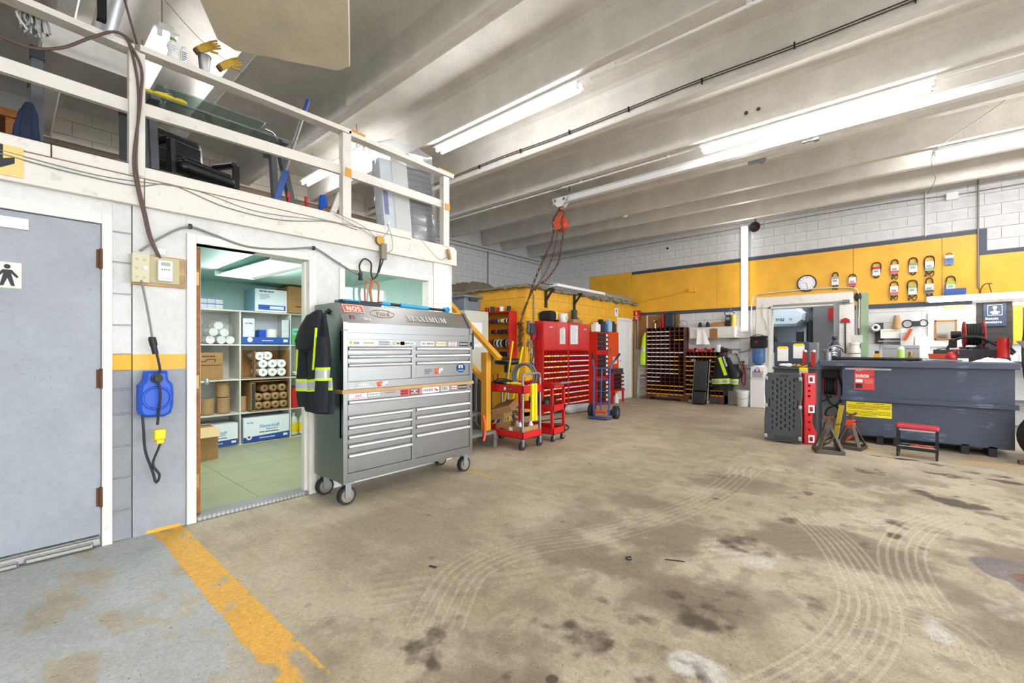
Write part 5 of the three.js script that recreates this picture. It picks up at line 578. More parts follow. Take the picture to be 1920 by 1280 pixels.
{ const t = thing('wire_spool_rack', 'red steel rack of wire and tape spools on the yellow wall', 'rack', [-5.9, 1.1, -6.48]); const w = .38, h = .92;
  for (const s of [-1, 1]) mesh('side_panel', BM(s * w - .02, s * w + .02, 0, h, 0, .2, .004), M.red, t); mesh('top_panel', BM(-w, w, h - .03, h, 0, .2, .004), M.red, t); mesh('back_panel', BM(-w, w, 0, h, -.005, .004), M.woodYellow, t);
  const sp = [[.74, ['plasticWhite', 'midGrey', 'redDark', 'blueDull', 'lightGrey', 'lime', 'darkGrey', 'black'], .04, 0], [.53, ['black', 'orange', 'darkGrey', 'black', 'red'], .04, 1], [.3, ['redDark', 'black', 'black', 'black', 'darkGrey'], .07, 2], [.09, ['plasticWhite', 'black', 'darkGrey', 'blueDull', 'black', 'midGrey'], .045, 0]];
  for (const [y, ms, r, k] of sp) { mesh('rod', C(.006, 2 * w, 0, y, .1, 'x'), M.chrome, t); ms.forEach((m, i) => { const x = -w + .1 + (k ? .16 : 0) + i * (2 * w - .18 - (k ? .16 : 0)) / Math.max(1, ms.length - 1), s = mesh('spool', C(r, .055, x, y, .1, 'x', r, 18), M[m], t); mesh('spool_flange', [C(r * 1.12, .005, x - .03, y, .1, 'x', r * 1.12, 18), C(r * 1.12, .005, x + .03, y, .1, 'x', r * 1.12, 18)], pick([M.plasticWhite, M.darkGrey, M.black]), s); }); } }
for (const [x, m, l, r, h] of [[-6.2, 'redDark', 'red tin standing on the spool rack', .045, .1], [-6.05, 'darkGrey', 'dark spool standing on the rack top', .05, .11], [-5.92, 'redDark', 'small red can among the spools on the rack top', .035, .09], [-5.8, 'plasticWhite', 'white tin on the rack top', .05, .1], [-5.62, 'black', 'black spool at the corner of the rack top', .045, .1]]) one('small_tin', l, 'tin', [L([[0, 0], [r, 0], [r, h * .08], [r * .92, h * .12], [r * .92, h * .88], [r, h * .92], [r, h], [0, h]], 0, 0, 0, 16)], M[m], [x, 2.02, -6.38]);
{ const t = thing('air_gun', 'grey air tool hanging on the yellow corner by the chain', 'air tool', [-5.27, 1.55, -6.56]); mesh('body', BAR([.03, .28, .02], [.03, .12, -.0], .05, .06), M.galv, t); mesh('handle', BAR([.03, .2, .02], [.03, .05, .05], .035, .045), M.midGrey, t); mesh('nozzle', ROD([.03, -.15, 0], [.03, -.02, .02], .012), M.chrome, t); mesh('lower_gun', [BAR([.03, -.12, .0], [.03, -.22, .04], .04, .05), ROD([.03, -.12, .06], [.03, -.14, -.06], .014)], M.galv, t); }
{ const t = thing('charger_cluster', 'dark battery charger with dangling testers on the yellow wall', 'charger', [-5.28, 1.3, -6.58]); mesh('case', BM(0, .1, .28, .48, -.07, .05, .01), M.darkGrey, t); mesh('tester', BM(.0, .06, .16, .3, -.11, -.05, .008), M.red, t); mesh('tester', BM(.0, .05, .2, .42, -.16, -.1, .006), M.blueDull, t); mesh('cords', [T([[.04, .28, 0], [.04, .05, -.02], [.05, -.2, .0], [.04, -.35, -.03], [.05, -.1, -.06], [.04, .2, -.08]], .007, 40), T([[.03, .2, -.12], [.05, -.05, -.1], [.04, -.4, -.06], [.05, -.5, -.12], [.04, -.2, -.15]], .006, 40)], M.cable, t); mesh('plug', BM(.0, .05, -.1, .0, -.05, .0, .006), M.lightGrey, t); mesh('plug', BM(0, .05, -.28, -.18, -.1, -.05, .006), M.lightGrey, t); }
one('wall_conduit_pipe', 'thin grey conduit on the yellow wall beside the red cabinet', 'conduit', [C(.012, 1.9, 0, 1.4, 0)], M.cableGrey, [-5.27, 0, -6.72]);
// ---------- pigeonhole cabinets ----------
function binRack(t, w, h, d, cols, rows, o) {   // local: faces +z, back at z=0, base at y=0
  const { m, inner, y0 = 0, split } = o, hh = (h - y0) / rows, ww = (w - .04) / cols;
  mesh('back_panel', BM(-w / 2 + .003, w / 2 - .003, y0, h - .003, 0, .012), inner, t);
  for (const s of [-1, 1]) mesh('side_panel', BM(s * (w / 2 - .01) - .01, s * (w / 2 - .01) + .01, 0, h, 0, d, .002), m, t);
  for (let r = 0; r <= rows; r++) mesh('shelf_board', BM(-w / 2 + .02, w / 2 - .02, y0 + r * hh - .005, y0 + r * hh + (r === rows ? 0 : .005), .012, d - .003), m, t);
  for (let c = 1; c < cols; c++) { const x = -w / 2 + .02 + c * ww; mesh('partition', BM(x - .004, x + .004, y0, h - .004, .012, d - .012), m, t); }
  for (let r = 0; r < rows; r++) { const by = {}; for (let c = 0; c < cols; c++) { const k = o.label(r, c); if (k) (by[k] = by[k] || []).push(BM(-w / 2 + .02 + (c + .08) * ww, -w / 2 + .02 + (c + .92) * ww, y0 + r * hh - .012, y0 + r * hh + .013, d - .004, d + .002)); } for (const k in by) mesh('label_strip', by[k], M[k], t).userData.kind = 'stuff'; }
  const g = []; for (let r = 0; r < rows; r++) for (let c = 0; c < cols; c++) if (rnd() < (o.fill || .5)) g.push(B(ww * rr(.3, .8), hh * rr(.15, .45), d * .5, -w / 2 + .02 + (c + .5) * ww, y0 + r * hh + hh * .2, d * .45, [0, rr(-.4, .4), 0])); if (g.length) mesh('bin_contents', g, M.darkGrey, t).userData.kind = 'stuff';
}
mat('labelWhite', 0xe4e0da, .6); mat('labelYellow', 0xf2b81a, .6);
const wl2 = (r, c) => ((r * 7 + c * 3) % 5 < 2 ? 'labelYellow' : 'labelWhite');
for (const [i, z, w, l] of [[0, -7.19, .855, 'red fastener bin cabinet with two doors, next to the dark charger'], [1, -8.035, .81, 'red fastener bin cabinet with printed sheets, beside the tall drawer tower']]) {
  const t = thing('fastener_cabinet', l, 'cabinet', [-5.29, 0, z], PI / 2); binRack(t, w, 1.26, .22, 8, 11, { m: M.red, inner: M.red, y0: .06, label: (r, c) => (i ? (r === 2 || r === 5 ? (c % 2 ? 'labelYellow' : 'labelWhite') : 'labelWhite') : wl2(r, c)), fill: .35 });
  mesh('upper_box', BM(-w / 2, w / 2, 1.262, 1.835, 0, .2, .003), M.red, t); for (const s of [-1, 1]) { const d = mesh('door', BM(s > 0 ? .004 : -w / 2 + .005, s > 0 ? w / 2 - .005 : -.004, 1.27, 1.828, .2, .222, .003), M.red, t); decal('brand_print', .13, .035, fillT(null, '#f2e4e0', 'WÜRTH', .9), d, [s * w / 4 + .04, 1.72, .2235], NZ, 400); if ((i === 0 && s > 0) || (i === 1 && s < 0)) { const ww = i ? .27 : .18; mesh('sheet_frame', BM(s * w / 4 - ww / 2 - .01, s * w / 4 + ww / 2 + .01, 1.4 - .012, 1.4 + (i ? .38 : .3) + .01, .222, .2255), M.lightGrey, d); decal('printed_sheet', ww, i ? .38 : .3, (c, W, H) => { c.fillStyle = i ? '#e4e8ee' : '#dcdfd8'; c.fillRect(0, 0, W, H); c.fillStyle = '#8c9298'; for (let k = 0; k < 14; k++) c.fillRect(W * .1, H * (.08 + k * .063), W * (.5 + .3 * hash(k, i)), 1.5); }, d, [s * w / 4, 1.4 + (i ? .19 : .15), .2265], NZ, 240); } }
  if (!i) decal('brand_print', .14, .04, fillT(null, '#f2e4e0', 'WÜRTH', .9), t, [w / 2 + .0015, 1.2, .1], [0, PI / 2, 0], 400); if (!i) { mesh('side_label', BM(w / 2, w / 2 + .003, 1.5, 1.57, .05, .17), M.paper, t); }
}
{ const t = thing('drawer_tower', 'tall red tower of small black drawers lettered on its side', 'cabinet', [-5.29, 0, -9.06], PI / 2); mesh('body', BM(-.26, .26, 0, 1.68, 0, .205, .003), M.red, t); for (const y of [.3, .85, 1.4]) decal('brand_print', .16, .06, fillT(null, '#f2dcd8', 'WÜRTH', .9), t, [.262, y + .1, .11], [0, PI / 2, 0], 300); for (let k = 0; k < 16; k++) { const y = .07 + k * .1; if (k === 5 || k === 11) continue; const d = mesh('drawer', BM(-.235, .235, y, y + .085, .2, .222, .003), M.black, t); mesh('drawer_label', BM(.13, .22, y + .012, y + .07, .222, .224), M.labelWhite, d); mesh('pull', BM(-.15, .08, y + .03, y + .05, .222, .235, .004), M.darkGrey, d); } }
{ const t = thing('orange_cabinet', 'orange-red wall cabinet with a white notice beside the drawer tower', 'cabinet', [-5.29, .82, -9.6], PI / 2); mesh('body', BM(-.25, .25, 0, .88, 0, .19, .003), M.orange, t); mesh('door', BM(-.245, .245, .01, .87, .19, .207, .003), M.orange, t); decal('notice_print', .2, .16, barsT('#f0e6e2', '#c04030', 3), t, [.05, .2, .2085], NZ, 250); mesh('handle', BM(-.22, -.19, .35, .5, .207, .225), M.chrome, t); }
{ const t = thing('small_drawer_unit', 'small red drawer unit standing on a red steel stand', 'cabinet', [-5.13, 0, -9.66], PI / 2); for (const x of [-.26, .26]) for (const z of [-.12, .12]) mesh('leg', BM(x - .02, x + .02, 0, .3, z - .02, z + .02), M.red, t); mesh('stand_top', BM(-.3, .3, .28, .32, -.15, .16, .004), M.red, t); mesh('side_plate', E([[-.34, 0], [-.28, 0], [-.28, .3]], .02, 0, 0, .1), M.red, t); mesh('body', BM(-.28, .28, .32, .72, -.14, .14, .003), M.red, t); mesh('top_tray', BM(-.26, .26, .72, .82, -.13, .13, .003), M.darkGrey, t); for (let k = 0; k < 4; k++) { const d = mesh('drawer', BM(-.255, .255, .335 + k * .095, .42 + k * .095, .14, .155, .003), M.black, t); mesh('drawer_label', BM(.12, .24, .35 + k * .095, .4 + k * .095, .155, .157), M.labelWhite, d); } }
one('white_jug', 'small white jug on the floor under the red stand', 'jug', [L([[0, 0], [.06, 0], [.062, .15], [.03, .2], [.025, .23], [0, .23]], 0, 0, 0, 16)], M.plasticWhite, [-5.02, 0, -9.6]);
// things on top of the red cabinets
one('black_bag', 'black padded bag on the red cabinet', 'bag', [B(.3, .2, .24, 0, .1, 0, [0, .1, 0], .06), B(.1, .04, .1, .05, .02, -.2, null, .015)], M.blackMatte, [-5.14, 1.838, -7.0]);
one('yellow_tube', 'yellow plastic container on the red cabinet beside the black bag', 'container', [C(.045, .2, 0, .1, 0, 'y', .05, 14), C(.05, .015, 0, .2, 0)], mat('yel2', 0xf2c230, .45), [-5.15, 1.838, -7.28]);
{ const t = thing('white_tub', 'white plastic tub with lid on the red cabinet', 'tub', [-5.16, 1.838, -7.55]); mesh('tub', L([[0, 0], [.085, 0], [.1, .16], [0, .16]], 0, 0, 0, 20), M.plasticWhite, t); mesh('lid', C(.106, .02, 0, .17, 0, 'y', .106, 20), M.plasticWhite, t); decal('label_print', .08, .07, barsT('#eeeeee', '#666666', 2), t, [.1, .08, 0], PX, 250); }
one('parts_carton', 'shallow carton with packages on the red cabinet', 'box', [BM(-.1, .1, 0, .08, -.18, .18, .004), B(.1, .05, .12, 0, .1, -.1, [0, .3, 0], .006)], M.cardboard, [-5.16, 1.838, -7.98]);
one('black_filter', 'black cylindrical filter standing on the shallow carton', 'filter', [C(.065, .2, 0, .1, 0, 'y', .065, 18), C(.07, .02, 0, .01, 0), C(.07, .02, 0, .19, 0)], M.darkGrey, [-5.16, 1.92, -7.98]);
for (const [y, z, w, h, d, m, l] of [[1.684, -8.9, .14, .22, .2, 'plasticWhite', 'clear bagged part on the drawer tower'], [1.684, -9.12, .16, .3, .16, 'black', 'black and red toy-like box on the drawer tower'], [1.684, -9.3, .1, .26, .12, 'blueDull', 'blue box on the drawer tower'], [1.702, -9.48, .14, .3, .16, 'paleBlue', 'pale blue carton on the orange cabinet'], [1.702, -9.72, .12, .26, .14, 'darkGrey', 'dark green capped bottle on the orange cabinet']]) one('shelf_item', l, 'box', [B(w, h * .8, d, 0, h * .4, 0, null, .012), B(w * .6, h * .2, d * .6, 0, h * .9, 0, null, .01)], M[m], [-5.17, y, z]);
{ const t = thing('shelf_lamp', 'long white fluorescent fixture lying on black brackets over the yellow wall', 'light fixture', [-5.18, 0, 0]); mesh('housing', [BM(-.14, .06, 2.56, 2.62, -9.25, -7.3, .008)], M.plasticWhite, t); { const g = []; for (let k = 0; k < 34; k++) g.push(BM(-.13, .055, 2.5, 2.56, -9.2 + k * .056, -9.195 + k * .056)); mesh('louvre', g, M.lightGrey, t).userData.kind = 'stuff'; } mesh('cable', T([[-.05, 2.6, -7.3], [-.04, 2.58, -7.1], [-.06, 2.6, -6.9]], .008, 12), M.black, t);
  for (const z of [-7.12, -8.16]) mesh('bracket', [BM(-.1, -.075, 2.12, 2.5, z - .03, z + .03), BM(-.1, .1, 2.475, 2.5, z - .03, z + .03), BAR([-.08, 2.28, z], [.08, 2.48, z], .04, .03)], M.black, t); }
// hand truck
{ const t = thing('hand_truck', 'blue steel hand truck with black grips parked before the red cabinets', 'hand truck', [-4.1, 0, -7.25], .12); const mb = M.blueTruck;
  for (const s of [-1, 1]) { mesh('rail', T([[s * .15, .06, .0], [s * .155, .5, -.02], [s * .16, .92, -.05], [s * .19, 1.02, -.08], [s * .24, 1.12, -.16]], .018, 24, 10), mb, t); mesh('grip', ROD([s * .225, 1.09, -.13], [s * .27, 1.2, -.24], .02, 10), M.rubber, t); const w = mesh('wheel', [C(.12, .075, s * .24, .12, -.12, 'x', .12, 22)], M.rubber, t); mesh('hub', C(.055, .085, s * .24, .12, -.12, 'x'), mb, w); mesh('axle_plate', BAR([s * .16, .1, 0], [s * .17, .12, -.14], .01, .1), mb, t); }
  mesh('middle_rail', T([[0, .12, .02], [0, .5, 0], [0, .93, -.04]], .013, 14, 8), mb, t); for (const y of [.28, .5, .72, .93]) mesh('crossbar', ROD([-.155, y, -.02], [.155, y, -.02], .013, 8), mb, t); mesh('axle', C(.012, .5, 0, .12, -.12, 'x'), mb, t); mesh('toe_plate', BM(-.2, .2, .02, .035, -.0, .2, .003), mb, t); mesh('orange_strap', B(.24, .05, .06, 0, .13, .03, [.2, 0, 0], .02), M.orange, t); }
{ const t = thing('gas_cylinder', 'grey gas cylinder lying on the floor behind the hand truck', 'cylinder', [-4.83, .09, -7.6], -.2); mesh('tank', L([[0, -.36], [.06, -.34], [.09, -.28], [.09, .28], [.06, .34], [.025, .37], [.025, .42], [0, .42]], 0, 0, 0, 20, [PI / 2, 0, 0]), M.lightGrey, t); mesh('valve', B(.05, .06, .05, 0, 0, .44, null, .01), mat('brass2', 0xa88648, .4, { metalness: .8 }), t); }
// ---------- two red carts ----------
function tray(t, name, w, d, h, y, m, x = 0, z = 0) { return mesh(name, [BM(x - w / 2, x + w / 2, y, y + .006, z - d / 2, z + d / 2), BM(x - w / 2, x + w / 2, y, y + h, z + d / 2 - .008, z + d / 2), BM(x - w / 2, x + w / 2, y, y + h, z - d / 2, z - d / 2 + .008), BM(x - w / 2, x - w / 2 + .008, y, y + h, z - d / 2, z + d / 2), BM(x + w / 2 - .008, x + w / 2, y, y + h, z - d / 2, z + d / 2)], m, t); }
function caster(t, x, z, r) { const c = mesh('caster', C(r, .03, x, r, z, 'x', r, 16), M.rubber, t); mesh('fork', [BM(x - .022, x - .018, r * .8, r * 2.3, z - .02, z + .02), BM(x + .018, x + .022, r * .8, r * 2.3, z - .02, z + .02), BM(x - .024, x + .024, r * 2.25, r * 2.4, z - .025, z + .025)], M.galv, c); return c; }
{ const t = thing('utility_cart', 'red utility cart with silver posts heaped with boxes and tools', 'cart', [-3.9, 0, -4.48]); const w = .74, d = .4;
  tray(t, 'top_tray', w, d, .1, .72, M.red); tray(t, 'lower_tray', w, d, .09, .14, M.red); for (const x of [-.33, .35]) for (const z of [-.18, .18]) { mesh('post', C(.016, x > 0 ? .82 : .7, x, x > 0 ? .52 : .46, z, 'y', .016, 12), M.galv, t); caster(t, x - .01, z, .055); }
  mesh('push_handle', T([[.35, .92, .18], [.36, .96, .15], [.36, .97, 0], [.36, .96, -.15], [.35, .92, -.18]], .016, 24, 10), M.galv, t); decal('badge_print', .16, .05, (c, W, H) => { c.fillStyle = '#f0e8e4'; c.beginPath(); c.arc(H * .5, H * .5, H * .42, 0, 7); c.fill(); c.fillStyle = '#20181a'; c.fillRect(W * .4, H * .2, W * .56, H * .6); barRows(c, '#e8e0dc', W * .44, H * .3, W * .48, H * .4, 2, .5); }, t, [.12, .77, d / 2 + .001], NZ, 500); decal('marker_print', .12, .07, fillT(null, '#7c1410', 'BS', .9), t, [-.3, .77, d / 2 + .001], NZ, 300);
  mesh('yellow_rail', [BM(.372, .4, .36, .84, -.06, -.02, .004), BM(.372, .4, .36, .84, .0, .05, .004), BM(.37, .378, .36, .84, -.06, .05)], M.yellowPlastic, t); }
one('cart_boxes', 'brown corrugated parts box tipped open on the cart\'s lower tray', 'box', [B(.3, .1, .24, 0, .2, 0, [.35, .2, .3], .004), B(.26, .08, .2, -.06, .1, .02, [.2, .1, .15], .004)], M.cardboard, [-4.0, .29, -4.46]);
{ const t = thing('parts_box', 'open cardboard box of bottles on the cart\'s lower tray', 'box', [-3.8, .147, -4.48]); mesh('carton', [BM(-.24, .24, 0, .005, -.16, .16), BM(-.24, .24, 0, .14, .155, .16), BM(-.24, .24, 0, .14, -.16, -.155), BM(-.24, -.235, 0, .14, -.16, .16), BM(.235, .24, 0, .14, -.16, .16)], M.cardboard, t); decal('print', .1, .06, barsT(null, '#3a2c1c', 1, .8), t, [-.12, .07, .1615], NZ, 300); mesh('carton_label', BM(.0, .06, .02, .12, .16, .162), M.paper, t); }
for (const [x, z, m, c, l] of [[-3.7, -4.42, 'plasticWhite', 'red', 'white bottle with red cap in the cart box'], [-3.82, -4.5, 'lightGrey', 'redDark', 'grey bottle with dark red cap in the cart box'], [-3.62, -4.55, 'plasticWhite', 'plasticWhite', 'tall white bottle in the cart box corner']]) { const t = thing('fluid_bottle', l, 'bottle', [x, .155, z]); mesh('bottle', L([[0, 0], [.035, 0], [.036, .12], [.018, .16], [.016, .18], [0, .18]], 0, 0, 0, 14), M[m], t); mesh('cap', C(.02, .03, 0, .19, 0), M[c], t); }
{ const t = thing('scan_tool', 'black diagnostic case and cables on the cart\'s upper tray', 'tool case', [-4.05, .728, -4.46]); mesh('case', [B(.3, .08, .24, 0, .05, 0, [0, .1, 0], .015), B(.22, .04, .18, .05, .11, .02, [.1, -.1, 0], .012)], M.black, t); mesh('cable', T([[-.1, .1, .1], [.05, .16, .08], [.2, .12, .0], [.26, .09, .1], [.15, .1, .14]], .009, 30), M.cable, t); mesh('clamp', [ROD([-.1, .1, -.02], [-.06, .22, .02], .012), ROD([-.13, .1, .03], [-.12, .2, .06], .01)], M.redDark, t); }
one('yellow_gloves', 'yellow rag and glove on the cart edge', 'rag', [S(.09, .025, .06, 0, .02, 0), S(.06, .02, .05, .1, .02, .02), S(.04, .02, .03, -.1, .018, .01)], M.yellowPlastic, [-3.73, .815, -4.36]);
one('white_shop_towel', 'crumpled white shop towel on the cart', 'towel', [S(.08, .04, .07, 0, .03, 0), S(.05, .045, .05, .06, .03, -.05), S(.05, .03, .05, -.07, .03, .03)], M.paper, [-3.66, .745, -4.44]);
one('hose_coil', 'grey-green coil of air hose standing on the cart', 'hose', [...[0, 1, 2, 3, 4].map(k => TOR(.17 - .01 * (k % 2), .012, (k % 3 - 1) * .01, .19, (k - 2) * .02, [0, .12, 0], 28, 6))], mat('hoseGrey', 0x5f6c70, .6), [-3.76, .73, -4.6]);
{ const t = thing('yellow_crutch', 'bright yellow pole leaning across the carts', 'pole', [0, 0, 0]); mesh('pole', ROD([-4.3, .02, -4.82], [-3.98, 1.32, -4.82], .016, 10), M.yellowPlastic, t); mesh('pole', ROD([-4.45, .02, -4.86], [-4.2, 1.4, -4.86], .014, 10), M.yellowPlastic, t); }
{ const t = thing('mechanic_stool', 'black round padded stool standing behind the first cart', 'stool', [-4.87, 0, -5.5]); mesh('seat', L([[0, 0], [.2, 0], [.23, .03], [.23, .07], [.2, .1], [0, .11]], 0, 1.03, 0, 24), M.leather, t); mesh('column', C(.03, .6, 0, .75, 0), M.galv, t); mesh('housing', C(.06, .12, 0, .96, 0), M.black, t); for (let k = 0; k < 5; k++) { const a = k * 1.257 + .3; mesh('base_arm', BAR([0, .46, 0], [Math.cos(a) * .28, .04, Math.sin(a) * .28], .04, .03), M.black, t); } mesh('foot_ring', TOR(.2, .012, 0, .3, 0, [PI / 2, 0, 0]), M.galv, t); }
{ const t = thing('shop_press_frame', 'dark equipment with hoses standing beside the stairs', 'equipment', [-4.85, 0, -4.7]); mesh('body', [BM(-.2, .2, 0, .8, -.2, .15, .02), BM(-.18, .18, .8, .92, -.15, .12, .02)], M.black, t); mesh('post', BM(.16, .2, .0, .95, .12, .16), M.midGrey, t); mesh('hose', T([[-.05, .9, .1], [.1, 1.05, .16], [.05, .7, .22], [-.1, .5, .2], [.05, .3, .2]], .02, 30, 8), M.cable, t); mesh('yellow_lever', BAR([-.1, .2, .2], [.05, .85, .24], .03, .02), M.yellowPlastic, t); }
{ const t = thing('tool_cart', 'red three tier tool cart with push bar beside the silver-post cart', 'cart', [-3.86, 0, -5.1]); const w = .62, d = .3; tray(t, 'top_tray', w, d, .07, .74, M.red); tray(t, 'middle_tray', w, d, .09, .42, M.red); tray(t, 'lower_tray', w, d, .09, .1, M.red); for (const x of [-.29, .29]) for (const z of [-.14, .14]) { mesh('post', BM(x - .02, x + .02, .1, .82, z - .014, z + .014, .003), M.red, t); caster(t, x, z * .8, .04); } mesh('push_handle', [ROD([.31, .8, -.13], [.42, .82, -.13], .01), ROD([.31, .8, .13], [.42, .82, .13], .01), ROD([.42, .82, -.13], [.42, .82, .13], .015)], M.galv, t); }
for (const [x, z, m, l] of [[-3.98, -5.1, 'black', 'black impact wrench on the middle tray of the tool cart'], [-3.72, -5.1, 'darkGrey', 'dark grey charger with white label on the tool cart']]) { const t = thing('power_tool', l, 'power tool', [x, .43, z]); mesh('body', B(.16, .14, .14, 0, .1, 0, [0, .3, 0], .03), M[m], t); mesh('battery', B(.1, .05, .11, 0, .03, 0, null, .01), M.black, t); mesh('grip', BAR([.05, .05, .0], [.1, .2, .0], .04, .05), M.black, t); decal('label_print', .06, .05, barsT('#d8d8d4', '#333', 2), t, [.02, .1, .0745], NZ, 300); }
one('air_hose', 'black air hose lying on the floor behind the carts', 'hose', [T([[-4.4, .012, -5.7], [-4.0, .012, -5.5], [-3.9, .012, -5.8], [-4.2, .012, -6.2], [-4.7, .012, -6.0], [-4.6, .012, -6.8]], .011, 60)], M.cable);
// ---------- signs by the white door ----------
one('blue_sign', 'small white notice with blue pictogram above the white door', 'sign', [BM(0, .004, 0, .2, -.09, .09)], M.paper, [-5.292, 2.12, -10.12]); decal('notice_print', .17, .19, (c, W, H) => { c.fillStyle = '#f2f4f6'; c.fillRect(0, 0, W, H); c.fillStyle = '#2c6cb0'; c.fillRect(W * .3, H * .12, W * .4, H * .35); barRows(c, '#3c6c90', W * .2, H * .55, W * .6, H * .34, 3, .4); }, scene.children[scene.children.length - 1], [.0055, .1, 0], PX, 300);
{ const t = thing('extinguisher_sign', 'red fire extinguisher sign on a post in the room corner', 'sign', [-5.22, 0, -11.1]); mesh('panel', BM(-.1, .13, 2.06, 2.32, -.005, .005), M.redDark, t); decal('sign_print', .21, .24, (c, W, H) => { c.fillStyle = '#b8221c'; c.fillRect(0, 0, W, H); c.fillStyle = '#f6efee'; c.fillRect(W * .42, H * .12, W * .16, H * .35); c.beginPath(); c.arc(W / 2, H * .12, W * .07, 0, 7); c.fill(); barRows(c, '#f6efee', W * .15, H * .54, W * .7, H * .12, 1, .6); c.fillStyle = '#f6efee'; c.beginPath(); c.moveTo(W * .3, H * .72); c.lineTo(W * .7, H * .72); c.lineTo(W / 2, H * .95); c.fill(); }, t, [.015, 2.19, .0065], NZ, 300); mesh('post', C(.012, 2.1, .05, 1.05, 0), M.lightGrey, t); }
{ const t = thing('insulation_roll', 'crumpled grey foil insulation roll lying on the yellow room roof edge', 'insulation', [-5.42, 2.53, -10.3]); mesh('roll', grid(24, 30, (u, v) => { const a = u * 2 * PI, k = .085 * (.75 + .5 * fbm(u * 8, v * 14, 3)) * (1 - .6 * sm(.92, 1, v)); return [Math.cos(a) * k * 1.3, .08 + Math.sin(a) * k, .75 - v * 1.6]; }), mat('foil', 0xa8a498, .55, { map: grime, bump: coarseBump, bs: .006 }), t); }
// ---------- brown pigeonhole cabinets on the back wall ----------
{ const t = thing('bolt_bin_cabinet', 'tall brown pigeonhole bolt cabinet with white and yellow labels', 'cabinet', [-4.35, 0, -11.18]); binRack(t, .98, 1.83, .3, 8, 16, { m: M.brownBin, inner: M.brownBin, y0: .16, label: (r, c) => (r < 3 ? 'labelYellow' : r === 4 || r === 3 ? (c < 3 ? 'labelWhite' : 0) : r > 4 && r < 10 && c > 5 ? (c === 6 ? 'labelYellow' : 0) : r > 12 && c > 5 ? (r === 13 ? 'labelYellow' : 0) : c > 4 && r > 10 ? 0 : 'labelWhite'), fill: .3 }); mesh('base_rail', BM(-.47, .47, .06, .15, .26, .298), M.brownBin, t); for (const s of [-1, 1]) mesh('foot', BM(s * .44 - .05, s * .44 + .05, 0, .08, .0, .299), M.brownBin, t); decal('brand_print', .3, .05, (c, W, H) => { c.strokeStyle = '#e8b82c'; c.lineWidth = 4; c.beginPath(); c.arc(H * .5, H * .5, H * .36, 0, 7); c.stroke(); barRows(c, '#e8b82c', W * .24, H * .3, W * .7, H * .4, 1, .6); }, t, [-.05, .11, .2995], NZ, 350); }
{ const t = thing('bolt_bin_cabinet', 'low brown pigeonhole bolt cabinet behind the leaning creeper', 'cabinet', [-3.4, 0, -11.18]); binRack(t, .9, 1.22, .3, 9, 9, { m: M.brownBin, inner: M.brownBin, y0: .2, label: (r, c) => (r === 8 ? (c > 2 ? 'labelYellow' : 'labelWhite') : c < 2 || c > 5 ? 'labelYellow' : 0), fill: .25 }); for (const s of [-1, 1]) mesh('foot', BM(s * .4 - .06, s * .4 + .05, 0, .2, 0, .299), M.brownBin, t); mesh('base_rail', BM(-.44, .44, .14, .2, .26, .298), M.brownBin, t); }
one('cork_board', 'brown cork notice board by the corner sign', 'board', [BM(-.14, .15, 1.28, 2.19, 0, .015, .003)], mat('cork', 0xa5773f, .85, { map: cardTex }), [-5.11, 0, -11.185]); one('cork_board', 'brown cork board behind the tall cabinet top', 'board', [BM(-.42, .42, 1.75, 2.17, 0, .015, .003)], M.cork, [-4.5, 0, -11.185]);
decal('poster_sheet', .3, .8, (c, W, H) => { c.fillStyle = '#e6e6e4'; c.fillRect(0, 0, W, H); c.fillStyle = '#9aa0a6'; for (let k = 0; k < 20; k++) c.fillRect(W * .1, H * (.05 + k * .045), W * (.4 + .4 * hash(k, 3)), 1.5); }, null, [-4.83, 1.78, -11.175], NZ, 180).userData = { label: 'tall white printed wall chart between the cork boards', category: 'poster' };
{ const t = thing('extinguisher', 'small wall extinguisher with blue top beside the cork board', 'extinguisher', [-5.0, .88, -11.1]); mesh('cylinder', L([[0, 0], [.05, 0], [.055, .02], [.055, .22], [.03, .27], [0, .27]], 0, 0, 0, 16), M.red, t); mesh('head', [BM(-.04, .04, .27, .36, -.03, .03, .008)], M.lightGrey, t); mesh('band', C(.056, .08, 0, .3, 0), M.plasticWhite, t); }
{ const t = thing('step_ladder', 'paint spattered white step ladder folded against the wall', 'ladder', [-5.0, 0, -11.08]); for (const s of [-1, 1]) mesh('rail', BAR([s * .13, 0, .05], [s * .11, .85, 0], .03, .05), M.offwhite, t); for (let k = 0; k < 4; k++) mesh('step', B(.23, .025, .1, 0, .1 + k * .22, .04, [.1, 0, 0], .004), mat('spatter', 0xc9c6bd, .8, { map: grime }), t); mesh('back_plate', BM(-.1, .1, .62, .82, .0, .02), M.spatter, t); }
{ const t = thing('safety_vest', 'lime yellow safety vest hanging on the side of the tall brown cabinet', 'vest', [-4.92, 0, -10.92]); const lv = [[1.72, .02, .02, .04], [1.6, .05, .035, .03], [1.3, .06, .045, .0], [1.0, .075, .05, -.01], [.88, .07, .045, -.01]]; mesh('cloth', drape(lv, { folds: 5, amp: .18 }), M.lime, t); mesh('tape', band(lv, 1.32, 1.24, .004, { folds: 5, amp: .18 }), M.silverTape, t); }
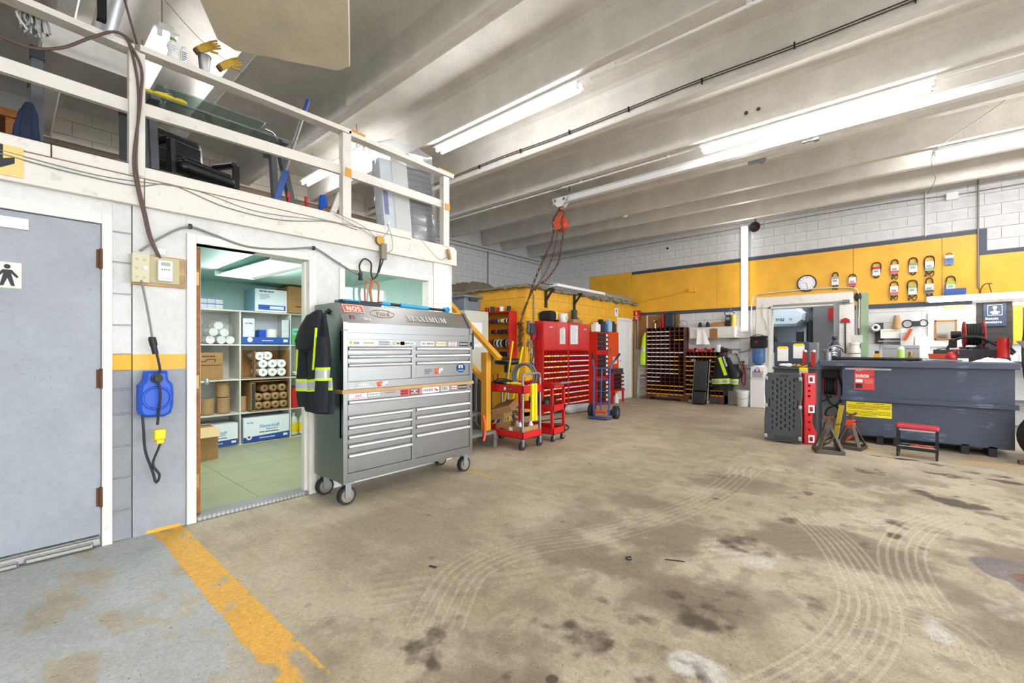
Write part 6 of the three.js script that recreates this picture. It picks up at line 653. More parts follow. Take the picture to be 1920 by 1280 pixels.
// on top of the tall cabinet
{ const t = thing('work_lamp', 'small chrome reflector lamp on the tall brown cabinet', 'lamp', [-4.66, 1.832, -11.03]); mesh('stem', [C(.012, .14, 0, .08, 0), C(.04, .012, 0, .006, 0)], M.chrome, t); mesh('reflector', L([[.015, .13], [.035, .15], [.06, .2], [.055, .2], [.02, .15]], 0, 0, 0, 18), M.chrome, t); }
one('red_bottle', 'red bottle beside the dark case on the tall cabinet', 'bottle', [L([[0, 0], [.035, 0], [.036, .13], [.015, .17], [.014, .2], [0, .2]], 0, 0, 0, 14)], M.red, [-4.52, 1.832, -11.03]);
{ const t = thing('tool_suitcase', 'dark green plastic tool case standing with a red folder', 'tool case', [-4.28, 1.832, -11.04]); mesh('shell', B(.26, .36, .16, 0, .18, 0, null, .04), mat('caseGreen', 0x27343a, .5), t); mesh('red_folder', BM(-.17, -.135, 0, .35, -.08, .09, .006), M.red, t); mesh('grip', BM(-.06, .06, .355, .385, -.015, .015, .01), M.black, t); }
one('plastic_wrap', 'crumpled clear plastic wrapping on the end of the tall cabinet', 'plastic', [grid(20, 12, (u, v) => { const a = u * 2 * PI, k = .1 * (.7 + .6 * fbm(u * 8, v * 8, 3)); return [Math.cos(a) * k * Math.sin(v * PI) * 1.2, .09 - Math.cos(v * PI) * .085, Math.sin(a) * k * Math.sin(v * PI)]; })], M.plastic, [-3.95, 1.835, -11.03]);
// wall shelf with towel and clipboard
{ const t = thing('wall_shelf', 'white boxed wall shelf beside the tall brown cabinet', 'shelf', [-3.27, 1.56, -11.2]); mesh('front_board', BM(-.5, .5, 0, .24, .2, .22, .003), M.offwhite, t); mesh('top_board', BM(-.5, .5, .24, .256, 0, .22), M.offwhite, t); mesh('bottom_board', BM(-.5, .58, -.01, .0, 0, .22), M.offwhite, t); mesh('end_board', BM(.5, .52, -.01, .256, 0, .22), M.whiteTrim, t); }
{ const t = thing('white_towel', 'white towel draped over the front of the wall shelf', 'towel', [-3.5, 0, -10.955]); mesh('cloth', [grid(14, 10, (u, v) => [(u - .5) * (.18 + .12 * v) + .06 * v, 1.76 - v * .36, .012 + .02 * Math.sin(u * 9 + v * 2) * v]), grid(14, 10, (u, v) => [(u - .5) * (.18 + .12 * v) + .06 * v, 1.76 - v * .36, .004 + .02 * Math.sin(u * 9 + v * 2) * v])], M.paper, t); }
one('clipboard', 'brown clipboard hung on the wall shelf', 'clipboard', [BM(-.085, .085, 0, .25, 0, .008, .002), BM(-.03, .03, .235, .26, .006, .018)], M.cork, [-3.21, 1.52, -10.975]);
for (const [x, l] of [[-3.55, 'black work shoe on the wall shelf, nearer the tall cabinet'], [-3.38, 'black work shoe on the wall shelf, beside the cardboard']]) { const t = thing('work_shoe', l, 'shoe', [x, 1.818, -11.08], 1.9); mesh('sole', B(.25, .025, .09, 0, .012, 0, null, .01), M.rubber, t); mesh('upper', [S(.1, .05, .042, .03, .04, 0), S(.06, .07, .042, -.06, .055, 0)], M.black, t); }
one('flat_carton', 'flattened cardboard box on the wall shelf', 'box', [B(.28, .1, .16, 0, .055, 0, [.15, 0, .05], .004)], M.cardboard, [-3.14, 1.818, -11.09]);
{ const t = thing('air_regulator', 'yellow and black breathing air regulator set on the wall shelf', 'regulator', [-2.87, 1.818, -11.08]); mesh('cylinder', C(.05, .26, .06, .13, 0), mat('regYellow', 0xe8b824, .4), t); mesh('pack', B(.14, .26, .09, -.03, .13, .02, null, .03), M.black, t); mesh('gauge', C(.045, .03, -.03, .18, .08, 'z'), M.chrome, t); mesh('carry_ring', TOR(.04, .008, -.03, .3, .02), M.chrome, t); mesh('hook', ROD([0, .26, 0], [0, .42, -.05], .008), M.galv, t); mesh('hose', T([[-.08, .25, .04], [-.12, .32, .04], [0, .36, .03], [.1, .3, .03]], .012, 20), M.blueDull, t); }
// on the low cabinet
for (const [x, l] of [[-3.72, 'red clamp tool on the low cabinet beside the tall one'], [-3.5, 'red ratchet strap in the middle of the low cabinet'], [-3.3, 'red and black grinder on the low cabinet']]) { const t = thing('red_tool', l, 'tool', [x, 1.222, -11.0], rr(-.5, .5)); mesh('body', B(.16, .07, .1, 0, .035, 0, null, .02), M.red, t); mesh('handle', B(.1, .05, .05, .08, .06, 0, [0, 0, .4], .015), M.black, t); }
one('foam_cup', 'white foam cup on the low cabinet', 'cup', [L([[0, 0], [.045, 0], [.055, .17], [.05, .17], [.042, .01], [0, .01]], 0, 0, 0, 18)], M.plasticWhite, [-3.11, 1.222, -10.98]);
one('black_boot', 'black rubber overshoe at the end of the low cabinet', 'shoe', [S(.1, .05, .05, 0, .045, 0), S(.05, .06, .045, -.06, .06, 0)], M.black, [-2.98, 1.222, -11.05]);
// creeper leaning on the low cabinet
{ const t = thing('padded_creeper', 'black padded mechanic creeper leaning upright on the low cabinet', 'creeper', [-3.4, 0, -10.52]); t.rotation.x = -.2; mesh('pad', B(.3, .72, .06, 0, .68, .0, null, .02), M.leather, t); mesh('headrest', B(.3, .3, .07, 0, .16, .0, null, .03), M.leather, t); for (const s of [-1, 1]) mesh('frame_rail', ROD([s * .17, .03, -.035], [s * .17, 1.08, -.035], .012, 8), M.galv, t); for (const y of [.08, .55, 1.04]) for (const s of [-1, 1]) { const c = mesh('caster', C(.035, .025, s * .2, y, .03, 'x', .035, 14), M.chrome, t); mesh('fork', BM(s * .2 - .018, s * .2 + .018, y - .02, y + .02, -.05, .02), M.galv, c); } mesh('cross_rail', ROD([-.17, .5, -.04], [.17, .5, -.04], .012), M.galv, t); }
{ const t = thing('hivis_jacket', 'black winter work jacket with wide lime chevron tape on the low cabinet', 'jacket', [-2.93, 0, -10.74]); const lv = [[1.2, .03, .02, -.05], [1.15, .08, .05, -.04], [1.05, .14, .08, -.02], [.8, .2, .1, 0], [.55, .23, .11, .0], [.35, .2, .1, .0]]; mesh('body', drape(lv, { folds: 6, amp: .12 }), M.navyCloth, t); const sv = [[1.1, .05, .05, .1, .06], [.85, .07, .06, .2, .07], [.6, .075, .065, .25, .06], [.48, .06, .05, .25, .05]]; mesh('sleeve', drape(sv, { folds: 4, amp: .1 }), M.navyCloth, t); for (const [a, b, m] of [[.62, .59, 'lime'], [.59, .53, 'silverTape'], [.53, .5, 'lime']]) { mesh('tape', band(lv, a, b, .006, { folds: 6, amp: .12, tilt: .02 }), M[m], t); mesh('tape', band(sv, a, b, .005, { folds: 4, amp: .1 }), M[m], t); } mesh('tape', BAR([-.06, 1.1, .085], [.08, .7, .115], .07, .008, [0, 0, 1]), M.lime, t); mesh('tape', BAR([.02, 1.12, .08], [.1, .9, .11], .04, .008, [0, 0, 1]), M.silverTape, t); }
// water cooler, bucket and wall gear
{ const t = thing('water_cooler', 'white water cooler with a blue bottle beside the doorway', 'water cooler', [-2.26, 0, -10.98]); mesh('cabinet', [BM(-.145, .145, 0, .63, -.15, .15, .012), BM(-.14, .14, .63, .9, -.15, .13, .012)], M.plasticWhite, t); mesh('tap_recess', BM(-.1, .1, .66, .8, .131, .135), M.lightGrey, t); for (const x of [-.04, .04]) mesh('tap', [C(.012, .04, x, .84, .14, 'z'), BM(x - .01, x + .01, .78, .83, .14, .16)], x < 0 ? M.blue : M.red, t); mesh('door_line', BM(-.14, .14, .628, .634, .15, .1515), M.midGrey, t); mesh('collar', C(.12, .03, 0, .915, 0), M.plasticWhite, t); mesh('bottle', L([[.03, -.02], [.05, .03], [.125, .09], [.13, .12], [.124, .16], [.131, .2], [.131, .24], [.124, .27], [.131, .3], [.131, .37], [.11, .4], [0, .4]], 0, .91, 0, 28), mat('waterBlue', 0x9cc8ee, .08, { transmission: .8, thickness: .2, ior: 1.33, attenuationColor: new THREE.Color(0x6aa6e0), attenuationDistance: .4 }), t); decal('badge', .07, .03, barsT('#e0e4e8', '#556', 1), t, [0, .87, .1335], NZ, 300); }
{ const t = thing('lunch_bag', 'black insulated lunch bag sitting on the water bottle', 'bag', [-2.26, 1.312, -10.98]); mesh('bag', B(.32, .22, .22, 0, .11, 0, null, .04), M.blackMatte, t); mesh('lid', B(.33, .05, .23, 0, .24, 0, [0, 0, .04], .02), M.blackMatte, t); mesh('strap', T([[-.14, .25, .05], [-.05, .29, .06], [.05, .29, .06], [.14, .25, .05]], .01, 16), M.black, t); mesh('label', BM(-.06, .0, .12, .15, .11, .112), M.redDark, t); }
{ const t = thing('white_bucket', 'white plastic pail with wire handle beside the cooler', 'bucket', [-2.56, 0, -10.93]); mesh('pail', L([[0, 0], [.125, 0], [.145, .3], [.15, .33], [.155, .36], [.15, .36], [.13, .02], [0, .02]], 0, 0, 0, 26), M.plasticWhite, t); mesh('rim', [TOR(.15, .008, 0, .31, 0, [PI / 2, 0, 0], 30), TOR(.152, .008, 0, .34, 0, [PI / 2, 0, 0], 30)], M.plasticWhite, t); mesh('handle', T([[-.15, .31, 0], [-.13, .22, .09], [0, .17, .15], [.13, .22, .09], [.15, .31, 0]], .004, 24, 5), M.galv, t); }
{ const t = thing('hose_hanger', 'coiled grey hose and red cable hung on the wall above the pail', 'hose', [-2.68, .6, -11.13]); mesh('bracket', BM(-.15, -.03, .25, .34, -.04, .04, .01), M.darkGrey, t); for (let k = 0; k < 4; k++) mesh('hose_loop', TOR(.12, .016, -.09, .12, .0 + k * .02, [0, .2, 0], 24, 6), k % 2 ? M.darkGrey : M.rubber, t); mesh('red_cable', T([[.06, .4, .02], [.08, .2, .05], [.05, -.05, .05], [.1, -.15, .04], [.12, .1, .04], [.08, .35, .02]], .012, 40), M.redDark, t); mesh('hook', BM(.03, .1, .38, .42, -.04, .04), M.rust, t); }
{ const t = thing('outlet_conduits', 'grey conduits and outlet boxes on the white block wall', 'conduit', [0, 0, -11.17]); mesh('pipe', ROD([-2.9, 1.54, 0], [-2.5, 1.55, 0], .014), M.lightGrey, t); mesh('pipe', T([[-2.92, 1.23, 0], [-2.6, 1.24, 0], [-2.48, 1.3, 0], [-2.45, 1.5, 0]], .014, 20), M.lightGrey, t); mesh('pipe', ROD([-2.92, .85, 0], [-2.4, .85, 0], .014), M.lightGrey, t); mesh('outlet_box', BM(-2.85, -2.72, 1.18, 1.26, -.02, .05, .006), M.offwhite, t); mesh('outlet_box', BM(-2.68, -2.5, .92, 1.1, -.02, .05, .006), M.offwhite, t); mesh('cord', T([[-2.78, 1.2, .05], [-2.72, 1.1, .06], [-2.66, .95, .06], [-2.6, .9, .05]], .009, 20), M.cable, t); mesh('bracket_plate', BM(-2.9, -2.68, 1.27, 1.3, -.02, .06), M.galv, t); }
// ---------- bus seen through the doorway ----------
{ const t = thing('shuttle_bus', 'pale grey shuttle bus numbered 5102 parked beyond the doorway', 'bus', [-2.35, 0, -14.1]); mat('busGrey', 0xb9c6cc, .3, { clearcoat: .5 }); mat('busGlass', 0x20262b, .08);
  mesh('body', E([[-1.6, .5], [.55, .5], [.55, 2.2], [.4, 2.52], [-1.6, 2.6]], 2.2, 0, 0, -2.2, null, .03), M.busGrey, t); mesh('cab_nose', [E([[-1.0, .45], [.35, .45], [.35, 1.0], [.1, 1.15], [-.2, 1.75], [-1.0, 1.8]], 1.1, 0, 0, 0, null, .04)], M.busGrey, t); mesh('over_cab', E([[-1.3, 1.95], [.46, 1.95], [.58, 2.05], [.6, 2.2], [.35, 2.42], [-1.3, 2.55]], .7, 0, 0, 0, null, .06), M.busGrey, t);
  mesh('windscreen', BAR([-.5, 1.2, 1.12], [-.5, 1.72, .75], .9, .02), M.busGlass, t); mesh('side_window', E([[-.15, 1.2], [.24, 1.2], [-.0, 1.7], [-.15, 1.7]], .01, .02, 0, 1.145), M.busGlass, t); for (let k = 0; k < 4; k++) mesh('window', BM(.575, .59, 1.2, 2.1, -1.9 + k * .45, -1.55 + k * .45), M.busGlass, t); mesh('entry_door', BM(.575, .595, .6, 2.15, -.35, -.05), M.darkGrey, t);
  mesh('grille', BM(-.8, -.1, .62, .9, 1.13, 1.16), M.darkGrey, t); mesh('headlamp', BM(-.05, .22, .7, .88, 1.12, 1.16, .02), M.lightGrey, t); mesh('bumper', BM(-1.0, .4, .42, .56, 1.1, 1.2, .02), M.lightGrey, t); mesh('mirror', [BM(.5, .66, 1.35, 1.75, .98, 1.08, .03), ROD([.35, 1.3, .8], [.55, 1.4, 1.02], .015)], M.black, t); for (const x of [-.85, .3]) mesh('tire', C(.36, .24, x, .36, .55, 'x', .36, 24), M.rubber, t);
  decal('number_print', .44, .11, (c, W, H) => { c.fillStyle = '#1c2024'; c.font = `bold ${H * .8}px sans-serif`; c.textAlign = 'left'; c.fillText('5102', W * .02, H * .5); c.font = `bold ${H * .55}px sans-serif`; c.fillText('19', W * .7, H * .46); }, t, [.215, 2.06, .765], NZ, 600); }
lamp(2.5, 1.5, [-1.4, 4.1, -12.6], [-1.4, 0, -12.9], 0xf4f8ff, 17); one('bay_light', 'fluorescent panel lighting the bay with the bus', 'light', [BM(-1.25, 1.25, 0, .05, -.75, .75)], M.plasticWhite, [-1.4, 4.13, -12.6]);
one('open_hatch', 'open grey rear hatch panel beside the bus', 'panel', [BAR([0, .9, 0], [.25, 2.35, 0], .06, .5, [1, 0, 0])], M.darkGrey, [-1.35, 0, -13.2]);
one('bay_sign', 'red fire notice on the wall of the far bay', 'sign', [BM(-.1, .1, 0, .3, 0, .01)], M.redDark, [-1.05, 1.95, -12.6]); one('bay_partition', 'grey steel partition standing in the far bay', 'partition', [BM(-.75, .9, 0, 3, 0, .05)], M.midGrey, [-.7, 0, -12.7]);
// ---------- navy waste oil bin with work top ----------
{ const t = thing('waste_container', 'large navy steel waste container with ledge and warning stickers', 'container', [.28, 0, -7.7]); const x0 = -.82, x1 = .79;
  mesh('front_panel', [E([[x0 - .0, .12], [x1, .1], [x1, .6], [x0, .6]], .02, 0, 0, -.02), BM(x0, x1, .62, 1.05, -.02, 0)], M.dumpBlue, t); mesh('side_panel', BM(x0, x0 + .02, .12, 1.05, -1.0, -.02), M.dumpBlue, t); mesh('side_panel', BM(x1 - .02, x1, .1, 1.05, -1.0, -.02), M.dumpBlue, t); mesh('back_panel', BM(x0, x1, .12, 1.05, -1.02, -1.0), M.dumpBlue, t); mesh('floor_plate', BM(x0, x1, .1, .12, -1.0, -.02), M.dumpBlue, t);
  mesh('ledge', [BM(x0 - .02, x1 + .03, .575, .635, -.01, .05, .006)], M.dumpBlue, t); mesh('work_top', BM(-1.09, x1 + .04, 1.045, 1.12, -1.05, .05, .008), mat('topBlue', 0x76829c, .45, { map: scuff }), t); mesh('handle_bar', BM(-.79, -.3, 1.0, 1.025, 0, .02), M.lightGrey, t);
  for (const [a, b] of [[-.45, -.38], [-.28, -.21], [.35, .42], [.58, .65]]) mesh('skid', BM(a, b, 0, .12, -.5, -.0), M.black, t);
  decal('poster_print', .215, .31, (c, W, H) => { c.fillStyle = '#d2413a'; c.fillRect(0, 0, W, H); c.fillStyle = '#f4eeea'; c.fillRect(W * .1, H * .05, W * .26, H * .12); c.fillStyle = '#d2413a'; c.beginPath(); c.moveTo(W * .14, H * .15); c.lineTo(W * .23, H * .07); c.lineTo(W * .32, H * .15); c.fill(); c.fillStyle = '#f4eeea'; c.font = `bold ${H * .2}px sans-serif`; c.textAlign = 'left'; c.fillText('DURON', W * .05, H * .4, W * .68); c.fillStyle = '#3a1a1a'; c.font = `bold ${H * .1}px sans-serif`; c.fillText('UHP', W * .76, H * .42); c.fillStyle = '#f4eeea'; c.fillRect(W * .06, H * .54, W * .36, H * .14); for (let k = 0; k < 4; k++) c.fillRect(W * .5, H * (.55 + k * .05), W * .42, 2); c.fillStyle = '#2a2022'; c.fillRect(W * .06, H * .74, W * .34, H * .2); }, t, [-.58, .885, .0015], NZ, 900);
  decal('warning_print', .48, .2, (c, W, H) => { c.fillStyle = '#f2dc14'; c.fillRect(0, 0, W, H); c.fillStyle = '#2c2a10'; c.font = `bold ${H * .1}px sans-serif`; c.fillText('WARNING', W * .32, H * .1); c.fillText('ATTENTION', W * .72, H * .1); barRows(c, '#3c3a14', W * .03, H * .18, W * .94, H * .34, 4, .42); barRows(c, '#3c3a14', W * .03, H * .58, W * .94, H * .36, 4, .42); }, t, [-.535, .46, .0015], NZ, 900); }
// things on the work top
const TY = 1.121;
{ const t = thing('gas_struts', 'black gas struts and pry bars lying on the work top', 'strut', [-.35, TY, -8.0]); mesh('strut', ROD([-.3, .03, .1], [.35, .03, .08], .022, 12), M.black, t); mesh('rod', ROD([.35, .03, .08], [.75, .03, .07], .01), M.chrome, t); mesh('strut', ROD([-.2, .025, -.05], [.3, .025, -.1], .02, 12), M.darkGrey, t); mesh('strut', ROD([.28, .03, .2], [.9, .03, .16], .018, 12), M.black, t); }
{ const t = thing('oil_gun', 'dark hand pump with chrome nozzle at the end of the work top', 'pump', [-.72, TY, -7.85]); mesh('body', [C(.045, .12, 0, .06, 0), TOR(.1, .014, .08, .12, -.05, [.4, .3, 0], 20, 8, 4)], M.galv, t); mesh('nozzle', ROD([0, .12, 0], [.14, .16, .04], .01), M.chrome, t); mesh('valve', [B(.08, .05, .05, -.03, .14, 0, null, .01)], M.steelDark, t); }
{ const t = thing('spray_bottle', 'white aerosol bottle with lime label on the work top', 'bottle', [.08, TY, -8.0]); mesh('bottle', L([[0, 0], [.036, 0], [.038, .02], [.038, .17], [.02, .2], [0, .2]], 0, 0, 0, 18), M.plasticWhite, t); mesh('cap', C(.018, .045, 0, .222, 0, 'y', .014), M.lightGrey, t); mesh('label', L([[.0388, .04], [.0388, .16]], 0, 0, 0, 18), mat('limeLabel', 0xb8d86a, .5), t); }
{ const t = thing('oil_can', 'red pump oil can with spout on the work top', 'oil can', [.56, TY, -8.0]); mesh('can', L([[0, 0], [.05, 0], [.052, .08], [.03, .11], [.018, .13], [0, .13]], 0, 0, 0, 18), M.red, t); mesh('spout', T([[0, .13, 0], [-.03, .17, 0], [-.1, .17, .01], [-.14, .15, .02]], .006, 16), M.black, t); mesh('trigger', T([[.02, .12, 0], [.06, .16, 0], [.07, .1, 0]], .008, 12), M.red, t); }
one('pipe_wrench', 'grey steel pliers and wrench on the work top', 'wrench', [BAR([-.1, .02, 0], [.22, .02, .05], .035, .02), BAR([-.1, .03, .03], [.15, .02, -.06], .03, .02), B(.08, .04, .07, -.12, .03, .01, [0, .4, 0], .01)], M.galv, [.42, TY, -7.76]);
one('sensor_block', 'small brass and grey fitting beside the aerosol bottle', 'fitting', [B(.06, .08, .06, 0, .04, 0, null, .01), C(.025, .05, 0, .1, 0)], M.brass2, [.18, TY, -8.1]);
one('paper_pad', 'small white carton beside the red oil can', 'box', [BM(-.05, .05, 0, .045, -.04, .04, .004)], M.paper, [.67, TY, -8.02]);
{ const t = thing('white_rags', 'white cotton rags spread on the work top', 'rag', [.92, TY, -7.95]); mesh('cloth', grid(20, 12, (u, v) => [(u - .5) * .36, .004 + .05 * Math.max(0, Math.sin(u * PI)) * Math.sin(v * PI) * (.6 + fbm(u * 6, v * 6, 3)), (v - .5) * .22]), M.paper, t); }
{ const t = thing('red_cylinder', 'red cylindrical canister standing at the end of the work top', 'canister', [1.03, TY, -8.1]); mesh('tube', C(.055, .3, 0, .15, 0, 'y', .055, 20), M.red, t); mesh('base', C(.062, .06, 0, .03, 0), M.darkGrey, t); }
{ const t = thing('steel_case', 'grey steel instrument case behind the spray bottle', 'case', [.08, TY, -8.55]); mesh('case', BM(-.2, .2, 0, .22, -.14, .12, .008), M.lightGrey, t); mesh('lid_line', BM(-.2, .2, .17, .175, .12, .123), M.darkGrey, t); }
{ const t = thing('yellow_box_tool', 'small yellow tester with black top beside the steel case', 'tester', [-.18, TY, -8.3]); mesh('body', BM(-.035, .035, 0, .1, -.025, .025, .006), mat('testYellow', 0xf2b61c, .45), t); mesh('top', BM(-.025, .025, .1, .14, -.02, .02, .006), M.black, t); }
{ const t = thing('plug_strip', 'grey socket adapter and cords lying on the work top', 'adapter', [-.32, TY, -8.35]); mesh('body', BM(-.07, .07, .0, .04, -.03, .03, .006), M.lightGrey, t); mesh('cord', T([[-.07, .02, 0], [-.2, .03, .03], [-.3, .02, -.02], [-.4, .05, .02]], .01, 24), M.cable, t); }
{ const t = thing('black_tray', 'black bench vice tray with hoses behind the oil can', 'tray', [.75, TY, -8.5]); mesh('tray', [BM(-.32, .36, 0, .16, -.2, .1, .01)], M.darkGrey, t); mesh('hose', T([[-.2, .16, .05], [-.1, .3, .08], [.1, .32, .1], [.25, .22, .12], [.4, .1, .14]], .018, 40, 8), M.cable, t); mesh('hose', T([[.05, .16, .05], [.2, .26, .08], [.34, .22, .1], [.42, .12, .1]], .014, 30, 8), M.cable, t); for (const x of [0, .09]) mesh('coin_disc', C(.02, .006, x, .17, .08, [.4, 0, 0]), M.chrome, t); }
one('red_tray', 'small red plastic bin behind the oil can', 'bin', [E([[-.08, 0], [.08, 0], [.1, .1], [-.1, .1]], .12, 0, 0, -.06)], M.orange, [.46, TY, -8.28]);
{ const t = thing('hose_reel', 'red framed hose reel with black hose behind the work top', 'hose reel', [.82, 1.283, -8.58]); for (const s of [-1, 1]) { mesh('flange', [TOR(.17, .012, s * .09, .2, 0, [0, PI / 2, 0], 26, 8), BAR([s * .09, .03, 0], [s * .09, .37, 0], .02, .025), BAR([s * .09, .2, -.17], [s * .09, .2, .17], .02, .025)], M.redDark, t); } for (let k = 0; k < 5; k++) mesh('hose_turn', TOR(.13, .02, -.06 + k * .03, .2, 0, [0, PI / 2, 0], 26, 8), M.rubber, t); mesh('stand', BM(-.13, .13, 0, .03, -.1, .1, .004), M.darkGrey, t); mesh('motor', [C(.05, .1, -.17, .2, 0, 'x'), B(.08, .12, .1, -.2, .08, 0, null, .02)], M.black, t); }
// ---------- hose cabinet, black cabinet and box left of the container ----------
{ const t = thing('reel_cabinet', 'pale grey panel with a red and black hose reel beside the container', 'hose reel', [-.7, 0, -8.05]); mesh('panel', BM(-.17, .14, .06, 1.04, -.12, .0, .006), mat('panelGrey', 0xc6ccd4, .5, { map: mottle }), t); mesh('reel_mount', BM(-.1, .1, .86, .98, .0, .1, .006), M.black, t); for (const s of [-1, 1]) mesh('flange', C(.13, .008, s * .07, .74, .1, 'x', .13, 26), M.redDark, t); for (let k = 0; k < 4; k++) mesh('hose_turn', TOR(.105, .017, -.05 + k * .033, .74, .1, [0, PI / 2, 0], 24, 8), M.rubber, t); mesh('hose', T([[-.05, .62, .14], [.0, .5, .14], [.1, .42, .14], [.06, .3, .16], [-.05, .32, .16], [-.02, .42, .16], [.1, .5, .14], [.14, .7, .12], [.1, .9, .1]], .013, 60, 8), M.cable, t); mesh('hose', T([[-.1, .95, .1], [-.2, .85, .14], [-.2, .6, .16], [-.1, .52, .17], [.02, .6, .16]], .013, 40, 8), M.cable, t); }
{ const t = thing('black_cabinet', 'matt black steel cabinet behind the upright creepers', 'cabinet', [-1.04, 0, -7.55]); mat('blackCab', 0x46484c, .45, { map: mottle }); mesh('body', BM(-.26, .25, .03, 1.0, -.3, .28, .006), M.blackCab, t); mesh('top', BM(-.28, .27, 1.0, 1.03, -.32, .3, .006), M.blackCab, t); mesh('door_gap', BM(.249, .252, .05, .97, -.02, -.01), M.black, t); mesh('sticker', BM(.05, .15, .9, 1.0, .28, .2815), M.paper, t); mesh('sticker', BM(.05, .15, .98, 1.03, .3, .3015), M.yellowPlastic, t); mesh('foot', BM(-.24, .23, 0, .03, -.28, .26), M.black, t); }
{ const t = thing('battery_tester', 'navy equipment box with two white papers and yellow tape', 'equipment', [-1.12, 1.031, -7.62]); mesh('body', BM(-.23, .2, 0, .36, -.2, .05, .008), mat('navyBox', 0x3a4252, .5), t); mesh('side_unit', BM(.2, .3, .06, .35, -.2, .03, .006), M.midGrey, t); for (const [x, y] of [[-.12, .16], [.08, .2]]) { mesh('paper', BM(x - .07, x + .07, y - .08, y + .12, .05, .0515), M.paper, t); mesh('tape', BM(x - .06, x + .06, y + .1, y + .135, .0515, .053), M.yellowPlastic, t); } }
one('purple_jug', 'dark purple oil jug with black cap behind the equipment box', 'jug', [L([[0, 0], [.075, 0], [.08, .02], [.08, .2], [.05, .27], [.03, .29], [.03, .32], [.045, .325], [.045, .36], [0, .36]], 0, 0, 0, 20)], mat('purple', 0x3a3444, .35), [-.68, TY, -8.35]);
decal('flame_print', .1, .17, (c, W, H) => { c.fillStyle = '#f2f0f4'; for (let k = 0; k < 4; k++) { c.beginPath(); c.moveTo(W * .5, H * (.02 + k * .22)); c.lineTo(W * .9, H * (.26 + k * .2)); c.lineTo(W * .1, H * (.26 + k * .2)); c.fill(); } }, scene.children[scene.children.length - 1], [0, .13, .0815], NZ, 300);
for (const [x, z, m, l] of [[-1.2, -7.42, 'paper', 'crumpled white rag on the black cabinet'], [-1.02, -7.4, 'yel2', 'yellow rag on the black cabinet']]) one('shop_rag', l, 'rag', [S(.07, .025, .05, 0, .022, 0), S(.05, .03, .04, .06, .02, .01)], M[m], [x, 1.031, z]);
for (const [x, l] of [[-.95, 'red clamp with chrome ball, nearer the papers'], [-.85, 'red clamp with chrome ball, nearer the container']]) { const t = thing('jumper_clamp', l, 'clamp', [x, 1.031, -7.38]); mesh('jaw', BAR([0, 0, 0], [.01, .2, 0], .04, .05), M.redDark, t); mesh('ball', S(.03, .03, .03, .01, .22, 0), M.chrome, t); mesh('lead', T([[0, .02, .02], [-.06, .05, .06], [-.1, .02, .08]], .008, 12), M.cable, t); }
// upright creepers
{ const t = thing('plastic_creeper', 'grey plastic creeper with rows of slots standing on end', 'creeper', [-1.146, 0, -7.0], .03); t.rotation.x = -.05; mat('creepGrey', 0x4a4c50, .55, { map: mottle });
  const s = shp([[-.21, .03], [.21, .03], [.215, .3], [.2, .52], [.215, .7], [.21, .9], [.18, .95], [-.18, .95], [-.21, .9], [-.215, .7], [-.2, .52], [-.215, .3]]), hs = []; for (let c = 0; c < 6; c++) for (let r = 0; r < 9; r++) { const x = -.125 + c * .05, y = .17 + r * .078 + (c % 2) * .039; if (y > .86 || (c === 0 && (r === 4))) continue; hs.push([[x - .013, y], [x + .013, y], [x + .013, y + .052], [x - .013, y + .052]]); } hs.push([[-.18, .48], [-.155, .48], [-.155, .6], [-.18, .6]], [[.155, .48], [.18, .48], [.18, .6], [.155, .6]], [[-.06, .9], [.06, .9], [.06, .925], [-.06, .925]]);
  mesh('board', E(s, .05, 0, 0, -.025, null, .008, hs), M.creepGrey, t); mesh('back_sheet', BM(-.19, .19, .06, .9, -.04, -.03), M.black, t); mesh('red_grip', BM(-.055, .055, .9, .925, -.03, .0), M.red, t); mesh('red_grip', BM(.155, .18, .49, .59, -.03, .0), M.red, t); mesh('head_pad', BM(-.09, .1, .05, .09, .03, .045, .006), M.darkGrey, t); for (const x of [-.2, .2]) for (const y of [.08, .5, .88]) mesh('caster', [C(.028, .025, x, y, .045, 'x', .028, 14), BM(x - .018, x + .018, y - .02, y + .02, .0, .04)], M.lightGrey, t); }
{ const t = thing('red_creeper', 'red plastic creeper seen on edge with white caster plates', 'creeper', [-.85, 0, -7.1], .35); const s = shp([[-.06, 0], [.06, 0], [.07, .15], [.02, .28], [.02, .45], [.06, .55], [.06, .95], [-.06, .95]]), hs = []; for (const y of [.2, .3, .4, .65, .72, .79]) hs.push([...Array(10)].map((_, k) => [-.012 + .02 * Math.cos(k * .628), y + .02 * Math.sin(k * .628)])); mesh('shell', E(s, .12, 0, 0, -.12, null, .01, hs), M.red, t); for (const y of [.08, .48, .88]) { const p = mesh('caster_plate', BM(-.02, .05, y - .05, y + .05, .012, .018), M.plasticWhite, t); mesh('caster', [C(.02, .02, .015, y, .03, 'x'), BM(-.005, .03, y - .03, y + .03, .018, .026)], M.redDark, p); } }
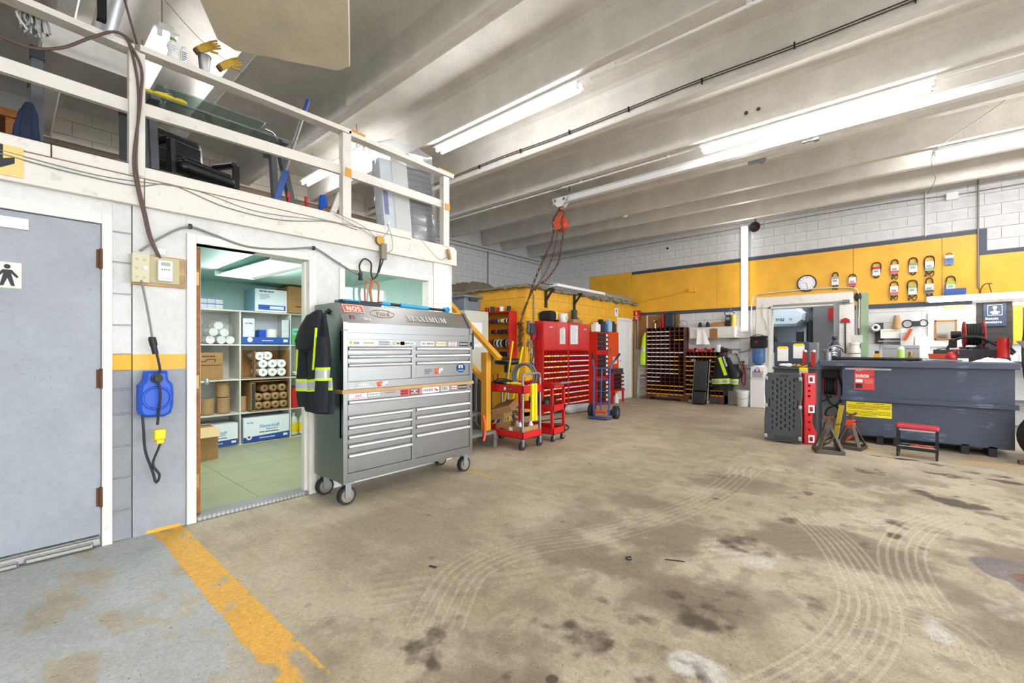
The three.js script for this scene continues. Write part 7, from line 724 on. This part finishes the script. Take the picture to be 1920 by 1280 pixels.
// jack stands
for (const [x, z, y, l] of [[-.615, -6.72, .3, 'rusty grey jack stand with four splayed legs before the creepers'], [-.42, -7.2, -.2, 'rusty jack stand with orange painted top beside the container']]) { const t = thing('jack_stand', l, 'jack stand', [x, 0, z], y); const red = y < 0; mat('standGrey', 0x5a524a, .6, { map: grime, metalness: .4 }); for (const [a, b] of [[-1, -1], [1, -1], [1, 1], [-1, 1]]) mesh('leg', BAR([a * .135, .01, b * .135], [a * .03, .3, b * .03], .045, .01, [a, 0, b]), M.standGrey, t); for (const [a, b, c, d] of [[-1, -1, 1, -1], [1, -1, 1, 1], [1, 1, -1, 1], [-1, 1, -1, -1]]) mesh('base_bar', BAR([a * .14, .02, b * .14], [c * .14, .02, d * .14], .012, .05), M.standGrey, t); mesh('collar', [E([[-.05, .26], [.05, .26], [.035, .37], [-.035, .37]], .08, 0, 0, -.04)], red ? M.hoistOrange : M.standGrey, t); mesh('ratchet_bar', BM(-.02, .02, .3, .43, -.02, .02), M.rust, t); mesh('saddle', [BM(-.055, .055, .43, .445, -.03, .03), BM(-.06, -.04, .445, .465, -.03, .03), BM(.04, .06, .445, .465, -.03, .03)], M.rust, t); mesh('handle', ROD([.02, .34, .03], [.13, .37, .05], .008), M.rust, t); mesh('inner_band', TOR(.09, .012, 0, .14, 0, [PI / 2, 0, PI / 4], 4, 6), red ? M.hoistOrange : M.standGrey, t); }
{ const t = thing('bollard', 'short yellow steel post leaning beside the container', 'post', [-.62, 0, -7.62]); t.rotation.z = -.15; mesh('post', B(.06, .52, .06, 0, .26, 0, null, .006), mat('postYellow', 0xb8a02a, .6, { map: grime }), t); mesh('cap', BM(-.035, .035, .52, .54, -.035, .035), M.darkGrey, t); }
// roller stool
{ const t = thing('roller_seat', 'low roller stool with red padded seat before the container', 'stool', [.215, 0, -7.1], -.08); mesh('seat', B(.38, .055, .2, 0, .36, 0, [0, 0, -.02], .025), mat('redVinyl', 0xbe3540, .4, { bump: coarseBump, bs: .001 }), t); for (const x of [-.17, .17]) { for (const z of [-.08, .08]) mesh('leg', BM(x - .012, x + .012, .04, .34, z - .012, z + .012), M.black, t); for (const z of [-.08, .08]) { const c = mesh('caster', C(.025, .02, x, .025, z, 'x', .025, 14), M.rubber, t); mesh('fork', BM(x - .014, x + .014, .03, .06, z - .012, z + .012), M.galv, c); } } mesh('seat_frame', BM(-.18, .18, .315, .335, -.09, .09, .003), M.lightGrey, t); tray(t, 'tool_tray', .34, .18, .04, .09, M.black); mesh('tray_rim', [BM(-.17, .17, .13, .138, .085, .092), BM(-.17, .17, .13, .138, -.092, -.085)], M.lightGrey, t); }
one('orange_rag', 'orange shop rag in the tray of the roller stool', 'rag', [S(.1, .025, .05, 0, .02, 0), S(.05, .03, .04, -.08, .02, .02)], M.orange, [.27, .1, -7.1]); one('wrench_set', 'loose chrome sockets in the tray of the roller stool', 'socket', [C(.014, .05, 0, .014, 0, 'x'), C(.012, .04, .03, .012, .04, 'z'), C(.016, .04, -.03, .016, .03, 'x')], M.chrome, [.1, .097, -7.12]);
// ---------- back wall behind the container ----------
{ const t = thing('bench_light', 'long fluorescent light over the bench on the back wall', 'light', [1.6, 2.16, -10.95]); mesh('housing', [BM(-1.15, 1.6, .02, .07, -.1, .1, .006), E([[-.16, -.02], [-.1, .03], [.1, .03], [.16, -.02]], 2.75, -1.15, 0, 0, [0, PI / 2, 0])], M.plasticWhite, t); for (const z of [-.05, .05]) mesh('tube', C(.018, 2.66, .22, -.01, z, 'x', .018, 12), M.tubeGlow, t); for (const x of [-.9, 1.2]) mesh('bracket', BM(x - .02, x + .02, .02, .06, -.22, -.1), M.galv, t); lamp(2.6, .16, [1.8, 2.1, -10.95], [1.8, 0, -10.9], 0xfdfcff, 14); }
{ const t = thing('framed_pegboard', 'white wall panel with an orange wooden picture frame', 'panel', [.76, 1.33, -11.19]); mesh('panel', BM(-.28, .28, .0, .63, 0, .02, .003), M.offwhite, t); for (const [a, b, c, d] of [[-.19, .1, .455, .485], [-.19, .1, .12, .15], [-.19, -.165, .12, .485], [.075, .1, .12, .485]]) mesh('frame_bar', BM(a, b, c, d, .02, .04, .003), M.woodOrange, t); mesh('mirror', BM(-.165, .075, .15, .455, .02, .025), mat('mirror', 0xd8d4c8, .08, { metalness: .9 }), t); }
one('yellow_note', 'yellow-green notice taped on the wall above the framed mirror', 'notice', [BM(-.14, .14, 0, .16, 0, .004)], mat('noteYellow', 0xe2e08a, .7), [.83, 1.99, -11.19]);
{ const t = thing('dark_plywood', 'black stained plywood board behind the eyewash sign', 'board', [1.32, 1.2, -11.18]); for (let k = 0; k < 5; k++) mesh('plank', BM(-.22, .2, k * .18, k * .18 + .176, 0, .02 + (k % 2) * .004, .002), mat('', 0x3a3634, .75, { map: woodGrain }), t); }
one('yellow_sheet', 'yellow painted sheet beside the eyewash sign', 'panel', [BM(-.08, .1, 0, .66, 0, .02)], M.yellow, [1.61, 1.37, -11.18]);
{ const t = thing('eyewash_sign', 'navy eyewash station sign reading Bassin oculaire', 'sign', [1.318, 1.68, -11.15]); mesh('plate', BM(-.135, .135, 0, .39, 0, .006), mat('signNavy', 0x2c3848, .4), t); decal('sign_print', .265, .385, (c, W, H) => { c.fillStyle = '#2c3848'; c.fillRect(0, 0, W, H); c.strokeStyle = '#e8ecee'; c.lineWidth = W * .02; c.strokeRect(W * .18, H * .06, W * .64, H * .45); c.fillStyle = '#e8ecee'; c.beginPath(); c.arc(W * .5, H * .17, W * .1, 0, 7); c.fill(); c.beginPath(); c.ellipse(W * .5, H * .38, W * .22, H * .05, 0, 0, 7); c.fill(); c.fillRect(W * .46, H * .2, W * .08, H * .26); c.fillRect(W * .36, H * .44, W * .28, H * .03); c.font = `bold ${H * .13}px sans-serif`; c.textAlign = 'left'; c.fillText('Bassin', W * .07, H * .66); c.fillText('oculaire', W * .07, H * .82); }, t, [0, .195, .0075], NZ, 900); }
{ const t = thing('paper_towel', 'white paper towel roll on a wall holder', 'paper roll', [-.265, 1.7, -11.08]); mesh('roll', L([[.022, -.11], [.075, -.11], [.075, .11], [.022, .11], [.022, -.11]], 0, 0, 0, 22, [PI / 2, 0, 0]), M.paper, t); mesh('holder', BM(-.01, .12, -.3, .1, -.1, -.07), M.darkGrey, t); }
{ const t = thing('wall_dispenser', 'white first aid dispenser with green print on the wall', 'dispenser', [-.02, 1.43, -11.15]); mesh('case', BM(-.17, .17, .06, .24, -.04, .08, .01), M.plasticWhite, t); decal('label_print', .3, .05, barsT('#e6e8dc', '#b8c878', 1), t, [0, .2, .0815], NZ, 300); mesh('shelf', BM(-.2, .2, 0, .02, -.04, .1), M.lightGrey, t); }
one('paper_cone', 'rolled brown paper cone standing on the dispenser', 'paper', [C(.07, .26, 0, .13, 0, 'y', .04, 14)], M.kraft, [.05, 1.67, -11.1]); one('gauge_set', 'coiled black hoses on a white holder below the belts', 'hose', [TOR(.07, .012, -.1, 0, 0, null, 20, 6), TOR(.06, .01, .12, .01, .01, null, 20, 6), BM(-.04, .08, -.05, .05, -.02, .02)], M.cable, [.3, 1.76, -11.12]);
{ const t = thing('bench_boxes', 'pale carton and orange trigger tool standing along the wall', 'box', [.2, 1.1, -11.05]); mesh('carton', BM(-.1, .08, .0, .5, -.08, .04, .004), M.offwhite, t); mesh('orange_tool', BAR([-.04, .36, .08], [.05, .56, .08], .05, .05), M.orange, t); mesh('white_box', BM(.1, .3, .0, .42, -.08, .04, .004), M.plasticWhite, t); }
{ const t = thing('wall_bench', 'dark work bench along the back wall behind the container', 'bench', [.9, 0, -10.85]); mesh('top', BM(-1.5, 2.0, 1.0, 1.08, -.32, .3, .004), M.darkGrey, t); for (const x of [-1.4, .2, 1.9]) mesh('leg', BM(x - .04, x + .04, 0, 1.0, -.2, .2), M.midGrey, t); mesh('shelf', BM(-1.45, 1.95, .4, .43, -.3, .25), M.midGrey, t); }
one('green_board', 'tall pale green board leaning on the wall by the belts', 'board', [BM(-.06, .06, 0, 1.25, 0, .03, .003)], mat('boardGreen', 0x9ab494, .6, { map: grime }), [-.43, 1.15, -11.16]); one('black_charger', 'black hanging handset beside the green board', 'charger', [S(.06, .09, .04, 0, 0, 0), T([[0, -.08, 0], [.02, -.3, 0], [.0, -.6, .0], [.02, -.95, 0]], .008, 30)], M.cable, [-.53, 2.33, -11.14]);
{ const t = thing('steel_channel', 'grey steel channel post standing in the doorway edge', 'post', [-.86, 0, -10.92]); mesh('channel', [BM(-.045, .045, 1.03, 2.25, -.03, .0), BM(-.045, -.035, 1.03, 2.25, 0, .03), BM(.035, .045, 1.03, 2.25, 0, .03), BM(-.1, .1, 0, 1.03, -.03, .03)], M.galv, t); }
{ const t = thing('red_plunger', 'long handled tool with a red fan shaped head on the wall', 'tool', [-.73, 1.2, -11.1]); mesh('handle', ROD([0, 0, 0], [0, .62, 0], .013, 10), M.darkGrey, t); mesh('head', E([[-.08, .62], [.08, .62], [.06, .69], [0, .72], [-.06, .69]], .03, 0, 0, -.015), M.redDark, t); }
{ const t = thing('white_canister', 'white round canister on the bench under the red tool', 'canister', [-.58, 1.081, -11.0]); mesh('tank', L([[0, 0], [.09, 0], [.1, .02], [.1, .2], [.08, .25], [.08, .3], [.09, .3], [.09, .34], [0, .36]], 0, 0, 0, 22), M.offwhite, t); mesh('band', C(.102, .015, 0, .12, 0), M.darkGrey, t); }
{ const t = thing('wall_pipes', 'trio of white pipes with a switch box beside the doorway', 'conduit', [-.5, 1.55, -11.17]); for (const x of [-.1, -.05, 0]) mesh('pipe', C(.013, .75, x, .38, 0), M.offwhite, t); mesh('switch_box', BM(-.13, .04, -.14, .02, -.02, .05, .006), M.offwhite, t); }
{ const t = thing('c_clamp', 'rusty clamp hanging from the bench light', 'clamp', [1.2, 2.24, -11.08]); mesh('frame', [T([[-.06, 0, 0], [-.05, .1, 0], [.0, .17, 0], [.08, .17, 0]], .01, 16), ROD([.04, .17, 0], [.07, .02, 0], .007)], M.rust, t); } one('framed_photo', 'blue framed picture standing on the bench light', 'picture', [BM(-.13, .13, 0, .13, 0, .015), BM(-.15, -.135, -.04, .2, 0, .02)], M.blueDull, [.84, 2.24, -11.12]);
// red lift machine and props at the edge of the view
{ const t = thing('fluid_dispenser', 'red fluid dispenser column with hose at the end of the container', 'dispenser', [1.3, 0, -8.0]); mesh('column', BM(-.1, .2, 1.3, 1.8, -.2, .1, .01), M.redDark, t); mesh('column', BM(-.06, .2, 0, 1.3, -.16, .06, .01), M.darkGrey, t); mesh('hose', T([[-.1, 1.7, .1], [-.14, 1.3, .12], [-.12, .9, .14], [-.08, .7, .14]], .016, 30, 8), M.cable, t); mesh('cone_shade', C(.02, .12, -.1, 1.32, .12, 'y', .1, 18), M.lightGrey, t); }
{ const t = thing('wood_prop', 'varnished wooden prop standing against the end of the container', 'prop', [1.13, 0, -7.45]); t.rotation.z = -.06; mesh('shaft', BM(-.03, .03, .03, .68, -.03, .03, .008), M.woodOrange, t); mesh('foot', BM(-.07, .07, 0, .03, -.06, .06), M.rust, t); }
{ const t = thing('spare_tire', 'black tire standing behind the wooden prop', 'tire', [1.36, .3, -7.62], .2); mesh('tire', TOR(.22, .085, 0, 0, 0, null, 30, 12), M.rubber, t); mesh('rim', C(.15, .1, 0, 0, 0, 'z', .15, 24), M.galv, t); }
// small litter on the floor
for (const [x, z, w, l] of [[-1.22, -2.5, 'ring', 'small black clip ring lying on the concrete'], [-1.0, -2.65, 'stick', 'thin dark twig on the floor between the tyre marks'], [-2.05, -1.65, 'flake', 'dark scrap of tape on the floor before the chest']]) one('floor_scrap', l, 'scrap', w === 'ring' ? [TOR(.018, .004, 0, .004, 0, [PI / 2, 0, 0], 14, 5, 5)] : w === 'stick' ? [ROD([-.05, .004, .02], [.05, .004, -.03], .003, 5)] : [B(.05, .002, .02, 0, .001, 0, [0, .3, 0])], M.black, [x, 0, z]);
renderer.render(scene, camera);
